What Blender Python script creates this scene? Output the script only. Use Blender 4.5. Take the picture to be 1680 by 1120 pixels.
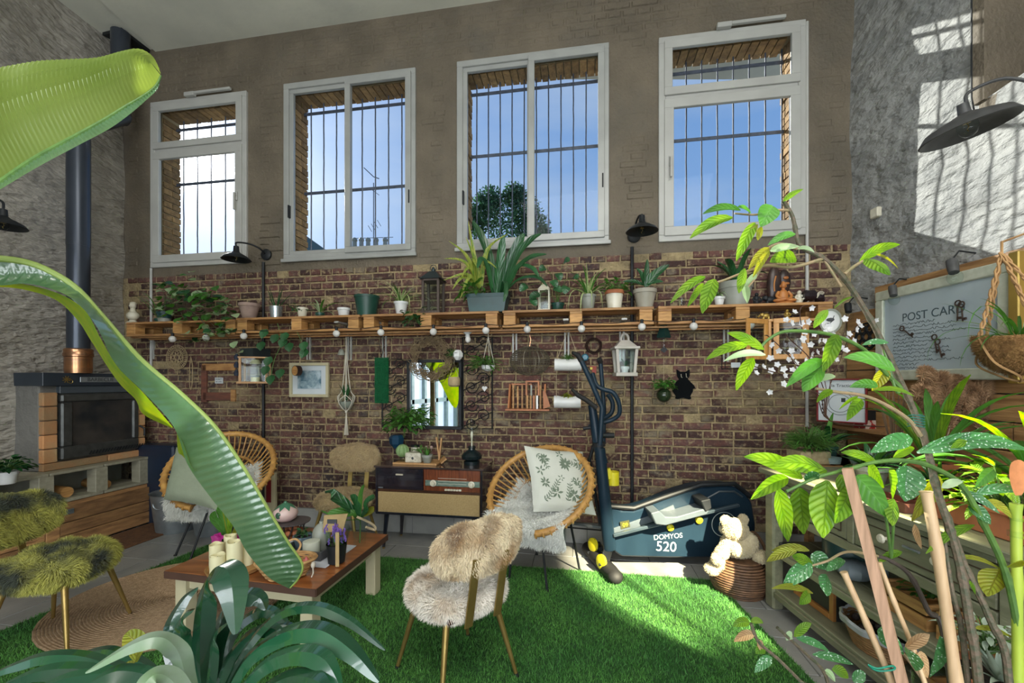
import bpy, bmesh, math, random
import numpy as np
from mathutils import Vector as V, Matrix, Quaternion
for o in list(bpy.data.objects): bpy.data.objects.remove(o)
SC = bpy.context.scene; COL = SC.collection
random.seed(7); RN = np.random.default_rng(7)
PI = math.pi
# ---------------- camera
cd = bpy.data.cameras.new('camera'); cam = bpy.data.objects.new('camera', cd); COL.objects.link(cam)
cam.location = (0, 0, 1.41); cam.rotation_euler = (PI/2, 0, 0)
cd.sensor_width = 36; cd.lens = 15; cd.shift_y = 66/1680; cd.clip_start = .02; cd.clip_end = 200
SC.camera = cam
SC.view_settings.view_transform = 'Standard'; SC.view_settings.look = 'None'
SC.view_settings.gamma = 1; SC.view_settings.exposure = 0.0; SC.view_settings.use_curve_mapping = False
# ---------------- sky, sun, daylight
SUN = V((-.735, 1, .515)).normalized()
w = bpy.data.worlds.new('sky'); SC.world = w; w.use_nodes = True
nt = w.node_tree; nt.nodes.clear(); N = nt.nodes.new; L = nt.links.new
tc = N('ShaderNodeTexCoord'); out = N('ShaderNodeOutputWorld'); bg = N('ShaderNodeBackground'); bg.inputs[1].default_value = 1.0
sep = N('ShaderNodeSeparateXYZ'); L(tc.outputs['Generated'], sep.inputs[0])
rmp = N('ShaderNodeValToRGB'); L(sep.outputs[2], rmp.inputs[0])
rmp.color_ramp.elements[0].position = 0; rmp.color_ramp.elements[0].color = (.42, .56, .72, 1)
rmp.color_ramp.elements[1].position = .7; rmp.color_ramp.elements[1].color = (.12, .28, .62, 1)
e = rmp.color_ramp.elements.new(.3); e.color = (.25, .43, .75, 1)
dot = N('ShaderNodeVectorMath'); dot.operation = 'DOT_PRODUCT'; dot.inputs[1].default_value = SUN
nrm = N('ShaderNodeVectorMath'); nrm.operation = 'NORMALIZE'; L(tc.outputs['Generated'], nrm.inputs[0]); L(nrm.outputs[0], dot.inputs[0])
mx = N('ShaderNodeMath'); mx.operation = 'MAXIMUM'; mx.inputs[1].default_value = 0; L(dot.outputs['Value'], mx.inputs[0])
def powr(p, k):
    a = N('ShaderNodeMath'); a.operation = 'POWER'; a.inputs[1].default_value = p; L(mx.outputs[0], a.inputs[0])
    b = N('ShaderNodeMath'); b.operation = 'MULTIPLY'; b.inputs[1].default_value = k; L(a.outputs[0], b.inputs[0]); return b
def add(a, b):
    c = N('ShaderNodeMath'); c.operation = 'ADD'; L(a.outputs[0], c.inputs[0]); L(b.outputs[0], c.inputs[1]); return c
gl = add(add(powr(7, .25), powr(60, .8)), powr(1200, 14.0))
cl = N('ShaderNodeTexNoise'); cl.inputs['Scale'].default_value = 2.2; cl.inputs['Detail'].default_value = 7
mp = N('ShaderNodeMapping'); mp.inputs['Scale'].default_value = (1, 1, 3.2); L(tc.outputs['Generated'], mp.inputs[0]); L(mp.outputs[0], cl.inputs['Vector'])
cr = N('ShaderNodeValToRGB'); L(cl.outputs[0], cr.inputs[0]); cr.color_ramp.elements[0].position = .42; cr.color_ramp.elements[1].position = .72
cr.color_ramp.elements[1].color = (.55, .55, .55, 1)
m1 = N('ShaderNodeMixRGB'); L(cr.outputs[0], m1.inputs[0]); L(rmp.outputs[0], m1.inputs[1]); m1.inputs[2].default_value = (.55, .64, .76, 1)
m2 = N('ShaderNodeMixRGB'); m2.blend_type = 'ADD'; m2.inputs[0].default_value = 1; L(m1.outputs[0], m2.inputs[1]); L(gl.outputs[0], m2.inputs[2])
L(m2.outputs[0], bg.inputs[0]); L(bg.outputs[0], out.inputs[0])
sl = bpy.data.lights.new('sun', 'SUN'); sl.energy = 9.0; sl.angle = .009; sl.color = (1, .97, .88)
so = bpy.data.objects.new('sun', sl); COL.objects.link(so); so.rotation_euler = SUN.to_track_quat('Z', 'Y').to_euler()
def area(name, loc, to, sx, sy, en, col):
    a = bpy.data.lights.new(name, 'AREA'); a.shape = 'RECTANGLE'; a.size = sx; a.size_y = sy; a.energy = en; a.color = col
    o = bpy.data.objects.new(name, a); COL.objects.link(o); o.location = loc
    o.rotation_euler = (V(loc)-V(to)).to_track_quat('Z', 'Y').to_euler(); return o
area('rear_glazing_daylight', (-.6, -3.42, 1.8), (-.4, 3, 1.1), 5.4, 3.2, 420, (.93, .97, 1))
area('overhead_fill', (.4, -.6, 4.84), (.4, .4, 0), 3.4, 2.2, 230, (1, .97, .9))  # added fill lamp under the ceiling, which has no skylight modelled
# added spot lamp behind the camera lights rug and wall; glass reflection only assumed
sp = bpy.data.lights.new('assumed_reflection_spot', 'SPOT'); sp.energy = 12500; sp.spot_size = .25; sp.spot_blend = .5; sp.color = (1, .90, .62); sp.shadow_soft_size = .02
spo = bpy.data.objects.new('assumed_reflection_spot', sp); COL.objects.link(spo); spo.location = (2.2, -.9, 3.6)
spo.rotation_euler = (spo.location-V((1.16, 2.75, .22))).to_track_quat('Z', 'Y').to_euler()
# ---------------- pixel helpers (1680x1120 frame), real planes
CX, HY, FP = 840, 626, 700
CAM = V((0, 0, 1.41))
def ray(x, y): return V(((x-CX)/FP, 1, (HY-y)/FP))
def P(x, y, Y): return CAM+ray(x, y)*Y
WO = V((-4.08, 4.51, 0)); WEND = V((2.674, 3.385, 0)); WE = (WEND-WO).normalized(); WN = V((WE.y, -WE.x, 0)); WLEN = (WEND-WO).length
def hit(x, y, p, n):
    r = ray(x, y); return CAM+r*((p-CAM).dot(n)/r.dot(n))
def W(x, y, d=0): return hit(x, y, WO+WN*d, WN)
def WS(x, y, d=0):
    p = W(x, y, d)-WO; return p.dot(WE), p.z
RD = V((.0214, 1, 0)).normalized(); RNM = V((-RD.y, RD.x, 0))
def R(x, y, d=0): return hit(x, y, WEND+RNM*d, RNM)
def F(x, y, z=0):
    r = ray(x, y); return CAM+r*((z-1.41)/r.z)
def frame(o, ex, ez=V((0, 0, 1))):
    ex = V(ex).normalized(); ez = V(ez).normalized(); ey = ez.cross(ex).normalized()
    m = Matrix((ex, ey, ez)).transposed().to_4x4(); m.translation = o; return m
def TWp(x, y, d=0): return frame(W(x, y, d), WE)          # local x along the wall, -y into the room
def TRp(x, y, d=0): return frame(R(x, y, d), -RD)
TW = frame(WO, WE)
def at(p, rz=0, s=1): return Matrix.Translation(p) @ Matrix.Rotation(rz, 4, 'Z') @ Matrix.Scale(s, 4)
def mpp(Y): return Y/FP
# ---------------- materials
def mat(name, c, c2=None, r=.6, m=0, sc=8, st=(1, 1, 1), bump=0, bs=60, rnd=0, tr=0, lo=.35, hi=.65, spec=.5, emit=None, glass=0, coat=0, obj=True, dist=.002, det=5, sheen=0, vein=None):
    M = bpy.data.materials.new(name); M.use_nodes = True; t = M.node_tree; t.nodes.clear(); n = t.nodes.new; l = t.links.new
    o = n('ShaderNodeOutputMaterial'); b = n('ShaderNodeBsdfPrincipled'); l(b.outputs[0], o.inputs[0])
    b.inputs['Roughness'].default_value = r; b.inputs['Metallic'].default_value = m; b.inputs['Specular IOR Level'].default_value = spec
    b.inputs['Coat Weight'].default_value = coat; b.inputs['Sheen Weight'].default_value = sheen
    if c2 is None: c2 = tuple(x*.78 for x in c)
    x = n('ShaderNodeTexCoord'); mp = n('ShaderNodeMapping'); mp.inputs['Scale'].default_value = st
    if obj: l(x.outputs['Object'], mp.inputs[0])
    else:
        g = n('ShaderNodeNewGeometry'); l(g.outputs['Position'], mp.inputs[0])
    oi = n('ShaderNodeObjectInfo'); gi = n('ShaderNodeNewGeometry')
    ad = n('ShaderNodeMath'); ad.operation = 'ADD'; l(oi.outputs['Random'], ad.inputs[0]); l(gi.outputs['Random Per Island'], ad.inputs[1])
    fr = n('ShaderNodeMath'); fr.operation = 'FRACT'; l(ad.outputs[0], fr.inputs[0])
    nz = n('ShaderNodeTexNoise'); nz.noise_dimensions = '4D'; nz.inputs['Scale'].default_value = sc; nz.inputs['Detail'].default_value = det; l(mp.outputs[0], nz.inputs['Vector'])
    if obj: l(oi.outputs['Random'], nz.inputs['W'])
    rp = n('ShaderNodeValToRGB'); l(nz.outputs[0], rp.inputs[0]); e = rp.color_ramp.elements
    e[0].position = lo; e[0].color = (*c, 1); e[1].position = hi; e[1].color = (*c2, 1)
    cs = rp.outputs[0]
    if rnd:
        hv = n('ShaderNodeHueSaturation'); mr = n('ShaderNodeMapRange'); mr.inputs[3].default_value = 1-rnd; mr.inputs[4].default_value = 1+rnd
        l(fr.outputs[0], mr.inputs[0]); l(mr.outputs[0], hv.inputs['Value']); l(cs, hv.inputs['Color']); cs = hv.outputs[0]
    vm = None
    if vein:
        def mth(op, a, bb=None, c=None):
            q = n('ShaderNodeMath'); q.operation = op
            for i, v in enumerate((a, bb, c)):
                if v is None: continue
                if isinstance(v, (int, float)): q.inputs[i].default_value = v
                else: l(v, q.inputs[i])
            return q.outputs[0]
        at_ = n('ShaderNodeAttribute'); at_.attribute_name = 'leafuv'; sx_ = n('ShaderNodeSeparateXYZ'); l(at_.outputs['Vector'], sx_.inputs[0]); au = mth('ABSOLUTE', sx_.outputs[0])
        mid = mth('SUBTRACT', 1, mth('MINIMUM', mth('MULTIPLY', au, 11), 1)); ph = mth('MULTIPLY_ADD', sx_.outputs[1], vein[1], mth('MULTIPLY', au, -vein[2]))
        lat = mth('MULTIPLY', mth('POWER', mth('ABSOLUTE', mth('SINE', mth('MULTIPLY', ph, 3.1416))), .35), -1); lat = mth('MULTIPLY', mth('ADD', lat, 1), 1.1); vm = mth('MAXIMUM', mid, lat); vm = mth('MULTIPLY', vm, sx_.outputs[2])
        mv = n('ShaderNodeMixRGB'); l(mth('MULTIPLY', vm, .75), mv.inputs[0]); l(cs, mv.inputs[1]); mv.inputs[2].default_value = (*vein[0], 1); cs = mv.outputs[0]
    l(cs, b.inputs['Base Color'])
    if emit: b.inputs['Emission Color'].default_value = (*emit[0], 1); b.inputs['Emission Strength'].default_value = emit[1]
    if bump:
        nb = n('ShaderNodeTexNoise'); nb.inputs['Scale'].default_value = bs; nb.inputs['Detail'].default_value = 6; l(mp.outputs[0], nb.inputs['Vector'])
        bp = n('ShaderNodeBump'); bp.inputs['Strength'].default_value = bump; bp.inputs['Distance'].default_value = dist*5; l(vm if vm is not None else nb.outputs[0], bp.inputs['Height']); l(bp.outputs[0], b.inputs['Normal'])
    if tr:
        tb = n('ShaderNodeBsdfTranslucent'); ms = n('ShaderNodeMixShader'); ms.inputs[0].default_value = tr
        hs = n('ShaderNodeHueSaturation'); hs.inputs['Value'].default_value = 1.9; hs.inputs['Saturation'].default_value = 1.15; hs.inputs['Hue'].default_value = .488
        l(cs, hs.inputs['Color']); l(hs.outputs[0], tb.inputs[0]); l(b.outputs[0], ms.inputs[1]); l(tb.outputs[0], ms.inputs[2]); l(ms.outputs[0], o.inputs[0])
    if glass:
        gb = n('ShaderNodeBsdfGlossy'); gb.inputs['Roughness'].default_value = .03; tb = n('ShaderNodeBsdfTransparent'); tb.inputs[0].default_value = (*c, 1)
        ms = n('ShaderNodeMixShader'); fz = n('ShaderNodeLayerWeight'); pw = n('ShaderNodeMath'); pw.operation = 'POWER'; pw.inputs[1].default_value = 4.5; l(fz.outputs['Facing'], pw.inputs[0])
        ma = n('ShaderNodeMath'); ma.operation = 'MULTIPLY_ADD'; ma.inputs[1].default_value = .75; ma.inputs[2].default_value = (glass-1)*.1; l(pw.outputs[0], ma.inputs[0]); l(ma.outputs[0], ms.inputs[0]); l(tb.outputs[0], ms.inputs[1]); l(gb.outputs[0], ms.inputs[2]); l(ms.outputs[0], o.inputs[0])
    M['bsdf'] = b.name
    return M
def overlay(M, col, sc, lo, hi, st=(1, 1, 1), amt=1, w=0, zr=None):
    """patches of another colour over the base colour, placed by a world-space noise"""
    t = M.node_tree; n = t.nodes.new; l = t.links.new; b = t.nodes[M['bsdf']]; src = b.inputs['Base Color'].links[0].from_socket
    g = n('ShaderNodeNewGeometry'); mp = n('ShaderNodeMapping'); mp.inputs['Scale'].default_value = st; l(g.outputs['Position'], mp.inputs[0])
    z = n('ShaderNodeTexNoise'); z.noise_dimensions = '4D'; z.inputs['W'].default_value = w; z.inputs['Scale'].default_value = sc; z.inputs['Detail'].default_value = 7; z.inputs['Roughness'].default_value = .62; l(mp.outputs[0], z.inputs['Vector'])
    k = n('ShaderNodeMapRange'); k.inputs[1].default_value = lo; k.inputs[2].default_value = hi; k.inputs[4].default_value = amt; l(z.outputs[0], k.inputs[0])
    m = n('ShaderNodeMixRGB'); m.inputs[2].default_value = (*col, 1); l(src, m.inputs[1]); l(m.outputs[0], b.inputs['Base Color'])
    if zr:
        sp_ = n('ShaderNodeSeparateXYZ'); l(g.outputs['Position'], sp_.inputs[0]); q = n('ShaderNodeMapRange'); q.interpolation_type = 'SMOOTHSTEP'; q.inputs[1].default_value = zr[0]; q.inputs[2].default_value = zr[1]; l(sp_.outputs[2], q.inputs[0])
        q2 = n('ShaderNodeMapRange'); q2.interpolation_type = 'SMOOTHSTEP'; q2.inputs[1].default_value = zr[3]; q2.inputs[2].default_value = zr[2]; l(sp_.outputs[2], q2.inputs[0])
        a = n('ShaderNodeMath'); a.operation = 'MULTIPLY'; l(q.outputs[0], a.inputs[0]); l(q2.outputs[0], a.inputs[1]); c = n('ShaderNodeMath'); c.operation = 'MULTIPLY'; l(a.outputs[0], c.inputs[0]); l(k.outputs[0], c.inputs[1]); l(c.outputs[0], m.inputs[0])
    else: l(k.outputs[0], m.inputs[0])
    return M
def voro_spots(M, col, sc, thr):
    t = M.node_tree; n = t.nodes.new; l = t.links.new; b = t.nodes[M['bsdf']]; src = b.inputs['Base Color'].links[0].from_socket
    g = n('ShaderNodeTexCoord'); z = n('ShaderNodeTexVoronoi'); z.inputs['Scale'].default_value = sc; l(g.outputs['Object'], z.inputs['Vector'])
    k = n('ShaderNodeMapRange'); k.inputs[1].default_value = thr; k.inputs[2].default_value = thr*.6; l(z.outputs['Distance'], k.inputs[0])
    m = n('ShaderNodeMixRGB'); m.inputs[2].default_value = (*col, 1); l(k.outputs[0], m.inputs[0]); l(src, m.inputs[1]); l(m.outputs[0], b.inputs['Base Color'])
    return M
# ---------------- mesh builder
ORG = {}
class MB:
    def __init__(s, T=None): s.v = []; s.f = []; s.uv = {}; s.T = T or Matrix.Identity(4)
    def add(s, vs, fs):
        k = len(s.v); s.v += [tuple(s.T @ V(p)) for p in vs]; s.f += [tuple(i+k for i in f) for f in fs]; return s
    def box(s, x0, x1, y0, y1, z0, z1, M=None):
        vs = [V((x, y, z)) for z in (z0, z1) for y in (y0, y1) for x in (x0, x1)]
        if M: vs = [M @ p for p in vs]
        return s.add(vs, [(0, 2, 3, 1), (4, 5, 7, 6), (0, 1, 5, 4), (2, 6, 7, 3), (0, 4, 6, 2), (1, 3, 7, 5)])
    def bar(s, a, b, w, h, up=V((0, 0, 1))):
        a = V(a); b = V(b); d = (b-a); ln = d.length; d.normalize(); up = V(up)
        if abs(d.dot(up)) > .98: up = V((0, 1, 0))
        sx = d.cross(up).normalized(); uz = sx.cross(d)
        M = Matrix((d, sx, uz)).transposed().to_4x4(); M.translation = a
        return s.box(0, ln, -w/2, w/2, -h/2, h/2, M)
    def tube(s, pts, r, n=8, closed=False, cap=True):
        pts = [V(p) for p in pts]; m = len(pts); rs = r if isinstance(r, (list, tuple)) else [r]*m
        vs = []; fs = []; pt = None; nn = None
        for i, p in enumerate(pts):
            if closed: t = pts[(i+1) % m]-pts[i-1]
            else: t = pts[min(i+1, m-1)]-pts[max(i-1, 0)]
            t = t.normalized() if t.length > 1e-9 else V((0, 0, 1))
            if nn is None:
                nn = t.cross(V((0, 0, 1)) if abs(t.z) < .9 else V((1, 0, 0))).normalized()
            else:
                nn = nn-t*nn.dot(t); nn = nn.normalized() if nn.length > 1e-6 else t.orthogonal().normalized()
            bb = t.cross(nn)
            for k in range(n):
                a = 2*PI*k/n; vs.append(p+(nn*math.cos(a)+bb*math.sin(a))*rs[i])
        for i in range(m if closed else m-1):
            j = (i+1) % m
            for k in range(n): fs.append((i*n+k, i*n+(k+1) % n, j*n+(k+1) % n, j*n+k))
        if cap and not closed: fs.append(tuple(reversed(range(n)))); fs.append(tuple((m-1)*n+k for k in range(n)))
        return s.add(vs, fs)
    def lathe(s, prof, c=(0, 0, 0), n=20, ax=None, cap=True):
        c = V(c); q = V(ax).normalized().to_track_quat('Z', 'Y').to_matrix() if ax is not None else Matrix.Identity(3)
        vs = []; fs = []
        for r, z in prof:
            for k in range(n): a = 2*PI*k/n; vs.append(c+q @ V((r*math.cos(a), r*math.sin(a), z)))
        for i in range(len(prof)-1):
            for k in range(n): fs.append((i*n+k, i*n+(k+1) % n, (i+1)*n+(k+1) % n, (i+1)*n+k))
        if cap:
            if prof[0][0] > 1e-4: fs.append(tuple(reversed(range(n))))
            if prof[-1][0] > 1e-4: fs.append(tuple((len(prof)-1)*n+k for k in range(n)))
        return s.add(vs, fs)
    def ell(s, c, r, n=14, m=9, M=None, pw=1):
        vs = []; fs = []; c = V(c); r = V(r) if not isinstance(r, (int, float)) else V((r, r, r))
        def sg(x): return math.copysign(abs(x)**pw, x)
        for i in range(m+1):
            a = PI*i/m-PI/2
            for k in range(n):
                b = 2*PI*k/n; p = V((r.x*sg(math.cos(b))*max(math.cos(a), .001)**pw, r.y*sg(math.sin(b))*max(math.cos(a), .001)**pw, r.z*sg(math.sin(a))))
                vs.append(c+(M @ p if M else p))
        for i in range(m):
            for k in range(n): fs.append((i*n+k, i*n+(k+1) % n, (i+1)*n+(k+1) % n, (i+1)*n+k))
        return s.add(vs, fs)
    def prism(s, poly, dv):
        poly = [V(p) for p in poly]; dv = V(dv); k = len(poly)
        return s.add(poly+[p+dv for p in poly], [tuple(range(k)), tuple(reversed(range(k, 2*k)))]+[(i, k+i, k+(i+1) % k, (i+1) % k) for i in range(k)])
    def blade(s, pts, w, nrm=(0, 0, 1), fold=.12, prof='ov', cols=4, wav=0):
        pts = [V(p) for p in pts]; m = len(pts); vs = []; fs = []; nrm = V(nrm); ph = random.random()*6; k0 = len(s.v)
        for i, p in enumerate(pts):
            t = (pts[min(i+1, m-1)]-pts[max(i-1, 0)]).normalized(); sd = t.cross(nrm)
            sd = sd.normalized() if sd.length > 1e-5 else t.orthogonal().normalized(); up = sd.cross(t); q = i/(m-1)
            if prof == 'ov': k = max(math.sin(PI*min(1, q**.8*.97+.02)), 0)**.75
            elif prof == 'strap': k = min(1, .55+q*1.5)*min(1, (1-q)*3.5+.04)**.7
            elif prof == 'grass': k = min(1, .6+q)*(1-q**1.6)+.03
            elif prof == 'spat': k = (.3+.7*math.sin(PI*min(1, q*.75)))*min(1, (1-q)*5+.05)**.6
            else: k = 1
            hw = w*k/2
            for c in range(cols+1):
                u = c/cols*2-1; s.uv[k0+len(vs)] = (u, q); vs.append(p+sd*u*hw+up*(abs(u)*fold*w*k+wav*w*math.sin(q*14+ph+u*2)*abs(u)))
        cc = cols+1
        for i in range(m-1):
            for c in range(cols): fs.append((i*cc+c, i*cc+c+1, (i+1)*cc+c+1, (i+1)*cc+c))
        return s.add(vs, fs)
    def out(s, name, m, parent=None, kind=None, label=None, smooth=True, bev=0, ang=42, vis=True):
        if name in ('leaf', 'foliage', 'stems', 'fluff', 'stem'):      # leaves bend aside at the walls
            q = []
            for p in s.v:
                p = V(p); d = (p-WO).dot(WN); r = (p-WEND).dot(RNM)
                if -.7 < d < .018: p = p+WN*(.018-d)
                if -.5 < r < .055 and p.z < 3: p = p+RNM*(.055-r)
                q.append(p)
            s.v = q
        me = bpy.data.meshes.new(name)
        og = ORG.get(parent.name, V((0, 0, 0))) if parent else V((0, 0, 0))
        me.from_pydata([(p[0]-og.x, p[1]-og.y, p[2]-og.z) for p in s.v], [], s.f)
        if s.uv and not bev:
            at_ = me.attributes.new('leafuv', 'FLOAT_VECTOR', 'POINT'); ar = np.full((len(s.v), 3), .5, np.float32)
            for i_, (a_, b_) in s.uv.items(): ar[i_] = (a_, b_, 1)
            at_.data.foreach_set('vector', ar.ravel())
        if bev:
            b = bmesh.new(); b.from_mesh(me)
            bmesh.ops.bevel(b, geom=list(b.edges), offset=bev, segments=1, affect='EDGES', clamp_overlap=True); b.to_mesh(me); b.free()
        if smooth:
            me.polygons.foreach_set('use_smooth', [True]*len(me.polygons)); me.set_sharp_from_angle(angle=math.radians(ang))
        for x in (m if isinstance(m, (list, tuple)) else [m]): me.materials.append(x)
        o = bpy.data.objects.new(name, me); COL.objects.link(o)
        if parent: o.parent = parent
        ORG[o.name] = og
        if kind: o['kind'] = kind
        if label: o['label'] = label
        return o
def thing(name, label, cat, loc=(0, 0, 0), group=None, kind=None):
    o = bpy.data.objects.new(name, None); COL.objects.link(o); o.location = loc; o.empty_display_size = .05
    if label: o['label'] = label
    if cat: o['category'] = cat
    if group: o['group'] = group
    if kind: o['kind'] = kind
    ORG[o.name] = V(loc); return o
def tag(o, label, cat, group=None, base=None):
    """a thing that is one mesh: label it and move its origin to its base"""
    o['label'] = label; o['category'] = cat
    if group: o['group'] = group
    vs = o.data.vertices
    if len(vs):
        c = np.empty(len(vs)*3); vs.foreach_get('co', c); c = c.reshape(-1, 3)
        b = V(((c[:, 0].min()+c[:, 0].max())/2, (c[:, 1].min()+c[:, 1].max())/2, c[:, 2].min()))
        o.data.transform(Matrix.Translation(-b)); o.location = b; ORG[o.name] = b
    return o
def dup(o, loc=None, rz=None, label=None, parent=None, scale=None, group=None):
    c = o.copy(); COL.objects.link(c)
    if parent is not None: c.parent = parent
    if loc is not None: c.location = loc
    if rz is not None: c.rotation_euler = (0, 0, rz)
    if scale is not None: c.scale = (scale,)*3
    if label: c['label'] = label
    if group: c['group'] = group
    for ch in list(o.children): dup(ch, parent=c)
    return c
def spl(pts, n=6):
    pts = [V(p) for p in pts]; o = []
    for i in range(len(pts)-1):
        a = pts[max(i-1, 0)]; b = pts[i]; c = pts[i+1]; d = pts[min(i+2, len(pts)-1)]
        for k in range(n):
            t = k/n; o.append(.5*((2*b)+(c-a)*t+(2*a-5*b+4*c-d)*t*t+(3*b-a-3*c+d)*t**3))
    return o+[pts[-1]]
def arc(base, az, el, ln, droop, n=8):
    p = V(base); o = [p.copy()]; e = el
    for i in range(n):
        p = p+V((math.cos(az)*math.cos(e), math.sin(az)*math.cos(e), math.sin(e)))*ln/n; o.append(p.copy()); e -= droop/n*(.5+i/n)
        e = max(e, -1.45)
    return o
def fur(mb, N_, ln, wd, grav=.5, rnd=.5, comb=(0, 0, 0)):
    v = np.array(mb.v); tri = []
    for f in mb.f:
        for k in range(1, len(f)-1): tri.append((f[0], f[k], f[k+1]))
    tri = np.array(tri); a, b, c = v[tri[:, 0]], v[tri[:, 1]], v[tri[:, 2]]; cr = np.cross(b-a, c-a); ar = np.linalg.norm(cr, axis=1); ok = ar > 1e-12
    a, b, c, cr, ar = a[ok], b[ok], c[ok], cr[ok], ar[ok]; nn = cr/ar[:, None]; ctr = v.mean(0)
    i = RN.choice(len(ar), N_, p=ar/ar.sum()); u = RN.random(N_); w_ = RN.random(N_); s = u+w_ > 1; u[s] = 1-u[s]; w_[s] = 1-w_[s]
    p = a[i]+(b[i]-a[i])*u[:, None]+(c[i]-a[i])*w_[:, None]
    # clumped direction
    cl = np.stack([np.sin(p[:, 0]*45+p[:, 2]*38+3), np.sin(p[:, 1]*50-p[:, 2]*30), np.sin(p[:, 0]*33-p[:, 1]*41)], 1)
    d = nn[i]+cl*.35+RN.normal(0, rnd, (N_, 3))+np.array(comb); d[:, 2] -= grav*.5; d /= np.linalg.norm(d, axis=1)[:, None]
    l1 = ln*(.6+.6*RN.random(N_)); mid = p+d*(l1*.55)[:, None]; d2 = d.copy(); d2[:, 2] -= grav; d2 += cl*.5; d2 /= np.linalg.norm(d2, axis=1)[:, None]; tip = mid+d2*(l1*.5)[:, None]
    sd = np.cross(d, RN.normal(0, 1, (N_, 3))); sd /= np.linalg.norm(sd, axis=1)[:, None]; sd *= wd/2
    vs = np.stack([p-sd, p+sd, mid+sd*.8, mid-sd*.8, tip], 1).reshape(-1, 3)
    k = np.arange(N_)*5; o = MB(); o.v = [tuple(x) for x in vs]
    o.f = [q for j in k.tolist() for q in ((j, j+1, j+2, j+3), (j+3, j+2, j+4))]
    return o
def text(body, size, m, T, parent, name='lettering', ext=.0006, align='CENTER'):
    cu = bpy.data.curves.new('t', 'FONT'); cu.body = body; cu.size = size; cu.extrude = ext; cu.align_x = align; cu.align_y = 'CENTER'
    o = bpy.data.objects.new('t', cu); COL.objects.link(o); dg = bpy.context.evaluated_depsgraph_get(); me = bpy.data.meshes.new_from_object(o.evaluated_get(dg))
    bpy.data.objects.remove(o); me.transform(T); og = ORG.get(parent.name, V()); me.transform(Matrix.Translation(-og)); me.materials.clear(); me.materials.append(m)
    q = bpy.data.objects.new(name, me); COL.objects.link(q); q.parent = parent; ORG[q.name] = og; return q
STAND = Matrix.Rotation(PI/2, 4, 'X')      # text plane upright, facing local -y
# ---------------- materials of the place
PAINT = mat('painted_masonry', (.115, .094, .066), (.165, .134, .094), r=.75, sc=3, obj=False, bump=.6, bs=38, dist=.004)
overlay(PAINT, (.10, .092, .075), 2.1, .5, .75, amt=.7); overlay(PAINT, (.05, .03, .02), 9, .70, .76, amt=.8, w=4)
PLASTER = mat('rough_grey_plaster', (.24, .245, .24), (.36, .36, .345), r=.7, sc=2.6, obj=False, bump=1, bs=7, st=(1, 1.2, 2.4), dist=.012)
overlay(PLASTER, (.12, .10, .07), 13, .69, .74, amt=.8, w=2)
PLASTER_L = mat('whitewashed_plaster', (.34, .315, .275), (.46, .425, .37), r=.8, sc=3, obj=False, bump=1, bs=9, st=(1, 1, 3), dist=.012)
overlay(PLASTER_L, (.13, .10, .08), 9, .66, .72, st=(1, 1, 2.5), amt=.85)
CEIL = mat('ceiling_plaster', (.74, .73, .62), (.60, .60, .52), r=.9, sc=1.6, obj=False, bump=.25, bs=14)
MORTAR = mat('lime_mortar', (.40, .31, .165), (.24, .185, .105), r=.95, sc=14, obj=False, bump=1, bs=45, dist=.006)
BRICK = mat('old_brick', (.115, .045, .034), (.055, .030, .028), r=.85, sc=22, obj=False, bump=1, bs=70, rnd=.55, lo=.3, hi=.75)
overlay(BRICK, (.30, .235, .13), 1.9, .50, .60, st=(1, 1, 2.6), amt=.7, w=1, zr=(.95, 1.15, 1.35, 1.6)); overlay(BRICK, (.20, .165, .11), 2.4, .57, .63, st=(1, 1, 2.0), amt=.8, w=5); overlay(BRICK, (.03, .026, .03), 2.6, .56, .66, amt=.75, w=7); overlay(BRICK, (.30, .23, .13), 26, .52, .63, amt=.8, w=3); overlay(BRICK, (.17, .15, .11), 7, .55, .68, amt=.7, w=12)
RBRICK = mat('reveal_brick', (.36, .22, .09), (.20, .12, .055), r=.85, sc=20, obj=False, bump=1, bs=60, rnd=.35)
RMORT = mat('reveal_mortar', (.34, .27, .16), r=.9, sc=20, obj=False)
WHITE = mat('white_upvc', (.44, .44, .41), (.39, .385, .36), r=.35, sc=5)
ALU = mat('satin_window_frame', (.38, .385, .365), (.32, .325, .31), r=.35, sc=5, m=.1)
GLASS = mat('window_glass', (.95, .97, .98), glass=1.03)
CLEAR = mat('clear_glass', (.93, .97, .96), glass=1.15)
BLACKM = mat('black_metal', (.010, .012, .014), (.016, .018, .02), r=.5, spec=.3, sc=12)
BARM = mat('grille_paint', (.10, .11, .15), (.06, .07, .09), r=.4, m=.2, sc=30)
TILE = mat('grey_floor_tile', (.31, .305, .285), (.225, .228, .215), r=.35, sc=5, rnd=.07, bump=.15, bs=30)
GROUT = mat('grout', (.15, .15, .14), r=.9)
TURF = mat('turf_green', (.038, .155, .026), (.085, .25, .04), r=.7, sc=3, obj=False, rnd=.5)
TURFB = mat('turf_backing', (.02, .08, .018), r=.9)
PINE = mat('pine_board', (.46, .25, .09), (.27, .125, .045), r=.6, sc=5, st=(1, 9, 9), rnd=.22, bump=.3, bs=20)
PINEV = mat('pine_block', (.55, .30, .10), (.33, .16, .05), r=.6, sc=9, st=(1, 1, 6), rnd=.2, bump=.3, bs=30)
OLDPINE = mat('weathered_pine', (.46, .25, .10), (.19, .095, .04), r=.65, sc=4, st=(9, 1, 9), rnd=.3, bump=.5, bs=18, lo=.3, hi=.7)
GREIGE = mat('greige_painted_wood', (.34, .32, .235), (.26, .245, .18), r=.5, sc=4, st=(1, 8, 8), rnd=.08, bump=.15, bs=20)
SAGE = mat('sage_dresser_paint', (.225, .225, .145), (.16, .16, .10), r=.5, sc=5, st=(6, 1, 6), bump=.2, bs=20, rnd=.06)
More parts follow.
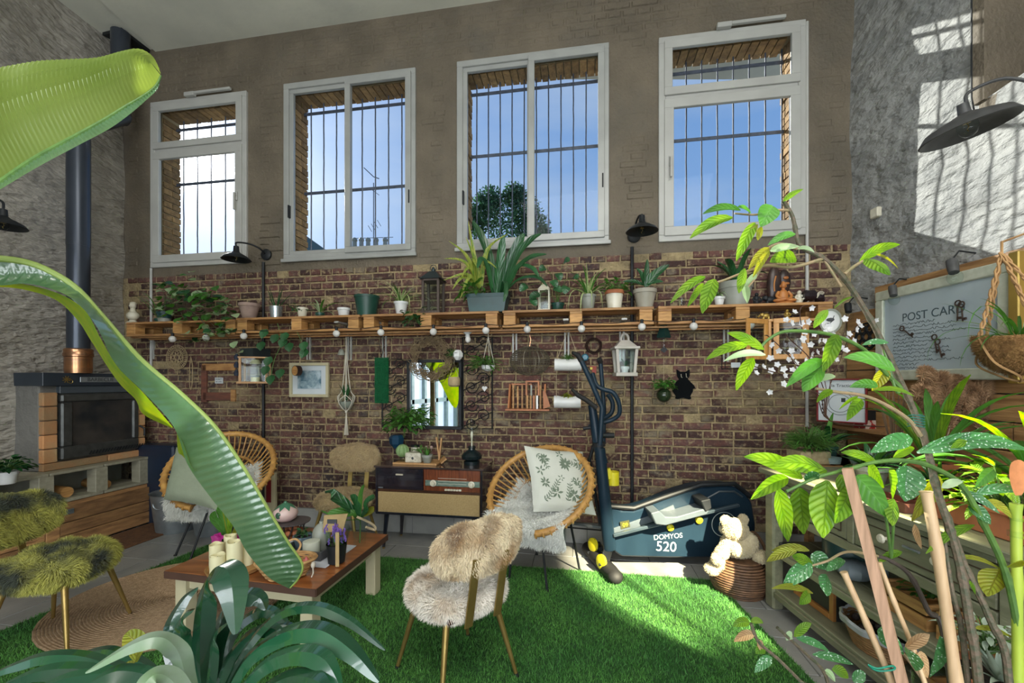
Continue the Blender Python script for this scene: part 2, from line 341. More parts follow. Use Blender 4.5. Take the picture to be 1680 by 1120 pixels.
overlay(SAGE, (.12, .10, .055), 18, .62, .70, amt=.6)
FIREB = mat('fire_brick', (.50, .24, .10), (.40, .27, .14), r=.85, sc=9, rnd=.3, bump=.5, bs=50)
RAFFIA = mat('rattan', (.56, .31, .085), (.36, .18, .05), r=.45, sc=24, rnd=.15)
WICKER = mat('brown_wicker', (.17, .085, .04), (.08, .04, .02), r=.6, sc=30, rnd=.4)
JUTE = mat('jute_braid', (.46, .31, .18), (.29, .185, .10), r=.9, sc=60, rnd=.25, bump=.8, bs=120)
COIR = mat('coir_mat', (.17, .075, .028), (.10, .045, .02), r=.95, sc=30, bump=.8, bs=120)
BRASS = mat('brushed_brass', (.40, .28, .09), (.30, .20, .06), r=.38, m=.75, sc=10)
RUBBER = mat('black_rubber', (.01, .01, .01), r=.7)
STEEL = mat('galvanised_steel', (.30, .33, .34), (.22, .25, .26), r=.4, m=.6, sc=12)
COPPER = mat('flue_collar_copper', (.55, .27, .13), (.30, .17, .11), r=.25, m=.9, sc=3, st=(1, 1, 10))
DARKW = mat('dark_walnut', (.09, .035, .018), (.045, .018, .010), r=.3, sc=3, st=(1, 12, 12), coat=.3)
REDW = mat('rosewood_veneer', (.20, .055, .02), (.10, .028, .012), r=.25, sc=9, st=(9, 1, 1), coat=.5)
TABLEW = mat('varnished_tabletop', (.36, .125, .035), (.22, .07, .02), r=.28, sc=3.5, st=(1.2, 9, 9), coat=.4)
TABLEE = mat('tabletop_edge', (.085, .04, .025), r=.6)
CREAM = mat('cream_paint', (.52, .47, .30), (.46, .41, .26), r=.5, sc=6)
WAX = mat('ivory_wax', (.80, .76, .50), (.74, .69, .42), r=.4, sc=5, tr=.12)
IVORY = mat('ivory_ceramic', (.68, .64, .52), (.56, .52, .40), r=.35, sc=12)
POTW = mat('white_ceramic', (.70, .70, .68), (.60, .61, .60), r=.3, sc=6)
TERRA = mat('terracotta', (.44, .15, .06), (.33, .11, .05), r=.8, sc=12)
TERRAP = mat('dusty_terracotta', (.36, .26, .21), (.27, .19, .16), r=.85, sc=12)
GREYC = mat('grey_ceramic', (.30, .31, .27), (.22, .23, .19), r=.45, sc=9)
TEALP = mat('dark_teal_plastic', (.014, .045, .045), (.02, .07, .07), r=.4, sc=8, bump=.3, vein=((.14, .24, .08), 7, 1.6))
GREENP = mat('dark_green_plastic', (.01, .05, .035), (.015, .07, .05), r=.4, sc=8)
SOIL = mat('soil', (.03, .02, .013), (.015, .01, .008), r=1, sc=60, bump=.8)
LG = mat('leaf_green', (.045, .15, .022), (.08, .24, .035), r=.42, sc=9, rnd=.35, tr=.3, bump=.35, vein=((.10, .26, .06), 7, 1.6))
LD = mat('leaf_dark_green', (.012, .060, .018), (.022, .10, .03), r=.25, sc=9, rnd=.3, tr=.12, coat=.2, bump=.3, vein=((.04, .13, .05), 7, 1.4))
LB = mat('leaf_bright_green', (.10, .24, .015), (.22, .38, .03), r=.42, sc=24, bump=.5, bs=40, rnd=.22, tr=.42, vein=((.05, .13, .01), 8, 1.8))
LY = mat('leaf_yellow_green', (.24, .30, .025), (.36, .36, .05), r=.45, sc=24, bump=.5, bs=40, rnd=.2, tr=.42, vein=((.16, .12, .01), 8, 1.8))
LP = mat('leaf_pale_back', (.28, .40, .20), (.36, .47, .28), r=.35, sc=14, rnd=.2, tr=.3)
LT = mat('leaf_dry_tan', (.42, .24, .10), (.55, .38, .20), r=.7, sc=22, rnd=.3, tr=.3, bump=.4, vein=((.20, .10, .04), 8, 1.8))
LS = mat('leaf_spotted', (.05, .17, .055), (.08, .24, .08), r=.3, sc=9, rnd=.2, tr=.22, bump=.3, vein=((.03, .10, .03), 7, 1.6)); voro_spots(LS, (.50, .64, .50), 150, .30)
LV = mat('leaf_cream_striped', (.30, .42, .14), (.55, .62, .34), r=.4, sc=3, st=(60, 60, 1), rnd=.2, tr=.3)
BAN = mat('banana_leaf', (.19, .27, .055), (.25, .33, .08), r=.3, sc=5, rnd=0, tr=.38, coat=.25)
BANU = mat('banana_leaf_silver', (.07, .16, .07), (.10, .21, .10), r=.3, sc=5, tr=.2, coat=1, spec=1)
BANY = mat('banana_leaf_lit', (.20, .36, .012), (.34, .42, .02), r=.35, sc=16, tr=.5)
CANE = mat('begonia_cane', (.13, .09, .06), (.05, .06, .03), r=.7, sc=120, rnd=.1, bump=.5)
CANEG = mat('green_cane', (.10, .20, .04), (.06, .13, .03), r=.4, sc=40)
TWIG = mat('pinkish_twig', (.34, .22, .13), (.20, .17, .08), r=.6, sc=40)
BAMBOO = mat('bamboo_stake', (.60, .42, .24), (.44, .29, .16), r=.45, sc=7, st=(8, 8, 1))
STAKE = mat('pine_stake', (.50, .30, .19), (.34, .20, .12), r=.6, sc=9, st=(14, 14, 1))
YBAM = mat('yellow_green_bamboo', (.42, .52, .06), (.30, .42, .05), r=.35, sc=6)
FURC = mat('cream_tan_fur', (.86, .80, .70), (.50, .33, .16), r=.9, sc=5.5, lo=.50, hi=.68, sheen=.3)
FURM = mat('moss_green_fur', (.50, .48, .10), (.05, .06, .04), r=.9, sc=5, lo=.46, hi=.60, sheen=.2)
FURK = mat('tan_fur', (.50, .38, .20), (.36, .25, .12), r=.9, sc=6, sheen=.3)
FURW = mat('white_sheepskin', (.88, .88, .82), (.78, .79, .73), r=.9, sc=7, sheen=.4)
SAGEC = mat('sage_linen', (.27, .31, .22), (.22, .26, .18), r=.9, sc=5, bump=.5, bs=20)
YEL = mat('yellow_plastic', (.72, .62, .02), r=.4)
ELB = mat('charcoal_plastic', (.008, .020, .034), (.012, .028, .044), r=.35, sc=4, spec=.25)
ELG = mat('grey_plastic', (.085, .105, .12), r=.4)
INK = mat('print_ink', (.05, .055, .06), r=.8)
LETW = mat('silver_lettering', (.55, .62, .62), r=.4)
PAPER = mat('paper_white', (.60, .64, .66), (.50, .55, .58), r=.4, sc=3)
FRAMEW = mat('distressed_white_frame', (.56, .58, .48), (.44, .46, .36), r=.5, sc=8, st=(3, 3, 3))
BLOOM = mat('white_petal', (.78, .78, .80), r=.6, tr=.2)
GLOBE = mat('frosted_globe', (.78, .77, .74), r=.35, tr=.2)
WIRE = mat('aged_wire', (.22, .20, .15), (.12, .11, .08), r=.4, m=.6, sc=30)
TWINE = mat('twine', (.50, .40, .25), r=.9)
COTTON = mat('cotton_cord', (.62, .58, .48), r=.9)
# ---------------- the room shell
WT = .25
sA = -.0; sB = WLEN; ZB = 2.50; ZC = 4.88
WPX = {1: ((250, 170), (409, 151), (405, 430), (250, 442)), 2: ((468, 140), (684, 113), (682, 418), (467, 428)),
       3: ((751, 104), (1000, 72), (998, 400), (750, 409)), 4: ((1080, 67), (1320, 33), (1320, 386), (1080, 398))}
WIN = {}
for k, c in WPX.items():
    q = [WS(*p) for p in c]; WIN[k] = ((q[0][0]+q[3][0])/2, (q[1][0]+q[2][0])/2, (q[2][1]+q[3][1])/2, (q[0][1]+q[1][1])/2)
INS = .05
m = MB(TW); m.box(-.4, sB+.4, .0, WT, 0, ZB)
wallb = m.out('wall_back', MORTAR, kind='structure', smooth=False)
m = MB(TW); s = -.4
for k in (1, 2, 3, 4):
    a, b, z0, z1 = WIN[k]; a += INS; b -= INS; z0 += INS; z1 -= INS
    m.box(s, a, 0, WT, ZB, ZC+.1); m.box(a, b, 0, WT, ZB, z0); m.box(a, b, 0, WT, z1, ZC+.1); s = b
m.box(s, sB+.4, 0, WT, ZB, ZC+.1)
paint = m.out('painted_wall', PAINT, kind='structure', smooth=False); paint.name = 'wall_back_upper'
# bricks of the bare lower wall, English bond; the largest-showing 300 are single pieces
def brick_mesh(l, h, d, jit, bv=.006, name='brick'):
    me = bpy.data.meshes.new(name); b = bv; j = lambda: random.uniform(-jit, jit)
    vs = [(0+j(), 0, 0+j()), (l+j(), 0, 0+j()), (l+j(), 0, h+j()), (0+j(), 0, h+j()),
          (b+j(), -d, b+j()), (l-b+j(), -d, b+j()), (l-b+j(), -d, h-b+j()), (b+j(), -d, h-b+j()), (l/2+j(), -d-.002, h/2)]
    me.from_pydata(vs, [], [(0, 1, 5, 4), (1, 2, 6, 5), (2, 3, 7, 6), (3, 0, 4, 7), (4, 5, 8), (5, 6, 8), (6, 7, 8), (7, 4, 8)])
    me.materials.append(BRICK); return me
CH = .0685; bricks = []
z = .185; r_ = 0
while z+CH < ZB+.05:
    hd = r_ % 2; ln = .107 if hd else .222; s = -.02-(.05 if hd else 0)-random.uniform(0, .02)
    while s < sB:
        l = ln*random.uniform(.94, 1.05)
        top = ZB-.03+.05*math.sin(s*3.1)+random.uniform(-.03, .05)
        if s > 0 and s+l < sB and z+CH < top+.085 and random.random() > .012: bricks.append((s, z+random.uniform(-.002, .002), l, CH-.013, random.uniform(.006, .014)))
        s += l+.012
    z += CH; r_ += 1
bricks.sort(key=lambda b: -(b[2]*(1+b[0]*.14))*(1 if b[1] < 1.8 else .6))
one = [b for b in bricks if b[2] > .15][:300]; ids = set(map(id, one))
var = [brick_mesh(.222, CH-.013, .010, .003) for _ in range(6)]
for s, z, l, h, d in one:
    o = bpy.data.objects.new('brick', random.choice(var)); COL.objects.link(o); o.parent = wallb
    o.matrix_world = TW @ Matrix.Translation((s, 0, z)) @ Matrix.Diagonal((l/.222, d/.010, 1, 1))
m = MB(TW)
rest = [b for b in bricks if id(b) not in ids]
for s, z, l, h, d in rest:
    j = lambda: random.uniform(-.003, .003); b = .006
    m.add([(s+j(), 0, z+j()), (s+l+j(), 0, z+j()), (s+l+j(), 0, z+h+j()), (s+j(), 0, z+h+j()), (s+b, -d, z+b), (s+l-b, -d, z+b), (s+l-b, -d, z+h-b), (s+b, -d, z+h-b)],
          [(0, 1, 5, 4), (1, 2, 6, 5), (2, 3, 7, 6), (3, 0, 4, 7), (4, 5, 6, 7)])
m.out('brickwork', BRICK, wallb, kind='stuff', smooth=False)
# painted-over bricks of the upper wall: low relief, drowned in paint in places
m = MB(TW); z = ZB+.06; r_ = 0
from mathutils import noise as mn
while z+CH < ZC:
    hd = r_ % 2; ln = .107 if hd else .222; s = -.03-(.05 if hd else 0)
    while s < sB:
        l = ln*random.uniform(.95, 1.04); cx = s+l/2; cz = z+CH/2
        clear = all(not (a-.13 < cx < b+.13 and z0-.05 < cz < z1+.07) for a, b, z0, z1 in WIN.values())
        d = .011*(.55+1.2*mn.noise(V((s*.9, z*1.1, 3))))+random.uniform(-.002, .002)
        if clear and s > 0 and s+l < sB and d > .002:
            b = .009; h = CH-.014; j = lambda: random.uniform(-.003, .003)
            m.add([(s+j(), 0, z+j()), (s+l+j(), 0, z+j()), (s+l+j(), 0, z+h+j()), (s+j(), 0, z+h+j()), (s+b, -d, z+b), (s+l-b, -d, z+b), (s+l-b, -d, z+h-b), (s+b, -d, z+h-b)],
                  [(0, 1, 5, 4), (1, 2, 6, 5), (2, 3, 7, 6), (3, 0, 4, 7), (4, 5, 6, 7)])
        s += l+.013
    z += CH; r_ += 1
m.out('painted_brickwork', PAINT, paint, kind='stuff', smooth=False)
# other walls, ceiling
LC = V((-4.08, 4.51, 0)); LB_ = V((-4.16, -3.6, 0))
RC = WEND; RB_ = RC-RD*7.1
def wallseg(name, a, b, th, mt, z0=0, z1=ZC):
    m = MB(); e_ = (b-a).normalized(); n_ = V((e_.y, -e_.x, 0))*th
    m.prism([a+V((0, 0, z0)), b+V((0, 0, z0)), b+V((0, 0, z1)), a+V((0, 0, z1))], n_); return m.out(name, mt, kind='structure', smooth=False)
def rough_wall(name, a, b, side, mt, amp, cut=None):
    """uneven hand-thrown plaster: a displaced sheet with a solid back"""
    m = MB(); n = 90; k = 60; e_ = b-a; nn = V((side, 0, 0)); vs = []
    for j in range(k+1):
        for i in range(n+1):
            p = a+e_*(i/n)+V((0, 0, ZC*j/k)); d = mn.fractal(V((p.y*1.7, p.z*1.7, side)), 1, 2, 4)*amp
            vs.append(p+nn*(d-amp*.6))
    fs = [(j*(n+1)+i, j*(n+1)+i+1, (j+1)*(n+1)+i+1, (j+1)*(n+1)+i) for j in range(k) for i in range(n)]
    if cut: fs = [f for f in fs if not cut(sum((vs[i] for i in f), V())/4)]
    m.add(vs, fs)
    if cut:
        m.box(2.75, 2.95, min(a.y, b.y), max(a.y, b.y), 0, 3.0); m.box(2.72, 2.95, 2.42, max(a.y, b.y), 3.0, ZC)
    else: m.box(min(a.x, b.x)-(.3 if side > 0 else -.07), max(a.x, b.x)-(.07 if side > 0 else -.3), min(a.y, b.y), max(a.y, b.y), 0, ZC)
    return m.out(name, mt, kind='structure', ang=80)
rough_wall('wall_left', LB_, LC, 1, PLASTER_L, .035)
rough_wall('wall_right', RC, RB_, -1, PLASTER, .028, cut=lambda p: p.y < 2.42 and p.y > .2 and p.z > 3.0)
m = MB(); m.box(3.10, 3.2, -.2, 2.6, 2.9, ZC); m.box(2.67, 3.15, .2, 2.44, 2.94, 3.0); m.box(2.655, 3.15, 2.40, 2.46, 3.0, ZC); m.box(2.63, 3.15, -.1, .2, 3.0, ZC); m.out('wall_right_recess', PAINT, kind='structure', smooth=False)
m = MB(); m.box(-4.6, 3.2, -3.6, 4.9, ZC, ZC+.15); m.out('ceiling', CEIL, kind='structure', smooth=False)
# soffit slab with the notch by the flue
m = MB(); m.prism([V((-3.72, 4.45, ZC-.03)), V((2.6, 3.40, ZC-.03)), V((2.6, 1.5, ZC-.03)), V((-3.72, 1.5, ZC-.03))], (0, 0, .03)); m.out('trim_1', CEIL, kind='structure', smooth=False, ang=30)
# rear wall with glazed doors (only seen in the mirror)
m = MB(); m.box(-4.5, -3.4, -3.7, -3.5, 0, ZC); m.box(2.2, 3.2, -3.7, -3.5, 0, ZC); m.box(-3.4, 2.2, -3.7, -3.5, 3.5, ZC)
m.out('wall_rear', PLASTER_L, kind='structure', smooth=False)
FRT = mat('pale_teal_frame', (.30, .42, .42), r=.4)
dr = thing('door_1', 'glazed patio doors with pale teal frames', None, (-.6, -3.3, 0), kind='structure')
m = MB()
for i in range(9): m.box(-3.4+i*.7-.05, -3.4+i*.7+.05, -3.34, -3.28, 0, 3.5)
for zz in (0, 1.0, 2.3, 3.4): m.box(-3.4, 2.2, -3.35, -3.29, zz, zz+.12)
m.out('door_frame', FRT, dr, smooth=False)
dr2 = thing('door_2', 'side doors with pale teal frames', None, (-4.05, -1.9, 0), kind='structure')
m = MB()
for i in range(6): m.box(-4.14, -4.02, -3.3+i*.55, -3.2+i*.55, 0, 2.5)
for zz in (0, .9, 2.4): m.box(-4.14, -4.02, -3.3, -.45, zz, zz+.1)
m.out('door_frame', FRT, dr2, smooth=False); m = MB(); m.box(-4.11, -4.10, -3.25, -.5, .1, 2.4); m.out('pane', mat('daylit_pane', (.5, .6, .7), r=.2, emit=((.62, .74, .9), .9)), dr2, smooth=False)
# floor: grout bed and tiles aligned to the brick wall
m = MB(); m.box(-4.6, 3.2, -3.6, 4.9, -.2, -.004); floor = m.out('floor', GROUT, kind='structure', smooth=False)
tm = bpy.data.meshes.new('tile'); b_ = .003
tm.from_pydata([(b_, -b_, 0), (.6-b_, -b_, 0), (.6-b_, -.3+b_, 0), (b_, -.3+b_, 0), (0.001, -.001, -.005), (.599, -.001, -.005), (.599, -.299, -.005), (.001, -.299, -.005)], [],
    [(0, 3, 2, 1), (0, 1, 5, 4), (1, 2, 6, 5), (2, 3, 7, 6), (3, 0, 4, 7)]); tm.materials.append(TILE)
for i in range(-1, 12):
    for j in range(0, 13):
        o_ = TW @ V((i*.604+(.302 if j % 2 else 0)-.15, -j*.304, 0))
        if o_.y < .6 or o_.x > 2.75 or o_.x < -4.6: continue
        if -2.2 < o_.x < .9 and o_.y < 2.9: continue
        t = bpy.data.objects.new('tile', tm); COL.objects.link(t); t.parent = floor; t.matrix_world = TW @ Matrix.Translation((i*.604+(.302 if j % 2 else 0)-.15, -j*.304, 0))
# tiled skirting
bs = MB(TW); bs.box(0, sB, -.008, 0, 0, .182); base = bs.out('baseboard_back', GROUT, kind='structure', smooth=False)
bm_ = MB(); bm_.box(.002, .398, -.016, -.006, .002, .178); tpl = bm_.out('tile', TILE, base, smooth=False, bev=.002); tpl.matrix_world = TW
for i in range(1, int(sB/.4)+1):
    t = bpy.data.objects.new('tile', tpl.data); COL.objects.link(t); t.parent = base; t.matrix_world = TW @ Matrix.Translation((i*.4, 0, 0)) @ Matrix.Diagonal((min(1, (sB-i*.4)/.4), 1, 1, 1))
# ---------------- windows
def window(k):
    a, b, z0, z1 = WIN[k]; wd = b-a; h = z1-z0; o = thing('window_%d' % k, None, None, TW @ V((a, 0, z0)), kind='structure')
    T = TW @ Matrix.Translation((a, 0, z0)); ft = .055
    fm = WHITE if k in (1, 4) else ALU
    m = MB(T); y0, y1 = -.025, .05
    m.box(0, wd, y0, y1, 0, ft); m.box(0, wd, y0, y1, h-ft, h); m.box(0, ft, y0, y1, ft, h-ft); m.box(wd-ft, wd, y0, y1, ft, h-ft)
    if k in (1, 4): m.box(ft, wd-ft, y0+.005, y1, h*.685, h*.715)
    else: m.box(-.015, wd+.015, -.045, -.02, -.02, .012)
    m.out('window_frame', fm, o, smooth=False, bev=.004)
    def sash(x0, x1, za, zb, w, ya, lab=None):
        m = MB(T); m.box(x0, x1, ya, ya+.035, za, za+w); m.box(x0, x1, ya, ya+.035, zb-w, zb); m.box(x0, x0+w, ya, ya+.035, za+w, zb-w); m.box(x1-w, x1, ya, ya+.035, za+w, zb-w)
        s_ = m.out('sash', fm, o, smooth=False, bev=.003)
        m = MB(T); m.box(x0+w*.8, x1-w*.8, ya+.014, ya+.02, za+w*.8, zb-w*.8); m.out('pane', GLASS, s_, smooth=False); return s_
    if k in (1, 4):
        sash(ft*.8, wd-ft*.8, h*.71, h-ft*.8, .065, -.04); s2 = sash(ft*.8, wd-ft*.8, ft*.8, h*.69, .075, -.04)
        hx = wd-.09 if k == 1 else .09
        m = MB(T); m.box(hx-.012, hx+.012, -.055, -.04, h*.36, h*.41); m.box(hx-.008, hx+.008, -.085, -.065, h*.30, h*.40); m.box(hx-.008, hx+.008, -.07, -.05, h*.385, h*.40); m.out('handle', WHITE, s2, smooth=False, bev=.003)
        m = MB(T); m.box(wd*.42, wd*.86, -.06, -.03, h+.01, h+.035); m.box(wd*.40, wd*.50, -.07, -.03, h-.01, h+.03); m.out('opener', WHITE, o, smooth=False, bev=.004)
    else:
        c = wd/2
        s1 = sash(ft*.7, c+.02, ft*.7, h-ft*.7, .055, -.005); s2 = sash(c-.02, wd-ft*.7, ft*.7, h-ft*.7, .055, -.045)
        m = MB(T); m.box(.055, .067, -.035, -.003, h*.24, h*.31); m.out('handle', BLACKM, s1, smooth=False); m = MB(T); m.box(wd-.06, wd-.048, -.05, -.043, h*.27, h*.34); m.out('handle', BLACKM, s2, smooth=False)
    # brick reveal outside the frame
    x0, x1, za, zb = INS-.002, wd-INS+.002, INS, h-INS
    m = MB(T); m.box(x0, x0+.012, .052, WT, za, zb); m.box(x1-.012, x1, .052, WT, za, zb); m.box(x0, x1, .052, WT, zb-.012, zb); m.box(x0, x1, .052, WT+.03, za-.03, za+.01)
    m.out('reveal', RMORT, o, smooth=False)
    x = x0+.01
    while x < x1-.05:
        w_ = .07
        m = MB(T); m.box(x, x+w_-.01, .06, WT+.01, zb-.026-random.uniform(0, .006), zb-.010)
        m.out('brick', RBRICK, o, smooth=False); x += w_
    z = za+.02; r = 0
    while z < zb-.06:
        for side in ((0, 1) if k in (2, 3) else ((0,) if k == 1 else (1,))):
            segs = ((.06, .15), (.16, WT)) if r % 2 else ((.06, WT),)
            for ya, yb in segs:
                m = MB(T); d = random.uniform(.006, .018)
                if side == 0: m.box(x0+.01, x0+.012+d, ya, yb, z, z+.055)
                else: m.box(x1-.012-d, x1-.01, ya, yb, z, z+.055)
                m.out('brick', RBRICK, o, smooth=False)
        z += .067; r += 1
    # security bars
    n = {1: 6, 2: 9, 3: 11, 4: 8}[k]; x = x0; yb = WT-.05
    for i in range(n):
        x = x0+(x1-x0)*(i+.6)/n+.015
        m = MB(T)
        pts = [V((x+random.uniform(-.0015, .0015), yb, za+(zb-za)*q/18)) for q in range(19)]
        m.tube(pts, .0065, 6); m.out('bar', BARM, o)
    for zf in (.555 if k != 2 else .43, .90):
        m = MB(T); m.box(x0, x1, yb-.004, yb+.004, h*zf-.014, h*zf+.014); m.out('bar', BARM, o, smooth=False)
for k in (1, 2, 3, 4): window(k)
# lighter band of flat paint running down left of window 1 and right of window 4: conduit
def pipe(name, label, pts, r, m_, cat='pipe', n=8, group=None):
    q = MB(); q.tube(pts, r, n); return tag(q.out(name, m_), label, cat, group)
a = W(1324, 36, .02); b = W(1324, 700, .02); pipe('conduit', 'thin white conduit running down the brick beside the rightmost window', [a, V((a.x, a.y, b.z))], .012, WHITE)
a = W(248, 440, .02); b = W(248, 600, .02); pipe('conduit', 'thin white conduit below the leftmost window, behind the shelf plants', [a, V((a.x, a.y, b.z))], .012, WHITE)
pipe('lamp_pole', 'long black conduit pole running down the bricks behind the exercise machine', [W(1037, 405, .03), V((W(1037, 405, .03).x, W(1037, 405, .03).y, W(1037, 838, .03).z))], .014, BLACKM)
pipe('lamp_pole', 'black conduit pole descending the bricks behind the left rattan chair', [W(432, 430, .03), V((W(432, 430, .03).x, W(432, 430, .03).y, W(432, 800, .03).z))], .014, BLACKM)
m = MB(); m.box(-20, 20, 5.2, 30, -.2, 0); m.out('ground', GROUT, kind='structure', smooth=False)
# outdoors: neighbour's roof and chimney pots, aerial, tree
ROOF = mat('slate_roof', (.08, .14, .16), r=.7, sc=30, st=(1, 1, 6)); 
def sky_pt(x, y, Y): return P(x, y, Y)
ho = thing('house', 'neighbouring house roof seen through the lower left of the second window', 'house', P(500, 430, 11))
m = MB(); m.prism([P(480, 382, 11), P(500, 385, 11), P(545, 418, 11), P(545, 440, 11), P(480, 440, 11)], (0, 3, 0)); m.out('roof', ROOF, ho, smooth=False)
m = MB(); m.prism([P(470, 415, 10.8), P(560, 415, 10.8), P(560, 717, 10.8), P(470, 717, 10.8)], (0, 3, 0)); m.out('wall', CREAM, ho, smooth=False)
ch = thing('chimney', 'row of five chimney pots on a stack beyond the second window', 'chimney', P(610, 430, 11))
m = MB(); m.prism([P(576, 404, 11), P(645, 404, 11), P(645, 715, 11), P(576, 715, 11)], (0, .8, 0)); m.out('stack', RMORT, ch, smooth=False)
for x in (582, 593, 604, 617, 632):
    m = MB(); m.lathe([(.06, -.1), (.055, .1), (.07, .11), (.07, .15), (.04, .19)], P(x, 402, 11.2), 10); m.out('chimney_pot', GREYC, ch)
m = MB(); m.tube([P(613, 404, 11.3), P(613, 300, 11.3)], .012, 6); m.tube([P(597, 275, 11.3), P(613, 290, 11.3), P(622, 293, 11.3)], .012, 6)
for i in range(4): m.bar(P(604+i*5, 370-i*3, 11.3), P(610+i*5, 380-i*3, 11.3), .012, .012)
m.bar(P(606, 308, 11.3), P(622, 320, 11.3), .012, .012); m.bar(P(576, 391, 11.3), P(645, 389, 11.3), .012, .012)
tag(m.out('aerial', BARM), 'thin television aerial mast above the chimney pots outside', 'aerial')
TREE = mat('outdoor_foliage', (.03, .085, .035), (.06, .14, .06), r=.7, rnd=.5, sc=4, tr=.2)
tr_ = thing('tree', 'dark green leafy tree beyond the bars of the third window', 'tree', P(835, 708, 12))
m = MB(); m.tube([P(835, 708, 12), P(830, 400, 12)], .15, 8); m.out('trunk', CANE, tr_)
m = MB()
for cx, cy, rr in ((820, 360, 45), (790, 350, 30), (860, 345, 28), (805, 330, 24), (875, 375, 30), (845, 320, 20), (770, 365, 30), (850, 380, 45), (890, 385, 14)):
    for i in range(900):
        u = V(RN.normal(0, 1, 3)).normalized()*(rr/FP*12)*RN.random()**.4; c = P(cx, cy, 12)+u; d = V(RN.normal(0, 1, 3)).normalized()*.085; e_ = d.orthogonal().normalized()*.035
        m.add([c, c+d*.5+e_, c+d, c+d*.5-e_], [(0, 1, 2, 3)])
m.out('foliage', TREE, tr_, kind='stuff', smooth=False)
# ---------------- pallet shelf on the back wall
SH = 2.0; SD = .30
def sx(x, d=SD): return WS(x, 510, d)[0]
PLAB = ['pallet shelf section at the far left end, under the trailing plant and cream figurine', 'pallet shelf section under the terracotta pot and steel bucket', 'pallet shelf section under the spider plant in white pot and dark lantern',
        'pallet shelf section holding the cream lantern and red-rimmed white pot', 'orange-toned pallet shelf section at the right end, under the small figurines']
for i, (xa, xb, blk) in enumerate(((207, 385, (.03, .48, .97)), (387, 590, (.05, .50, .95)), (594, 818, (.05, .48, .95)), (824, 1073, (.05, .50, .95)), (1080, 1367, (.04, .50, .97)))):
    a, b = sx(xa), sx(xb); o = thing('pallet_shelf', PLAB[i], 'shelf', TW @ V(((a+b)/2, -.15, SH-.144)), 'pallet shelves along the brick wall')
    dz = (-.012 if i == 0 else 0)
    for y0, y1 in ((-.30, -.20), (-.185, -.11), (-.095, -.02)):
        m = MB(TW); m.box(a, b, y0, y1, SH-.020+dz, SH+dz); m.out('plank', PINE, o, smooth=False, bev=.002)
    for f in blk:
        c = a+(b-a)*f; c = min(max(c, a+.05), b-.05)
        m = MB(TW); m.box(c-.05, c+.05, -.298, -.02, SH-.042+dz, SH-.0205+dz); m.out('plank', PINE, o, smooth=False, bev=.002)
        m = MB(TW); m.box(c-.05, c+.05, -.299, -.20, SH-.118+dz, SH-.0425+dz); m.out('block', PINEV, o, smooth=False, bev=.003)
        m = MB(TW); m.box(c-.05, c+.05, -.12, -.02, SH-.118+dz, SH-.0425+dz); m.out('block', PINEV, o, smooth=False, bev=.003)
    for y0, y1 in ((-.30, -.20), (-.12, -.02)):
        m = MB(TW); m.box(a, b, y0, y1, SH-.140+dz, SH-.1185+dz); m.out('plank', PINE, o, smooth=False, bev=.002)
m = MB(TW); a = sx(210); b = sx(1360); m.box(a, b, -.27, -.24, SH-.165, SH-.1525); m.box(a, b, -.10, -.07, SH-.165, SH-.1525)
tag(m.out('batten', PINE, smooth=False), 'long thin pine battens running beneath the pallet shelves', 'batten')
BRL = ['far left, by the climbing leaves', 'above and left of the small framed picture', 'right of the white cord plant hanger', 'above the green bead strands', 'above the oval wire basket', 'above the upper white tube planter', 'above the white wooden lantern', 'between the black cat and the honeycomb frame']
for i, x in enumerate((252, 508, 575, 632, 845, 930, 1020, 1190)):
    T = TWp(x, 570, 0); m = MB(T); m.box(-.022, -.008, -.02, -.001, -.12, .22); m.box(.008, .022, -.02, -.001, -.12, .22); m.box(-.022, .022, -.24, -.001, .205, .22)
    tag(m.out('shelf_bracket', WHITE, smooth=False), 'white metal double-strip shelf bracket on the bricks '+BRL[i], 'bracket', 'shelf brackets under the pallets')
# festoon globes under the shelf
st = thing('string_lights', 'string of frosted round bulbs hung along the underside of the pallet shelf', 'lights', W(700, 540, .31))
gx = [(283, 556), (338, 554), (400, 551), (552, 547), (625, 545), (711, 544), (797, 542), (865, 540), (954, 539), (1053, 536), (1138, 535), (1231, 533)]
pts = []
for i, (x, y) in enumerate(gx):
    g = W(x, y, .33); pts += [g+V((0, 0, .05)), ]
    if i+1 < len(gx): q = W((x+gx[i+1][0])/2, (y+gx[i+1][1])/2, .33); pts.append(q+V((0, 0, .035)))
    m = MB(); m.ell(g, .030, 16, 10); b_ = m.out('bulb', GLOBE, st); m = MB(); m.lathe([(.012, 0), (.014, .03), (.006, .034)], g+V((0, 0, .026)), 10); m.out('socket', BLACKM, b_)
m = MB(); m.tube(spl(pts, 4), .003, 5); m.out('cable', BLACKM, st)
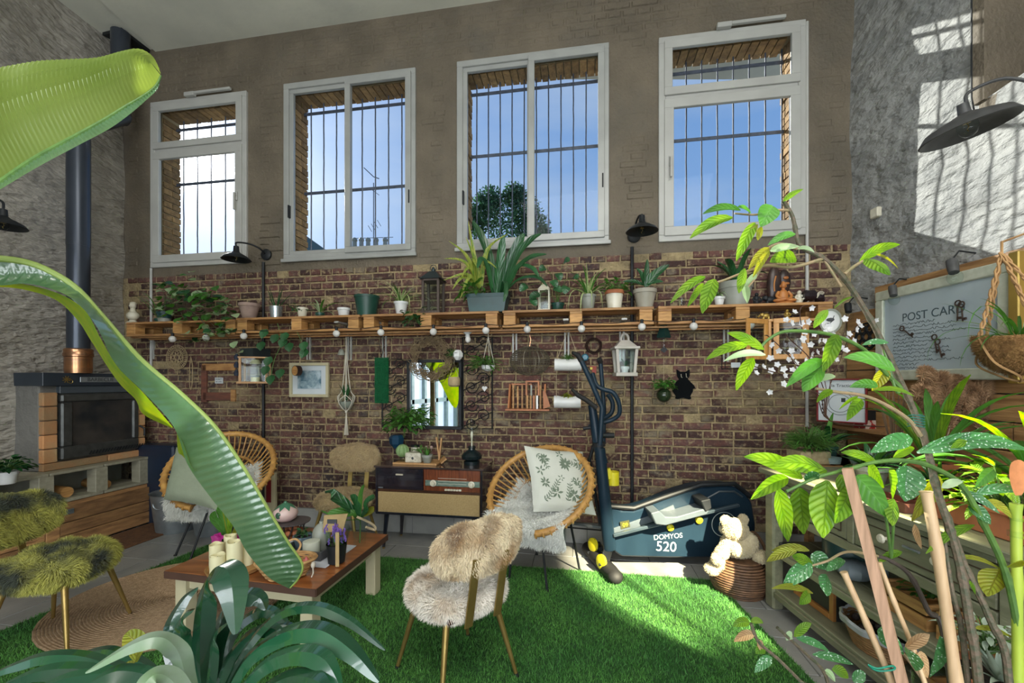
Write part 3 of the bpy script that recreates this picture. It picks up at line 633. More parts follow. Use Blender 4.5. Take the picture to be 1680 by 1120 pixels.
# ---------------- gooseneck wall lamps
def wall_lamp(label, T, R_=.135, drop=(0, -.30, -.03), tilt=.0, rise=.16, mat_=BLACKM, inner=None):
    o = thing('wall_lamp', label, 'lamp', T.translation); m = MB(T)
    m.lathe([(.055, 0), (.055, .018), (.04, .03)], (0, 0, 0), 18, (0, -1, 0)); m.out('wall_plate', mat_, o)
    d = V(drop); top = d+V((0, 0, .10))
    m = MB(T); m.tube(spl([(0, -.02, 0), (0, -.10, rise*.55), (d.x*.5, d.y*.62, rise), (d.x, d.y*.97, rise*.8), top]), .008, 8); m.out('arm', mat_, o)
    q = Matrix.Translation(d) @ Matrix.Rotation(tilt, 4, 'X'); m = MB(T @ q)
    s = R_/.135; pr = [(.022, .10), (.026, .05), (.045*s, .035), (.075*s, .02), (.115*s, -.002), (.135*s, -.028*s), (.131*s, -.030*s), (.11*s, -.008), (.07*s, .012), (.03, .03)]
    m.lathe(pr, (0, 0, 0), 28, cap=False); sh = m.out('lamp_shade', mat_, o)
    m = MB(T @ q); m.ell((0, 0, -.02), (.030*s, .030*s, .036*s), 14, 8); m.out('bulb', CLEAR, sh)
    m = MB(T @ q); m.lathe([(.016, .03), (.016, -.0)], (0, 0, 0), 10); m.tube([(0, 0, 0), (.006, 0, -.02), (-.006, 0, -.03), (0, 0, -.04)], .002, 5); m.out('socket', BRASS, sh)
    return o
wall_lamp('black gooseneck wall lamp above the steel bucket, between the two left windows', TWp(438, 418, .0), .125, (-.11, -.26, -.09), rise=.06)
wall_lamp('black gooseneck wall lamp between the two right-hand windows', TWp(1040, 388, .0), .125, (.03, -.28, -.03), rise=.10)
LM = mat('dull_grey_enamel', (.045, .045, .045), (.07, .07, .07), r=.5, sc=20)
wall_lamp('large grey enamel gooseneck lamp high on the right wall over the framed postcard', TRp(1740, 170, .0), .19, (-.10, -.34, -.03), tilt=.22, rise=.16, mat_=LM)
m = MB(); m.tube([R(1594, -60, .12), R(1594, 160, .12), R(1600, 190, .2)], .004, 6); tag(m.out('cable', BLACKM), 'thin black cable hanging down the right wall to the large lamp', 'cable')
m = MB(TRp(1441, 349, 0)); m.box(-.035, .035, -.035, 0, -.035, .035); tag(m.out('switch_box', IVORY, bev=.006, smooth=False), 'small cream square switch box on the grey right wall', 'switch')
wl_ = wall_lamp('black wall lamp shade just entering the picture at the left edge', at(V((-4.08, 3.17, 2.62)), PI/2), .13, (0, -.30, -.03))
# ---------------- generic potted things
def pot(o, m_, T, r0, r1, h, rim=.006, name='pot', soil=True, rimh=.02, parent=None):
    m = MB(T); m.lathe([(r0*.9, 0), (r0, .004), (r1, h-rimh), (r1+rim, h-rimh), (r1+rim, h), (r1-.004, h), (r1-.008, h-.015)], n=22, cap=False); m.lathe([(0, .001), (r0*.9, 0)], n=22, cap=False)
    p = m.out(name, m_, o)
    if soil: m = MB(T); m.lathe([(0, h-.012), (r1-.006, h-.014)], n=18, cap=False); m.out('soil', SOIL, p)
    return p
def straps(o, T, base_r, specs, mt, w, prof='strap', n=8, name='leaf', joined=False):
    mj = MB(T)
    for az, el, ln, dr in specs:
        pts = arc((base_r*math.cos(az), base_r*math.sin(az), 0), az, el, ln, dr, n); m = mj if joined else MB(T)
        m.blade(pts, w*random.uniform(.8, 1.15), V((0, 0, 1)) if el < 1.3 else V((math.cos(az+PI), math.sin(az+PI), .3)), .18, prof)
        if not joined: m.out(name, random.choice(mt) if isinstance(mt, list) else mt, o)
    if joined: return mj.out('foliage', mt, o, kind='stuff')
def rs(n, e0, e1, l0, l1, d0, d1, a0=0, a1=2*PI):
    return [(a0+(a1-a0)*(i+random.random()*.6)/n, random.uniform(e0, e1), random.uniform(l0, l1), random.uniform(d0, d1)) for i in range(n)]
def bush(o, T, R_, n, lw, ll, mt, el0=-.3, el1=1.3, stems=True, fold=.15, asp=(1, 1, 1)):
    ms = MB(T); m = MB(T)
    for i in range(n):
        az = random.uniform(0, 2*PI); el = random.uniform(el0, el1); rr = R_*random.uniform(.35, 1)
        e = V((math.cos(az)*math.cos(el)*rr*asp[0], math.sin(az)*math.cos(el)*rr*asp[1], math.sin(el)*rr*asp[2]))
        if stems: ms.tube([V((0, 0, 0)), e*.5+V((0, 0, rr*.15)), e], .0018, 4)
        a2 = az+random.uniform(-.7, .7); m.blade(arc(e, a2, random.uniform(-.6, .7), ll*random.uniform(.7, 1.2), .8, 4), lw*random.uniform(.8, 1.2), V((0, 0, 1)), fold, 'ov', 2)
    if stems: ms.out('stems', CANEG, o, kind='stuff')
    return m.out('foliage', mt, o, kind='stuff')
def shelf_T(x, d=.17, z=SH, s=1): 
    a = WS(x, 500, d)[0]; return frame(TW @ V((a, -d, z)), WE)
def pt(name, label, T, cat='plant', group=None): return thing(name, label, cat, T.translation, group)
# 1 figurine
T = shelf_T(218, .2, SH-.012); o = pt('figurine', 'cream stone bust figurine at the far left end of the pallet shelf', T, 'figurine')
m = MB(T); m.lathe([(.055, 0), (.055, .012), (.03, .025), (.028, .035)], n=14); m.out('base', IVORY, o)
m = MB(T); m.ell((0, 0, .08), (.055, .05, .045), 16, 10); m.lathe([(.035, .10), (.022, .14), (.02, .155)], n=12); m.out('bust', IVORY, o)
m = MB(T); m.ell((0, 0, .18), (.026, .030, .035), 14, 8); m.ell((0, -.028, .175), (.008, .012, .008), 8, 5); m.ell((0, .004, .20), (.03, .03, .02), 12, 6); m.out('head', IVORY, o)
# 2 trailing plant
T = shelf_T(270, .18, SH-.012); o = pt('trailing_plant', 'big trailing plant with rounded green leaves in a two-tone teal pot, spilling over the shelf', T)
pot(o, TEALP, T, .045, .062, .11); m = MB(T); m.lathe([(.0475, .004), (.054, .045), (.0545, .046)], n=20, cap=False); m.out('pot_band', GREYC, o)
mm = []
for i in range(150):
    t = i/150; x = 262+125*random.random()**.9; y = 462+abs(random.gauss(0, 1))*38+(x-262)*.22; 
    if y > 575: y = 450+random.random()*90
    p = W(x, y, random.uniform(.12, .42)); mm.append(p)
for x, y in ((308, 452), (320, 460), (300, 470), (330, 476), (318, 446), (345, 480), (352, 470), (295, 452), (340, 560), (385, 560), (392, 570), (365, 530), (378, 545), (390, 580), (375, 515), (355, 540)): mm.append(W(x, y, .33))
ms = MB(); c0 = T @ V((0, 0, .11))
for i, p in enumerate(mm):
    if i % 4 == 0: md = (c0+p)/2+V((0, 0, .12)); ms.tube(spl([c0, md, p], 4), .0022, 4)
    m = MB(); a2 = random.uniform(-2.6, -.5); m.blade(arc(p, a2, random.uniform(-.8, .5), random.uniform(.06, .095), .6, 5), random.uniform(.055, .08), V((random.uniform(-.4, .2), -.6, .8)), .12, 'ov')
    m.out('leaf', random.choice([LG, LD, LG, LP]), o)
ms.out('stems', CANE, o, kind='stuff')
T = shelf_T(262, .10, SH-.012); o = pt('grassy_plant', 'tall thin grassy plant behind the trailing plant at the left of the shelf', T); pot(o, GREENP, T, .035, .04, .06)
straps(o, T @ Matrix.Translation((0, 0, .05)), .01, rs(9, .9, 1.5, .25, .42, .8, 2.2), LG, .016, 'grass')
# 3 terracotta
T = shelf_T(409); o = pt('flower_pot', 'empty dusty terracotta pot on the shelf left of the steel bucket', T, 'pot'); pot(o, TERRAP, T, .055, .085, .155, .007, rimh=.03)
# 4 bucket
T = shelf_T(453); o = pt('bucket_plant', 'shiny steel bucket holding dark upright stems on the shelf', T); pot(o, mat('bright_zinc', (.50, .56, .58), r=.25, m=.8, sc=3, st=(9, 9, 1)), T, .048, .056, .12, .002, name='bucket')
straps(o, T @ Matrix.Translation((0, 0, .1)), .02, rs(10, .7, 1.4, .18, .3, .1, .4), LD, .012, 'grass')
# 5 cream pot
T = shelf_T(496); o = pt('potted_succulent', 'small cream pot with a dark layered succulent beside the steel bucket', T); pot(o, IVORY, T, .032, .046, .10)
bush(o, T @ Matrix.Translation((-.03, -.04, .06)), .08, 26, .025, .04, LD)
# wooden turned ornament inside pallet two
T = frame(W(487, 537, .28), WE); m = MB(T); m.lathe([(.035, -.012), (.045, 0), (.035, .012)], n=18, ax=(0, -1, 0)); tag(m.out('wooden_ring', PINEV), 'round wooden ornament inside the pallet opening below the small cream pot', 'ornament')
# 6 white pot
T = shelf_T(564); o = pt('potted_plant', 'small plain white pot with thin greenery, right of the cream pot', T); pot(o, POTW, T, .042, .052, .085)
T2 = shelf_T(525, .16); o = pt('trailing_plant', 'thin trailing vine with pale leaves lying over the shelf left of the plain white pot', T2)
pot(o, GREENP, T2, .03, .035, .05); straps(o, T2 @ Matrix.Translation((0, 0, .05)), .01, rs(8, .3, 1.2, .15, .28, 1.2, 2.2), [LG, LP], .02, 'ov')
# 7 big green pot
T = shelf_T(602, .16); o = pt('flower_pot', 'large empty dark green plastic pot on the shelf left of the spider plant', T, 'pot'); pot(o, GREENP, T, .08, .108, .19, .005)
# 8 spider plant
T = shelf_T(658, .19); o = pt('spider_plant', 'spider plant with arching pale leaves in a ribbed white pot', T); pot(o, POTW, T, .04, .058, .12)
straps(o, T @ Matrix.Translation((0, 0, .11)), .015, rs(34, .5, 1.45, .2, .36, 1.6, 3.2), [LV, LV, LG], .013, 'grass')
m = MB(T)
T3 = shelf_T(680, .27, SH-.02); o = pt('trailing_plant', 'small heart-leaved vine draped over the pallet under the spider plant', T3)
bush(o, T3, .12, 34, .04, .055, LD, -1.0, .6)
# 9 dark lantern
def lantern(name, label, T, w_, h, mt, roof=None, cat='lantern', peak=True, ring=True, candle=None, flare=1.0):
    roof = roof or mt; o = thing(name, label, cat, T.translation); a = w_/2; hb = h*.72; t = w_*.13
    m = MB(T); m.box(-a*1.1, a*1.1, -a*1.1, a*1.1, 0, h*.06); m.out('base', mt, o, smooth=False, bev=.003)
    m = MB(T)
    for sx_ in (-1, 1):
        for sy_ in (-1, 1): m.box(min(sx_*a, sx_*(a-t)), max(sx_*a, sx_*(a-t)), min(sy_*a, sy_*(a-t)), max(sy_*a, sy_*(a-t)), h*.06, hb)
    m.box(-a, a, -a, a, hb-t*.8, hb); m.out('frame', mt, o, smooth=False, bev=.002)
    for k in range(4):
        m = MB(T @ Matrix.Rotation(k*PI/2, 4, 'Z')); m.box(-a+t, a-t, -a+t*.4, -a+t*.5, h*.06, hb-t*.8); m.out('pane', CLEAR, o, smooth=False)
    m = MB(T); q = [V((x*a*1.2*flare, y*a*1.2*flare, hb)) for x, y in ((-1, -1), (1, -1), (1, 1), (-1, 1))]; tp = [V((x*a*.35, y*a*.35, h*.9)) for x, y in ((-1, -1), (1, -1), (1, 1), (-1, 1))]
    m.add(q+tp, [(0, 3, 2, 1), (0, 1, 5, 4), (1, 2, 6, 5), (2, 3, 7, 6), (3, 0, 4, 7), (4, 5, 6, 7)]); m.out('roof', roof, o, smooth=False)
    if ring:
        m = MB(T); m.lathe([(a*.2, h*.9), (a*.25, h*.94), (a*.08, h)], n=10); m.tube([V((a*.35*math.cos(x), 0, h*.98+a*.35*math.sin(x))) for x in np.linspace(0, 2*PI, 13)[:-1]], .003, 5, closed=True); m.out('finial', roof, o)
    if candle: m = MB(T); m.lathe([(a*.42, h*.06), (a*.42, h*.06+candle), (a*.38, h*.065+candle)], n=14); m.out('candle', WAX, o)
    return o
LANW = mat('weathered_grey_brown_wood', (.09, .065, .05), (.05, .035, .03), r=.7, sc=8, st=(8, 8, 1)); SLATE = mat('slate_metal', (.04, .055, .06), r=.4, m=.5)
lantern('lantern', 'tall dark weathered wooden lantern with a metal top on the shelf beside the long planter', shelf_T(711, .18), .16, .42, LANW, SLATE)
# 10 planter box with dracaena + clivia
T = shelf_T(801, .2); o = pt('planter_box', 'long dark teal planter box with dark strap leaves and yellow-striped leaves, under the third window', T)
m = MB(T); a, b, h = .17, .075, .155
for (x0, x1, z0, z1) in ((a*.88, a, 0, h-.03), (a*1.05, a*1.05, h-.03, h)):
    q = [V((sx_*x0, sy_*b*x0/a, z0)) for sx_, sy_ in ((-1, -1), (1, -1), (1, 1), (-1, 1))]+[V((sx_*x1, sy_*b*x1/a, z1)) for sx_, sy_ in ((-1, -1), (1, -1), (1, 1), (-1, 1))]
    m.add(q, [(0, 3, 2, 1), (0, 1, 5, 4), (1, 2, 6, 5), (2, 3, 7, 6), (3, 0, 4, 7)])
bx_ = m.out('planter', TEALP, o, smooth=False); m = MB(T); m.box(-a*.95, a*.95, -b*.9, b*.9, h-.03, h-.012); m.out('soil', SOIL, bx_, smooth=False)
def pixleaf(o, px, w, d, mt, prof='strap', nrm=None, fn=None, name='leaf', cols=4, fold=.16):
    """a leaf through points given as (x, y[, d]) on or near the wall"""
    pts = spl([W(p[0], p[1], p[2] if len(p) > 2 else d) for p in px], 5); m = MB(); m.blade(pts, w, nrm or V((.2, -.8, .5)), fold, prof, cols); return m.out(name, mt, o)
CL = [(((812, 480, .2), (805, 430, .22), (790, 390, .24), (775, 362, .24)), .075), (((815, 480, .2), (820, 430, .2), (826, 385, .22)), .07), (((820, 480, .2), (835, 430, .25), (850, 400, .28), (860, 383, .28)), .075),
      (((822, 482, .2), (845, 425, .3), (870, 395, .36), (888, 384, .38)), .06), (((822, 485, .2), (845, 445, .3), (870, 423, .38), (897, 417, .4)), .055), (((825, 485, .2), (850, 440, .34), (872, 440, .4), (884, 455, .42)), .05),
      (((808, 480, .2), (800, 440, .3), (790, 425, .36), (783, 440, .42)), .05), (((824, 486, .2), (850, 460, .34), (880, 455, .42), (898, 470, .45)), .045), (((820, 486, .2), (828, 462, .38), (830, 480, .44), (826, 495, .45)), .035)]
for px, w_ in CL: pixleaf(o, px, w_, .2, LD)
STR = mat('dracaena_striped', (.10, .22, .03), (.42, .42, .08), r=.4, sc=2.5, st=(45, 45, 1.5), tr=.25)
DR = [((788, 470), (778, 420), (768, 362)), ((788, 470), (765, 420), (736, 395)), ((788, 470), (800, 410), (836, 382)), ((787, 470), (762, 430), (728, 424)), ((787, 472), (765, 450), (727, 460)), ((787, 470), (780, 430), (764, 388)),
      ((788, 470), (770, 440), (757, 455)), ((788, 470), (775, 425), (783, 440)), ((788, 472), (760, 455), (742, 475)), ((789, 470), (795, 430), (815, 440)), ((787, 472), (770, 455), (755, 490))]
for px in DR: pixleaf(o, [(p[0], p[1], .2+.08*i) for i, p in enumerate(px)], .05, .2, STR, 'grass')
m = MB(T); m.tube([(-.05, 0, .13), (-.05, 0, .23)], .012, 8); m.out('stem', CANE, o)
bush(o, T @ Matrix.Translation((-.1, -.02, .17)), .13, 40, .04, .10, LG, -.2, .9)
# 11 cream lantern + pothos
lantern('lantern', 'small cream pointed metal lantern among the dark leaves on the shelf', shelf_T(893, .2), .095, .25, IVORY, cat='lantern', ring=False, flare=.9)
T = shelf_T(915, .12); o = pt('pothos', 'pothos vine with heart-shaped dark leaves around the small cream lantern', T); pot(o, GREENP, T, .04, .05, .08)
for x, y, dx, dy in ((865, 468, -12, 10), (886, 483, -18, 6), (908, 473, 14, 6), (925, 430, 10, -2), (895, 440, -10, 4), (915, 448, 4, 12), (870, 490, 10, 12), (905, 460, 8, 12), (940, 455, 8, 2), (930, 470, -4, 12)):
    m = MB(); p = W(x, y, .32); q = W(x+dx, y+dy, .34); m.blade(spl([p, (p+q)/2+V((0, -.01, .008)), q], 3), .07, V((.1, -.9, .5)), .1, 'ov'); m.out('leaf', LD, o)
    m = MB(); m.tube(spl([T @ V((0, 0, .07)), (T @ V((0, 0, .16))+p)/2+V((0, 0, .04)), p], 4), .002, 4); m.out('stem', CANEG, o)
# 12 second spider
T = shelf_T(965, .18); o = pt('spider_plant', 'upright spider plant with striped leaves in a grey pot, left of the red-rimmed pot', T); pot(o, GREYC, T, .045, .06, .13)
straps(o, T @ Matrix.Translation((0, 0, .12)), .015, rs(26, .7, 1.5, .22, .36, .8, 2.8), [LV, LG, LG], .018, 'grass')
straps(o, T @ Matrix.Translation((0, 0, .12)), .02, rs(4, .2, .5, .3, .4, 3.2, 3.8, -2.4, -.8), [LV], .016, 'grass')
# 13 white with terracotta rim
T = shelf_T(1008, .19); o = pt('potted_plant', 'white-painted pot with a bare terracotta rim on the shelf', T)
pp = pot(o, IVORY, T, .055, .07, .125, .0, rimh=.001); m = MB(T); m.lathe([(.070, .125), (.078, .126), (.078, .155), (.070, .155), (.068, .13)], n=22, cap=False); m.out('rim', TERRA, o)
bush(o, T @ Matrix.Translation((.02, -.01, .14)), .13, 50, .03, .05, LG, .1, 1.0)
# 14 grey-beige with rubber plant
T = shelf_T(1058, .19); o = pt('rubber_plant', 'rubber plant with broad dark leaves in a tall greige pot beside the black pole', T); pot(o, mat('greige_ceramic', (.36, .33, .27), (.28, .26, .2), r=.5, sc=4, st=(3, 3, 1)), T, .06, .085, .155, .008, rimh=.03)
for px, w_ in ((((1058, 470), (1075, 450), (1098, 434)), .07), (((1058, 470), (1052, 450), (1044, 440)), .05), (((1058, 470), (1060, 448), (1062, 425)), .05), (((1060, 465), (1075, 462), (1088, 462)), .05), (((1056, 468), (1040, 462), (1022, 462)), .045)):
    pixleaf(o, px, w_, .24, LD, 'ov')
m = MB(); m.tube([W(1058, 475, .19), W(1058, 448, .22)], .004, 6); m.out('stem', CANE, o)
# 15
T = shelf_T(1207, .17); o = pt('potted_plant', 'wide ribbed greige pot behind the foreground leaves on the right shelf', T); pot(o, GREYC, T, .085, .115, .19, .006, rimh=.05)
straps(o, T @ Matrix.Translation((0, 0, .18)), .02, rs(7, .8, 1.4, .2, .35, .8, 1.8), LD, .05)
T = shelf_T(1180, .24); o = pt('potted_plant', 'tiny white pot with a small leafy sprig left of the wide ribbed pot', T); pot(o, POTW, T, .028, .036, .07); bush(o, T @ Matrix.Translation((0, 0, .07)), .07, 16, .02, .05, LP, .2, 1.4)
T = shelf_T(1118, .2); o = pt('drinking_glass', 'small clear glass standing on the right shelf section', T, 'glass'); m = MB(T); m.lathe([(.026, 0), (.03, .075), (.028, .075), (.024, .006)], n=16, cap=False); m.out('bowl', CLEAR, o)
# 16 figurines
def figurine(label, T, s, mt, kind):
    o = thing('figurine', label, 'figurine', T.translation, 'small figurines on the right shelf'); T = T @ Matrix.Scale(s, 4)
    m = MB(T)
    if kind == 'buddha':
        m.lathe([(.085, 0), (.09, .012), (.07, .02)], n=16); m.out('base', mt, o); m = MB(T)
        m.ell((-.05, -.03, .035), (.055, .04, .02)); m.ell((.05, -.03, .035), (.055, .04, .02)); m.ell((0, 0, .085), (.045, .035, .065)); m.tube(spl([(-.042, 0, .125), (-.065, -.02, .08), (-.03, -.05, .045), (0, -.055, .045)]), .014, 8)
        m.tube(spl([(.042, 0, .125), (.065, -.02, .08), (.03, -.05, .045), (0, -.055, .045)]), .014, 8); m.lathe([(.016, .14), (.016, .165)], n=10); m.out('body', mt, o)
        m = MB(T); m.ell((0, -.003, .185), (.026, .027, .033)); m.ell((0, .003, .215), (.016, .016, .014)); m.ell((-.027, 0, .18), (.005, .006, .013)); m.ell((.027, 0, .18), (.005, .006, .013)); m.ell((0, -.03, .182), (.005, .005, .008)); m.out('head', mt, o)
    elif kind == 'seated':
        m.ell((0, 0, .035), (.035, .03, .035)); m.ell((0, 0, .075), (.024, .022, .03)); m.tube(spl([(-.02, 0, .09), (-.04, -.02, .06), (-.01, -.03, .04)]), .009, 6); m.tube(spl([(.02, 0, .09), (.04, -.02, .06), (.01, -.03, .04)]), .009, 6); m.out('body', mt, o)
        m = MB(T); m.ell((0, -.004, .115), (.02, .02, .023)); m.ell((0, -.024, .112), (.007, .009, .006)); m.out('head', mt, o)
    elif kind == 'elephant':
        m.ell((.01, 0, .05), (.045, .028, .032)); 
        for x, y in ((-.02, -.015), (-.02, .015), (.04, -.015), (.04, .015)): m.lathe([(.011, 0), (.011, .035)], (x, y, 0), 8)
        m.out('body', mt, o); m = MB(T); m.ell((-.042, 0, .065), (.022, .02, .022)); m.tube(spl([(-.06, 0, .06), (-.075, 0, .035), (-.085, 0, .05)]), .007, 6); m.ell((-.035, -.024, .065), (.015, .004, .02)); m.ell((-.035, .024, .065), (.015, .004, .02)); m.out('head', mt, o)
    elif kind == 'rock':
        for i in range(9): m.ell((random.uniform(-.07, .07), random.uniform(-.04, .04), random.uniform(.04, .09)), (random.uniform(.03, .055),)*3, 7, 5)
        m.out('body', mt, o, ang=10); m = MB(T)
        for i in range(5): m.tube([V((.03+.03*math.cos(a), -.055+i*.004, .07+.03*math.sin(a)))*(.6+.1*i) for a in np.linspace(.5, 3, 7)], .003, 5)
        m.out('horn', IVORY, o)
    return o
ORW = mat('orange_carved_wood', (.50, .20, .05), (.36, .12, .03), r=.45, sc=10); GOLD = mat('aged_gold', (.50, .34, .08), r=.4, m=.5, sc=9)
figurine('small dark seated figurine at the left of the row on the right shelf', shelf_T(1241, .22), .7, BLACKM, 'seated')
figurine('black elephant-like figurine left of the orange buddha', shelf_T(1262, .22), .8, BLACKM, 'elephant')
figurine('orange carved wooden seated buddha on the right shelf', shelf_T(1285, .22), .78, ORW, 'buddha')
figurine('small cream figurine right of the orange buddha', shelf_T(1311, .22), .75, IVORY, 'seated')
figurine('dark lumpy carved ornament at the right end of the shelf', shelf_T(1337, .22), .85, mat('dark_lacquer', (.02, .012, .016), r=.2), 'rock')
figurine('small golden elephant inside the right pallet opening', frame(TW @ V((WS(1255, 520, .25)[0], -.25, SH-.1175)), WE), .6, GOLD, 'elephant')
figurine('small golden seated figure inside the right pallet opening', frame(TW @ V((WS(1291, 520, .25)[0], -.25, SH-.1175)), WE), .55, GOLD, 'seated')
T = shelf_T(1277, .10); o = pt('carved_mask', 'tall dark carved wooden mask standing behind the orange buddha', T, 'ornament')
DK = mat('dark_ebony', (.018, .012, .012), (.05, .025, .018), r=.35, sc=14)
m = MB(T); m.ell((-.03, 0, .17), (.055, .03, .16)); m.ell((.045, .01, .2), (.05, .03, .1)); m.lathe([(.05, 0), (.045, .02)], n=14); m.out('body', DK, o)
m = MB(T); m.ell((.045, -.025, .225), (.02, .008, .012)); m.ell((.045, -.03, .18), (.025, .008, .01)); m.tube(spl([(-.04, -.03, .12), (-.045, -.035, .18), (-.03, -.03, .24)]), .006, 6); m.out('carved_feature', ORW, o)
# ---------------- things on the wall below the shelf
def wthing(name, label, cat, x, y, d=0, group=None): T = TWp(x, y, d); return thing(name, label, cat, T.translation, group), T
U = lambda x: (3.83/(1+((x-840)/700)/6.007))/700        # metres per pixel on the wall
# mandala
o, T = wthing('woven_disc', 'round pale woven mandala disc on the wall at the left', 'ornament', 290, 586, .02); r = .125
RAFP = mat('pale_raffia', (.42, .32, .18), r=.8, sc=30)
m = MB(T)
for rr, th in ((r, .004), (r*.86, .003), (r*.58, .004), (r*.2, .004)): m.tube([(rr*math.cos(a), 0, rr*math.sin(a)) for a in np.linspace(0, 2*PI, 33)[:-1]], th, 5, closed=True)
m.out('ring', RAFP, o); m = MB(T)
for k in range(30): a = k*2*PI/30; m.tube([(r*.6*math.cos(a), 0, r*.6*math.sin(a)), (r*math.cos(a), 0, r*math.sin(a))], .003, 4)
for k in range(8):
    a = k*PI/4; c = V((r*.38*math.cos(a), 0, r*.38*math.sin(a))); m.tube([c+V((.016*math.cos(b), 0, .016*math.sin(b))) for b in np.linspace(0, 2*PI, 9)[:-1]], .004, 4, closed=True)
m.out('weave', RAFP, o)
o, T = wthing('hanging_feather', 'long thin pale loop hanging just right of the woven disc', 'ornament', 313, 610, .02)
m = MB(T); m.tube(spl([(0, 0, .16), (.02, 0, .06), (.018, 0, -.1), (0, 0, -.18), (-.016, 0, -.1), (-.012, 0, .06)], 4), .004, 5, closed=True); m.out('loop', RAFP, o)
# crossed wooden boards + sign
REDB = mat('reddish_old_board', (.17, .06, .035), (.10, .04, .028), r=.7, sc=5, st=(1, 6, 6))
o, T = wthing('wooden_plaque', 'open square of reddish old boards fixed to the bricks behind the left lamp pole', 'ornament', 362, 624, 0)
for p in ((-.19, .19, .10, .17, PINE), (-.20, -.14, -.22, .16, REDB), (-.18, .14, -.20, -.12, REDB), (.14, .19, -.21, -.09, PINE)):
    m = MB(T); m.box(p[0], p[1], -.03, -.005, p[2], p[3]); m.out('board', p[4], o, smooth=False, bev=.003)
m = MB(T @ Matrix.Translation((0, 0, 0))); m.box(-.045, .045, -.022, -.016, -.03, .03); sg = m.out('sign', PAPER, None, smooth=False)
tag(sg, 'tiny pale two-line sign hanging inside the square of reddish boards', 'sign')
text("DON'T", .024, INK, T @ Matrix.Translation((0, -.0235, .012)) @ STAND, sg); text("BE LATE", .019, INK, T @ Matrix.Translation((0, -.0235, -.013)) @ STAND, sg)
# wood and glass lantern
T = TWp(419, 628, .22); LW = mat('light_oiled_wood', (.50, .28, .11), (.38, .2, .08), r=.5, sc=6, st=(6, 6, 1))
T = frame(W(419, 629, .22), Quaternion((0, 0, 1), .55) @ WE)
o = thing('lantern', 'light wooden lantern with glass sides holding two cream candles, hanging at the left', 'lantern', T.translation); a = .105; h = .235
m = MB(T); m.box(-a*1.25, a*1.25, -a*1.25, a*1.25, 0, .018); m.out('base', LW, o, smooth=False, bev=.003); m = MB(T); m.box(-a*1.15, a*1.15, -a*1.15, a*1.15, h, h+.012); m.out('top', LW, o, smooth=False)
for sx_ in (-1, 1):
    for sy_ in (-1, 1): m = MB(T); m.box(sx_*a-.009, sx_*a+.009, sy_*a-.009, sy_*a+.009, .018, h); m.out('post', LW, o, smooth=False)
for k in range(4): m = MB(T @ Matrix.Rotation(k*PI/2, 4, 'Z')); m.box(-a, a, -a-.001, -a+.002, .02, h); m.out('pane', CLEAR, o, smooth=False)
m = MB(T); m.lathe([(.038, .018), (.038, .06)], (0, 0, 0), 16); m.lathe([(.05, h-.05), (.03, h-.01)], (0, 0, 0), 16); m.out('candle', WAX, o)
m = MB(T); m.lathe([(.125, h+.012), (.125, h+.09), (.0, h+.10)], (0, 0, 0), 4); m.out('roof', SLATE, o, smooth=False)
o, T = wthing('hanging_bottles', 'dark hanging string of small bottles left of the wooden lantern', 'ornament', 388, 598, .06)
for i, z in enumerate((.08, 0, -.08)): m = MB(T); m.lathe([(.02, z-.03), (.026, z), (.012, z+.02), (.012, z+.03)], n=12); m.out('bottle', mat('smoky_glass%d' % i, (.05, .06, .09), r=.15), o)
m = MB(T); m.tube([(0, 0, .35), (0, 0, -.06)], .002, 4); m.out('cord', BLACKM, o)
# vines hanging from the shelf at 440-520
o, T = wthing('hanging_vine', 'dark heart-leaved vine hanging down in front of the shelf above the small picture', 'plant', 470, 560, .3)
for x, y in ((445, 585), (468, 555), (475, 562), (503, 572), (462, 605), (440, 600), (500, 560), (455, 548), (430, 560), (470, 545), (445, 615), (438, 540)):
    m = MB(); p = W(x, y, .3); m.blade(arc(p, random.uniform(-2.2, -.9), -1.0, .10, .3, 4), .085, V((0, -1, .3)), .1, 'ov'); m.out('leaf', LD, o)
m = MB(); m.tube(spl([W(455, 530, .28), W(462, 560, .3), W(450, 590, .3), W(444, 620, .3)], 5), .003, 5); m.tube(spl([W(480, 530, .28), W(490, 550, .3), W(503, 580, .3)], 5), .003, 5); m.out('stem', CANEG, o)
# wood slice hanging
o, T = wthing('wood_slice', 'round wood slice with dark bark hanging on a cord in front of the picture', 'ornament', 491, 608, .16)
m = MB(T); m.lathe([(.048, 0), (.05, .03), (.048, .045)], n=20, ax=(-.35, -1, 0)); m.out('bark', DK, o); m = MB(T); m.lathe([(0, .046), (.043, .0462)], n=20, ax=(-.35, -1, 0), cap=False); m.out('cut_face', PINEV, o)
m = MB(T); m.tube([(0, 0, .05), (0, .05, .38)], .003, 5); m.out('cord', TWINE, o)
# picture
def picture(label, T, w_, h, fw, mt, img, name='picture_frame', mat2=None, cat='picture'):
    o = thing(name, label, cat, T.translation); m = MB(T)
    m.box(-w_/2, w_/2, -.03, 0, h/2-fw, h/2); m.box(-w_/2, w_/2, -.03, 0, -h/2, -h/2+fw); m.box(-w_/2, -w_/2+fw, -.03, 0, -h/2+fw, h/2-fw); m.box(w_/2-fw, w_/2, -.03, 0, -h/2+fw, h/2-fw); m.out('frame', mt, o, smooth=False, bev=.003)
    m = MB(T); m.box(-w_/2+fw, w_/2-fw, -.012, -.002, -h/2+fw, h/2-fw); m.out('mat_board', mat2 or PAPER, o, smooth=False)
    return o
sc_ = U(509)
o = picture('small cream-framed blue and white picture on the left of the brick wall', TWp(509, 623, .018), 70*sc_, 56*sc_, .028, CREAM, None)
T = TWp(509, 623, .018); ART = mat('blue_white_print', (.07, .15, .20), (.45, .55, .60), r=.5, sc=11, lo=.42, hi=.6)
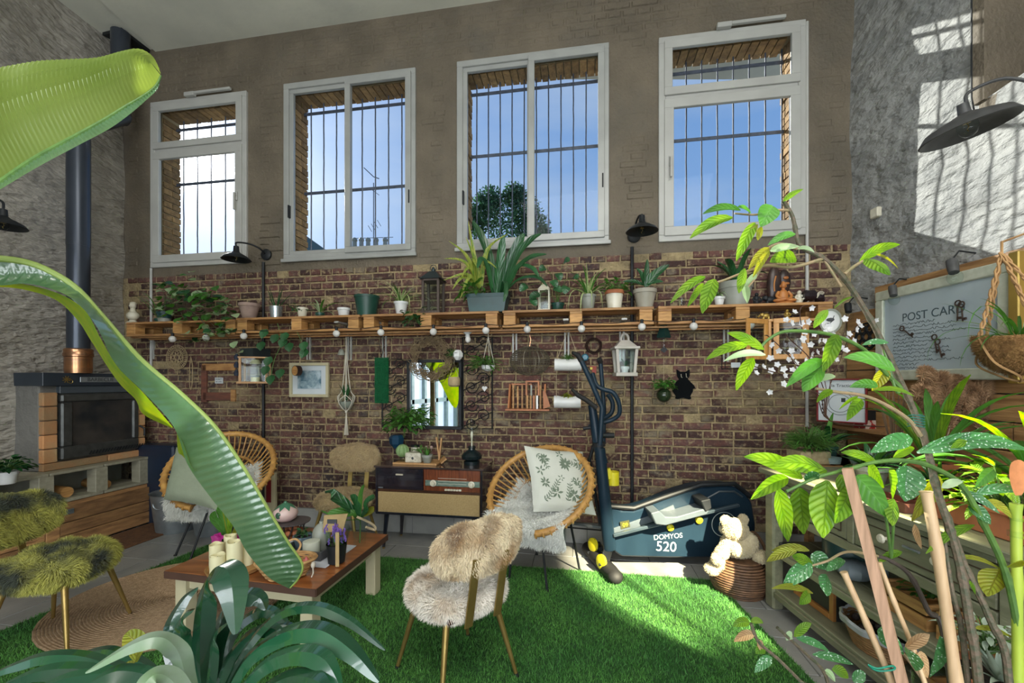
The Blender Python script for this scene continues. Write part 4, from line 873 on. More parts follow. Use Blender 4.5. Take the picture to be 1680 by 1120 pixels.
m = MB(T); m.box(-.125, .125, -.016, -.013, -.085, .09); m.out('print', ART, o, smooth=False)
m = MB(T); m.ell((.03, -.017, 0), (.06, .004, .07), 12, 8); m.ell((-.06, -.017, -.04), (.05, .004, .03), 12, 8); m.out('print_figure', mat('print_pale_blue', (.30, .40, .44), (.16, .25, .30), sc=40), o)
# macrame hanger
o, T = wthing('macrame_hanger', 'white knotted cord hanger holding a round glass pot, left of the green strands', 'hanger', 568, 655, .12)
u_ = U(568); zt = 100*u_
m = MB(T)
for k in range(4):
    a = k*PI/2+.4; c, s_ = math.cos(a), math.sin(a)
    m.tube(spl([(0, 0, zt-.0), (.003*c, .003*s_, zt-.14), (.035*c, .035*s_, .10), (.075*c, .075*s_, .02), (.04*c, .04*s_, -.075), (0, 0, -.105)], 5), .0045, 5)
    b = a+PI/4; m.tube(spl([(.06*c, .06*s_, .045), (.082*math.cos(b), .082*math.sin(b), -.02), (.03*math.cos(b), .03*math.sin(b), -.09)], 4), .0035, 5); b = a-PI/4; m.tube(spl([(.06*c, .06*s_, .045), (.082*math.cos(b), .082*math.sin(b), -.02), (.03*math.cos(b), .03*math.sin(b), -.09)], 4), .0035, 5)
for k in range(9): a = k*.7; m.tube(spl([(0, 0, -.105), (.008*math.cos(a), .008*math.sin(a), -.22), (.018*math.cos(a), .018*math.sin(a), -.33)], 3), .0035, 4)
m.ell((0, 0, -.11), (.012, .012, .02), 8, 6); m.out('cord', COTTON, o)
m = MB(T); m.lathe([(.03, -.085), (.062, -.05), (.068, -.01), (.055, .03), (.048, .04)], n=20, cap=False); g_ = m.out('glass_pot', CLEAR, o); m = MB(T); m.lathe([(0, -.08), (.03, -.08), (.058, -.045), (.06, -.02), (0, -.018)], n=16); m.out('pebbles', GREYC, o)
straps(o, T @ Matrix.Translation((0, 0, -.01)), .01, rs(7, 1.1, 1.5, .12, .18, .1, .5), LD, .025)
o, T = wthing('bell', 'small grey-green bell hanging under the shelf left of the cord hanger', 'bell', 562-2, 577, .12); m = MB(T); m.lathe([(.035, -.03), (.025, 0), (.018, .02), (.0, .03)], n=14); m.out('bell_cup', GREYC, o); m = MB(T); m.tube([(0, 0, .03), (0, 0, .13)], .002, 4); m.out('cord', TWINE, o)
# green bead strands
o, T = wthing('bead_strands', 'bundle of deep green bead strands hanging on the bricks left of the mirror', 'ornament', 626, 630, .05)
BEAD = mat('green_bead', (.004, .09, .03), (.008, .13, .045), r=.35, sc=40); u_ = U(626); m = MB(T)
for i in range(9):
    for j in range(3):
        x = (-.058+i*.0145); y = -.012+j*.014
        zb = -40*u_*random.uniform(.75, 1.05)
        for k in range(34):
            z = 42*u_-k*.0125
            if z > zb: m.ell((x+random.uniform(-.002, .002), y, z), (.0065, .0065, .007), 6, 4)
m.out('beads', BEAD, o, kind='stuff'); m = MB(T); m.tube([(0, 0, 42*u_), (-.02, 0, 65*u_), (0, 0, 80*u_)], .003, 5); m.tube([(0, 0, 44*u_), (.02, 0, 60*u_), (.01, 0, 80*u_)], .003, 5); m.out('cord', BLACKM, o)
# wicker wreath
o, T = wthing('wicker_wreath', 'large round wreath of loose brown twigs hanging in front of the mirror', 'wreath', 705, 588, .14)
m = MB(T)
for i in range(80):
    a = random.uniform(0, 2*PI); rr = random.uniform(.13, .19); q = []; ph = random.uniform(0, 6)
    for k in range(10): b = a+k*.19; r2 = rr+.028*math.sin(k*1.1+ph); q.append((r2*math.cos(b), random.uniform(-.02, .02), r2*math.sin(b)))
    m.tube(spl(q, 2), .0028, 4)
m.out('twigs', mat('wreath_twig', (.24, .17, .09), (.13, .09, .05), r=.8, sc=30), o, kind='stuff')
m = MB(T); m.tube([(0, 0, .18), (0, .03, .25)], .003, 4); m.out('cord', BLACKM, o)
# mirror with scrollwork wings
xa, xb, ya, yb = 668, 759, 590, 703; T = TWp((xa+xb)/2, (ya+yb)/2, .03); u_ = U(713); w_ = (xb-xa)*u_*1.02; h = (yb-ya)*u_
o = thing('mirror', 'dark framed mirror with black scrolled iron panels on both sides, above the radio cabinet', 'mirror', T.translation)
MIR = mat('mirror_glass', (.92, .95, .95), r=.01, m=1, sc=1); MIR.node_tree.nodes[MIR['bsdf']].inputs['Roughness'].default_value = 0.0
m = MB(T); m.box(-w_/2+.02, w_/2-.02, -.012, .0, -h/2+.02, h/2-.02); m.out('mirror_pane', MIR, o, smooth=False)
m = MB(T); f = .028; m.box(-w_/2, w_/2, -.03, .01, h/2-f, h/2); m.box(-w_/2, w_/2, -.03, .01, -h/2, -h/2+f); m.box(-w_/2, -w_/2+f, -.03, .01, -h/2+f, h/2-f); m.box(w_/2-f, w_/2, -.03, .01, -h/2+f, h/2-f); m.out('frame', BLACKM, o, smooth=False, bev=.003)
def scrolls(m, x0, x1, z0, z1):
    m.tube([(x0, 0, z0), (x1, 0, z0), (x1, 0, z1), (x0, 0, z1)], .007, 5, closed=True)
    cx = (x0+x1)/2; hw = (x1-x0)/2
    n = max(2, round((z1-z0)/.17))
    for i in range(n):
        zc = z0+(z1-z0)*(i+.5)/n
        for sgn in (1, -1):
            q = [];
            for k in range(22): a = k*.42; rr = hw*.48*(1-k/26); q.append((cx+sgn*(hw*.42-rr*math.cos(a)), 0, zc+sgn*.035+rr*math.sin(a)*sgn))
            m.tube(q, .0042, 4)
        m.tube(spl([(x0, 0, zc-.07), (cx, 0, zc), (x1, 0, zc+.07)], 4), .004, 4)
m = MB(T); scrolls(m, w_/2+.005, w_/2+49*u_, -h/2+.01, h/2+35*u_); m.out('scroll_panel', BLACKM, o)
m = MB(T); scrolls(m, -w_/2-45*u_, -w_/2-.005, -h/2+.01, h/2); m.out('scroll_panel', BLACKM, o)
o, T = wthing('heart', 'tiny white heart hanging on the right scroll panel of the mirror', 'ornament', 795, 637, .06); m = MB(T); m.ell((-.011, 0, .006), (.014, .006, .014), 8, 6); m.ell((.011, 0, .006), (.014, .006, .014), 8, 6); m.prism([(-.022, -.005, .002), (.022, -.005, .002), (0, -.005, -.028)], (0, .01, 0)); m.out('heart_body', POTW, o)
m = MB(T); m.tube([(0, 0, .01), (0, .0, .1)], .0015, 4); m.out('cord', TWINE, o)
# hanging planters near the mirror
o, T = wthing('hanging_planter', 'small white faceted planter with greenery hanging beside the twig wreath', 'planter', 751, 582, .18)
m = MB(T); m.lathe([(.02, -.045), (.045, -.015), (.045, .015), (.025, .042)], n=6); m.out('pot', POTW, o, smooth=False); m = MB(T); m.tube([(-.03, 0, .02), (0, 0, .22), (.03, 0, .02)], .002, 4); m.out('cord', TWINE, o); bush(o, T @ Matrix.Translation((-.05, 0, -.01)), .07, 40, .022, .03, LD)
o, T = wthing('hanging_planter', 'beige round knitted pot hanging on strings in front of the mirror', 'planter', 745, 626, .16)
m = MB(T); m.lathe([(.035, -.045), (.052, -.03), (.054, .02), (.046, .042), (.04, .042)], n=18, cap=False); m.lathe([(0, -.045), (.035, -.045)], n=18, cap=False); m.out('pot', RAFP, o)
m = MB(T); m.tube([(-.045, 0, .03), (0, 0, .16), (.045, 0, .03)], .002, 4); m.tube([(0, 0, .16), (0, 0, .2)], .002, 4); m.out('cord', TWINE, o)
o, T = wthing('bulb_socket', 'white ceiling-style bulb socket mounted under the shelf above the mirror corner', 'light', 767, 552, .2); m = MB(T); m.lathe([(.035, .045), (.035, .03), (.018, .02), (.02, -.005)], n=16); m.out('socket', POTW, o); m = MB(T); m.ell((.004, 0, -.025), (.024, .024, .028)); m.out('bulb', GLOBE, o)
o, T = wthing('hanging_planter', 'white bowl planter with trailing thin leaves on cords, right of the mirror', 'planter', 801, 602, .2)
m = MB(T); m.lathe([(.02, -.035), (.055, -.015), (.06, .015), (.054, .015)], n=18, cap=False); m.lathe([(0, -.034), (.02, -.035)], n=18, cap=False); m.out('bowl', POTW, o); m = MB(T)
for x, y in ((-.055, 0), (.055, 0), (0, .05)): m.tube([(x, y, .01), (0, 0, .26)], .003, 4)
m.tube([(0, 0, .26), (0, 0, .31)], .003, 4); m.out('cord', COTTON, o); bush(o, T @ Matrix.Translation((-.03, -.02, .03)), .15, 110, .014, .06, LG, -.5, .7)
# oval wire basket
o, T = wthing('wire_basket', 'oval woven wire basket hanging on the bricks under the shelf', 'basket', 869, 592, .13); a, b = .175, .125; m = MB(T)
for i in range(-7, 8):
    z = b*i/7.6; k = math.sqrt(max(0, 1-(i/7.6)**2)); m.tube([(a*k*math.cos(t), .07*k*math.sin(t), z) for t in np.linspace(0, 2*PI, 25)[:-1]], .0022, 4, closed=True)
for i in range(24):
    ph = i*2*PI/24; m.tube([(a*math.cos(ph)*math.cos(t), .07*math.sin(ph)*math.cos(t), b*math.sin(t)) for t in np.linspace(-1.5, 1.5, 13)], .002, 4)
m.out('wire_mesh', WIRE, o, kind='stuff'); m = MB(T); m.tube([(0, 0, b), (.01, 0, b+.06), (0, 0, b+.1)], .004, 5); m.out('hook', COPPER, o)
# orange wooden rack
o, T = wthing('wooden_rack', 'orange-brown slatted wooden letter rack below the wire basket', 'rack', 868, 648, .02); OR = mat('orange_wood', (.42, .15, .045), (.30, .10, .03), r=.5, sc=7)
m = MB(T); m.box(-.19, .19, -.14, -.005, -.13, -.115); m.out('tray', OR, o, smooth=False)
for x in (-.17, .14): m = MB(T); m.prism([(x, -.005, .1), (x, -.05, .1), (x, -.14, -.11), (x, -.005, -.115)], (.014, 0, 0)); m.out('side_board', OR, o, smooth=False)
for i in range(7): m = MB(T); x = -.14+i*.04; m.box(x, x+.014, -.06, -.05, -.115, .09-.01*(i % 2)); m.out('slat', random.choice([OR, GREYC, PINE, STEEL]), o, smooth=False)
m = MB(T); m.box(-.15, .03, -.04, -.03, .09, .104); m.box(-.02, .10, -.085, -.075, .115, .128); m.box(-.02, -.006, -.085, -.075, .0, .115); m.box(.086, .10, -.085, -.075, .0, .115); m.out('handle_frame', OR, o, smooth=False)
for i in range(4): m = MB(T); x = -.01+i*.028; m.box(x, x+.016, -.10, -.09, -.115, -.0); m.out('slat', random.choice([OR, POTW, PINE]), o, smooth=False)
m = MB(T); m.prism([(.14, -.145, -.11), (.20, -.145, -.09), (.16, -.145, .03), (.135, -.145, .04)], (0, .012, 0)); m.out('front_board', OR, o, smooth=False)
# tube planters
for (x, y, lab) in ((932, 598, 'upper white tube planter hanging on twine, with a small green plant'), (931, 659, 'lower white tube planter hanging on twine, with a yellow-green plant')):
    o, T = wthing('tube_planter', lab, 'planter', x, y, .2, 'white tube planters'); m = MB(T); L_ = .11; r = .052; vs = []; n = 20
    ring = lambda xx, rr: [V((xx, rr*math.cos(t), rr*math.sin(t))) for t in np.linspace(.5*PI+.55, 2.5*PI-.55, n)]
    full = lambda xx, rr: [V((xx, rr*math.cos(t), rr*math.sin(t))) for t in np.linspace(.5*PI+.02, 2.5*PI-.02, n)]
    rows = [full(-L_, r), full(-L_*.75, r), ring(-L_*.45, r), ring(L_*.45, r), full(L_*.75, r), full(L_, r)]
    for q in rows: vs += q
    m.add(vs, [(i*n+k, i*n+k+1, (i+1)*n+k+1, (i+1)*n+k) for i in range(5) for k in range(n-1)]); m.lathe([(0, 0), (r, 0)], (-L_+.003, 0, 0), 20, (-1, 0, 0), cap=False); m.lathe([(0, 0), (r, 0)], (L_-.003, 0, 0), 20, (1, 0, 0), cap=False)
    m.out('tube', POTW, o); m = MB(T); m.lathe([(r*.9, 0), (r*.9, .004)], (L_, 0, 0), 18, (1, 0, 0)); m.out('end_disc', PINEV, o)
    m = MB(T); m.box(-.06, .06, -.035, .035, .0, .02); m.out('soil', PINEV, o, smooth=False)
    m = MB(T)
    up = .30 if 'upper' in lab else .32
    if 'upper' in lab: m.tube([(-.09, -.03, .04), (0, 0, up)], .0022, 4); m.tube([(.09, -.03, .04), (0, 0, up)], .0022, 4)
    else: m.tube([(-.09, -.03, .04), (-.09, -.03, up-.05)], .0022, 4); m.tube([(.09, -.03, .04), (.09, -.03, up-.05)], .0022, 4)
    m.out('twine', TWINE, o); bush(o, T @ Matrix.Translation((0, 0, .03)), .06 if 'upper' in lab else .045, 60, .014, .035, LG if 'upper' in lab else LY, .1, 1.5)
o, T = wthing('twig_ring', 'small dark ring of twigs on the bricks right of the upper tube planter', 'wreath', 974, 567, .03); m = MB(T)
for i in range(12): rr = .06+random.uniform(-.01, .01); m.tube([(rr*math.cos(t)+random.uniform(-.004, .004), random.uniform(-.01, .01), rr*math.sin(t)) for t in np.linspace(0, 2*PI, 15)[:-1]], .003, 4, closed=True)
m.out('twigs', DK, o, kind='stuff')
o, T = wthing('ornament_disc', 'small turquoise disc on the wall behind the exercise machine handle', 'ornament', 960, 586, .03); m = MB(T); m.lathe([(.03, 0), (.03, .01), (.02, .02)], n=16, ax=(0, -1, 0)); m.out('disc', mat('turquoise', (.03, .18, .26), r=.3), o)
o, T = wthing('pennant', 'small red and yellow ornament on the wall behind the exercise machine handle', 'ornament', 972, 606, .03); m = MB(T); m.prism([(-.03, 0, .03), (.035, 0, .03), (.03, 0, -.04), (.0, 0, -.02)], (0, .01, 0)); m.out('red_patch', mat('brick_red', (.35, .06, .04)), o, smooth=False); m = MB(T); m.box(-.02, .0, -.008, 0, .0, .02); m.out('yellow_patch', YEL, o, smooth=False)
# white wooden lantern with pot
T = frame(W(1025, 617, .16), Quaternion((0, 0, 1), .12) @ WE); WOODW = mat('white_washed_wood', (.50, .47, .42), (.40, .37, .32), r=.6, sc=9)
o = thing('lantern', 'white wooden lantern with arched handle holding a tiny potted plant, hanging by the black pole', 'lantern', T.translation); a = .075; h = .22
m = MB(T); m.box(-a*1.15, a*1.15, -a*1.1, a*1.1, 0, .03); m.out('base', WOODW, o, smooth=False, bev=.003)
for sx_ in (-1, 1):
    for sy_ in (-1, 1): m = MB(T); m.bar((sx_*a*.85, sy_*a*.85, .03), (sx_*a*1.05, sy_*a*1.05, h), .022, .022); m.out('post', WOODW, o, smooth=False)
m = MB(T); m.box(-a*1.35, a*1.35, -a*1.35, a*1.35, h, h+.02); m.out('top', WOODW, o, smooth=False, bev=.003)
m = MB(T); m.prism([(-a*1.15, -a, h+.02), (a*1.15, -a, h+.02), (a*.45, -a*.3, h+.075), (-a*.45, -a*.3, h+.075)], (0, 2*a*.8, 0)); m.out('roof', WOODW, o, smooth=False)
m = MB(T); m.tube([(.03*math.cos(t), 0, h+.085+.045*math.sin(t)) for t in np.linspace(-.4, PI+.4, 12)], .010, 8); m.out('handle', WOODW, o)
for k in range(4): m = MB(T @ Matrix.Rotation(k*PI/2, 4, 'Z')); m.box(-a*.85, a*.85, -a*.9, -a*.88, .03, h); m.out('pane', CLEAR, o, smooth=False)
pot(o, POTW, T @ Matrix.Translation((0, -.01, .03)), .024, .03, .05); straps(o, T @ Matrix.Translation((0, -.01, .08)), .005, rs(7, .8, 1.4, .05, .09, .5, 1.5), LD, .02)
# bird feeder
o, T = wthing('bird_feeder', 'dark green pointed bird feeder with a black diamond tag hanging below the shelf', 'feeder', 1089, 552, .22)
m = MB(T); m.lathe([(.055, 0), (.004, .16)], n=4); m.lathe([(.05, -.012), (.055, 0)], n=4); m.out('roof', mat('dark_green_metal', (.008, .035, .03), r=.35), o, smooth=False)
m = MB(T); m.lathe([(.02, -.09), (.022, -.012)], (0, 0, 0), 12); m.out('tube', CLEAR, o); m = MB(T); m.prism([(0, -.01, -.08), (.028, -.01, -.105), (0, -.01, -.13), (-.028, -.01, -.105)], (0, .008, 0)); m.out('diamond_tag', BLACKM, o, smooth=False); m = MB(T); m.tube([(0, 0, .16), (0, 0, .2)], .002, 4); m.out('cord', BLACKM, o)
o, T = wthing('hanging_planter', 'round dark glass globe with leafy greenery hanging left of the black cat', 'planter', 1089, 648, .16)
m = MB(T); m.ell((0, 0, 0), .058, 18, 12); m.out('globe', mat('dark_green_glass', (.02, .035, .015), r=.08), o); m = MB(T); m.tube([(0, 0, .05), (0, 0, .3)], .002, 4); m.out('cord', TWINE, o); bush(o, T @ Matrix.Translation((0, 0, .06)), .095, 90, .03, .04, LG, -.1, 1.0)
# cat silhouette
o, T = wthing('cat_silhouette', 'flat black cutout of a sitting cat seen from behind on the bricks', 'ornament', 1121, 630, .012); cat_ = [(-.05, -.125), (-.065, -.12), (-.06, -.10), (-.085, -.06), (-.085, -.02), (-.06, .02), (-.035, .04), (-.05, .065), (-.055, .125), (-.025, .105), (.02, .105), (.05, .125), (.05, .07), (.035, .045), (.055, .02), (.085, -.01), (.095, -.035), (.075, -.04), (.075, -.06), (.055, -.10), (.062, -.12), (.045, -.128), (0, -.115)]
m = MB(T); m.prism([(x, -.008, z) for x, z in cat_], (0, .012, 0)); m.out('cutout', mat('matt_black', (.004, .005, .006), r=.9, spec=.1), o, smooth=False)
m = MB(T); m.tube([(-.02, -.01, .085), (-.018, -.012, .06), (-.01, -.012, .055)], .002, 4); m.tube([(.02, -.01, .09), (.022, -.012, .06), (.03, -.012, .055)], .002, 4); m.out('whisker', IVORY, o)
# honeycomb frame and white card
o, T = wthing('geometric_terrarium', 'small black metal frame box with white card on the bricks right of the black cat', 'terrarium', 1196, 585, .05)
m = MB(T)
for y in (0, -.08): m.tube([(-.055, y, -.1), (.075, y, -.1), (.075, y, .1), (-.055, y, .1)], .004, 5, closed=True)
for x, z in ((-.055, -.1), (.075, -.1), (.075, .1), (-.055, .1)): m.tube([(x, 0, z), (x, -.08, z)], .004, 5)
m.out('frame', BLACKM, o); m = MB(T); m.box(0, .07, -.05, -.045, -.09, -.05); m.out('card', PAPER, o, smooth=False)
# wooden house lantern at the right end
T = frame(W(1292, 590, .42), Quaternion((0, 0, 1), -.35) @ WE); OW = mat('honey_wood', (.58, .30, .085), (.42, .2, .05), r=.45, sc=6, st=(6, 6, 1))
o = thing('wooden_cabinet', 'honey-coloured wooden glazed lantern cabinet hanging under the right end of the shelf', 'cabinet', T.translation)
a = .12; h = .29
m = MB(T); m.box(-a, a, -.09, .09, 0, .02); m.box(-a, a, -.09, .09, h-.02, h); m.box(-a, -a+.018, -.09, .09, .02, h-.02); m.box(a-.018, a, -.09, .09, .02, h-.02); m.out('body', OW, o, smooth=False, bev=.002)
def ldoor(M):
    m = MB(M); w_ = .2; m.box(0, w_, -.012, 0, .0, .035); m.box(0, w_, -.012, 0, h-.035, h); m.box(0, .035, -.012, 0, .035, h-.035); m.box(w_-.035, w_, -.012, 0, .035, h-.035); d_ = m.out('door', OW, o, smooth=False, bev=.002)
    m = MB(M); m.box(.035, w_-.035, -.008, -.005, .035, h-.035); m.out('pane', CLEAR, d_, smooth=False)
ldoor(T @ Matrix.Translation((-a, -.09, 0)) @ Matrix.Rotation(-2.3, 4, 'Z') @ Matrix.Translation((-.0, 0, 0))); ldoor(T @ Matrix.Translation((-a+.03, -.095, 0)))
# right end: oval clock plate, lamp socket, iron trivet on the right wall boards
o = thing('oval_plate', 'oval grey-rimmed plate with dark birds, hanging at the corner', 'plate', P(1362, 527, 2.75)); T = frame(P(1362, 527, 2.75), V((.9, -.5, 0)))
m = MB(T @ Matrix.Diagonal((.75, 1, 1, 1))); m.lathe([(0, .0), (.06, .004), (.075, .014), (.078, .012), (.07, 0), (0, -.004)], n=28, ax=(0, -1, 0), cap=False); m.out('plate_body', POTW, o); m = MB(T @ Matrix.Diagonal((.75, 1, 1, 1))); m.lathe([(.066, .011), (.08, .017), (.08, .008)], n=28, ax=(0, -1, 0), cap=False); m.out('rim', GREYC, o)
m = MB(T); m.ell((0, -.008, .01), (.022, .003, .012), 8, 5); m.ell((-.012, -.008, -.02), (.016, .003, .01), 8, 5); m.tube([(-.02, -.008, -.03), (.01, -.009, .0), (.02, -.008, .035)], .002, 4); m.out('bird_motif', INK, o)
m = MB(T); m.bar((0, .0, 0), (0, .25, 0), .02, .02); m.out('hanger', BLACKM, o, smooth=False)
o = thing('iron_trivet', 'black openwork cast iron trivet on the right wall boards', 'ornament', R(1421, 552, .05)); T = TRp(1421, 552, .05); m = MB(T)
for k in range(6): a_ = k*PI/3; c = V((.065*math.cos(a_), 0, .065*math.sin(a_))); m.tube([c+V((.028*math.cos(t), 0, .028*math.sin(t))) for t in np.linspace(0, 2*PI, 11)[:-1]], .007, 5, closed=True)
m.tube([(.03*math.cos(t), 0, .03*math.sin(t)) for t in np.linspace(0, 2*PI, 11)[:-1]], .008, 5, closed=True); m.tube([(.1*math.cos(t), 0, .1*math.sin(t)) for t in np.linspace(0, 2*PI, 21)[:-1]], .007, 5, closed=True); m.out('casting', BLACKM, o)
for i, (x, y, s_, lab) in enumerate(((1392, 512, 1, 'black festoon socket with clear bulb near the oval plate'), (1466, 485, 1.0, 'festoon bulb over the left corner of the postcard frame'), (1565, 447, 1.15, 'festoon bulb over the top edge of the postcard frame'))):
    p = R(x, y, .16); o = thing('festoon_bulb', lab, 'light', p, 'festoon bulbs on the right wall'); m = MB(); ax = V((-.2, -.35, -.9)).normalized(); s_ *= .85
    m.lathe([(.026*s_, 0), (.028*s_, .03*s_), (.024*s_, .085*s_)], p-ax*.085*s_, 14, ax); m.out('socket', BLACKM if i == 0 else LM, o); m = MB(); m.ell(p+ax*.035*s_, (.036*s_, .036*s_, .042*s_), 16, 10); m.out('bulb', CLEAR, o)
    m = MB(); m.tube([p-ax*.085*s_, p-ax*.13*s_+V((.05, 0, .02)), p-ax*.1*s_+V((.15, 0, .03))], .005, 5); m.out('cable', BLACKM, o)
# plank cladding low on the right wall
ck = thing('plank_cladding', 'horizontal old pine plank cladding behind the frame on the right wall', 'panelling', WEND+RNM*.02)
ztop = R(1448, 470)[2]
SUNP = mat('cladding_pine', (.48, .27, .11), (.24, .12, .045), r=.6, sc=4, st=(9, 1, 9), rnd=.25, bump=.5, bs=18)
m = MB()
for r in range(13):
    z0 = ztop-.145-r*.15; 
    if z0 < .3: break
    y = 0 if r > 0 else .0; k = 0; a = -.02 if r % 2 else -.0
    s0 = .03 if r else .30
    while s0 < 2.9:
        s1 = min(2.9, s0+random.uniform(.7, 1.2)); p = WEND-RD*s0+RNM*.012; q = WEND-RD*(s1-.006)+RNM*.012; th = random.uniform(.022, .034)
        m = MB(); m.prism([p+V((0, 0, z0)), q+V((0, 0, z0)), q+V((0, 0, z0+.143)), p+V((0, 0, z0+.143))], RNM*th); m.out('plank', SUNP, ck, smooth=False, bev=.003); s0 = s1
# postcard frame
T = TRp(1542, 545, .07); y_ = R(1446, 540)[1]-R(1640, 540)[1]; hh = .60
T = frame(R(1538, 540, .055), -RD)
o = thing('picture_frame', 'large distressed white frame with old handwritten postcard print and hanging keys', 'picture', T.translation); w_ = .84; h = .62; f = .065
for k, (x0, x1, z0, z1) in enumerate(((-w_/2, w_/2, h/2-f, h/2), (-w_/2, w_/2, -h/2, -h/2+f), (-w_/2, -w_/2+f, -h/2+f, h/2-f), (w_/2-f, w_/2, -h/2+f, h/2-f))):
    m = MB(T); m.box(x0, x1, -.035, 0, z0, z1); m.out('frame_rail', FRAMEW, o, smooth=False, bev=.006)
m = MB(T); m.box(-w_/2+f, w_/2-f, -.018, -.012, -h/2+f, h/2-f); m.out('print', PAPER, o, smooth=False)
m = MB(T); m.box(-w_/2+f, w_/2-f, -.028, -.025, -h/2+f, h/2-f); m.out('pane', GLASS, o, smooth=False)
text('POST CARD', .075, mat('postcard_ink', (.10, .14, .16)), T @ Matrix.Translation((-.02, -.0185, .10)) @ STAND, o)
m = MB(T)
for r in range(13):
    z = .055-r*.024; x = -.29; x1 = random.uniform(-.05, .20) if r < 11 else -.1
    q = [];
    while x < x1: q.append((x, -.019, z+random.choice((-.004, .004, .009, 0)))); x += .007; 
    if len(q) > 2: m.tube(q, .0012, 3)
m.out('handwriting', INK, o, kind='stuff')
for (x, z, a_) in ((-.20, .03, -.7), (.02, -.05, -1.4), (.16, .13, -1.6), (.18, .12, -1.5), (.04, -.08, -1.3)):
    d = V((math.cos(a_), 0, math.sin(a_))); c = V((x, -.038, z)); m = MB(T); m.tube([c+V((.016*math.cos(t), 0, .016*math.sin(t))) for t in np.linspace(0, 2*PI, 11)[:-1]], .004, 5, closed=True); m.tube([c+d*.016, c+d*.10], .004, 6); m.bar(c+d*.085, c+d*.085+V((-d.z, 0, d.x))*.02, .008, .014); m.out('key', mat('old_iron%d' % int(x*100), (.07, .045, .035), r=.6, m=.4), o)
m = MB(T); m.box(w_/2+.0, w_/2+.05, -.05, 0, -h/2-.02, h/2+.03); tag(m.out('picture_frame', GOLD, smooth=False, bev=.005), 'narrow gilt frame edge standing right of the postcard frame', 'frame')
# poster
T = frame(R(1380, 655, 0)+V((-.18, -.25, 0)), V((.75, -.66, 0)))
T = frame(P(1381, 657, 3.12), V((.62, -.78, 0)))
o = picture('white poster with a clock-like round drawing in a thin red frame', T, .30, .32, .010, mat('red_frame', (.22, .015, .02), r=.4), None, name='poster')
text('la Traction', .032, INK, T @ Matrix.Translation((.01, -.0135, .11)) @ STAND, o)
m = MB(T)
for rr in (.085, .065): m.tube([(rr*math.cos(t)-.01, -.013, rr*math.sin(t)-.02) for t in np.linspace(0, 2*PI, 25)[:-1]], .0015, 4, closed=True)
m.box(.0, .025, -.0135, -.0125, -.01, .02); m.box(.09, .115, -.0135, -.0125, -.03, .02)
for i in range(6): m.box(-.12, -.108, -.0135, -.0125, -.1+i*.03, -.085+i*.03)
m.out('print_drawing', INK, o, smooth=False); m = MB(T); m.bar((0, 0, -.15), (.1, .16, -.15), .02, .02); m.bar((0, 0, .14), (.1, .16, .14), .02, .02); m.out('hanger', DK, o, smooth=False)
o = thing('tin_box', 'small red and white lettered tin behind the begonia leaves on the right', 'tin', R(1418, 702, .12)); T = frame(R(1418, 702, .12), V((.1, -1, 0))); m = MB(T); m.box(-.05, .05, -.04, .04, 0, .06); m.out('body', mat('tin_red', (.32, .02, .02), (.55, .45, .4), r=.4, sc=30, lo=.5, hi=.52), o, smooth=False); m = MB(T); m.box(-.05, .05, -.04, .04, .06, .13); m.out('lid', BLACKM, o, smooth=False)

m = MB(frame(R(1418, 702, .12), -RD)); m.box(-.28, .22, -.07, .075, -.022, -.001); tag(m.out('wall_ledge', OLDPINE, smooth=False), 'short wooden ledge on the plank wall carrying the red lettered tin', 'shelf')
# ---------------- stove, bench, mats on the left
BD = V((.165, 1, 0)).normalized(); B0 = V((-3.60, 4.27, 0))   # bench front line, runs towards the camera
TB = frame(B0, BD)                                                # local +x away from camera, -y out of the front (to the right)
o = thing('fireplace_bench', 'low bench of greige pallets over rough pine doors under the barbecue fireplace', 'bench', B0-BD*.8)
def bx(name, m_, x0, x1, y0, y1, z0, z1, par=None, bev=.003, T=TB): m = MB(T); m.box(x0, x1, y0, y1, z0, z1); return m.out(name, m_, par or o, smooth=False, bev=bev)
L0 = -2.2
for i, (a, b) in enumerate(((-.02, -.43), (-.44, -.83), (-.84, -1.60), (-1.61, L0))):
    bx('top_board', GREIGE, b, a, 0, .12, .645, .668); bx('top_board', GREIGE, b, a, .13, .36, .645, .668)
    bx('lower_board', GREIGE, b, a, 0, .12, .405, .430); bx('lower_board', GREIGE, b, a, .13, .36, .405, .430)
for c in (-.07, -.45, -.85, -1.25, -1.65, -2.1): bx('block', GREIGE, c-.05, c+.05, .004, .10, .430, .645)
bx('back_panel', GREYC, L0, -.02, .34, .36, .0, .645)
bx('frame_rail', OLDPINE, L0, -.02, .01, .04, .36, .40)
for (x0, x1) in ((-.77, -.03), (-1.9, -.87)):
    z = .02
    for hgt in (.115, .105, .135): bx('plank', OLDPINE, x0, x1, -.012, .010, z, z+hgt-.006); z += hgt
bx('upright', OLDPINE, -.865, -.775, -.016, .010, .01, .39)
for x in (-.77, -.87): 
    m = MB(TB); m.bar((x-.09, -.018, .32), (x+.09, -.018, .33), .004, .012, (0, 0, 1)); m.box(x-.10, x-.02, -.02, -.012, .305, .345); m.box(x+.01, x+.09, -.02, -.012, .305, .345); m.out('hinge', STEEL, o, smooth=False)
for (x, r) in ((-.66, .045), (-.77, .035), (-.36, .04)):
    m = MB(TB); m.lathe([(r, -.13), (r, .13)], (x, .19, .430+r), 14, (0.1, 1, 0)); tag(m.out('firewood_log', PINEV), {'-0.66': 'larger round firewood log in the middle bench opening', '-0.77': 'small firewood log beside the larger one in the bench opening', '-0.36': 'firewood log in the right-hand bench opening'}[str(x)], 'log', 'logs in the bench openings')
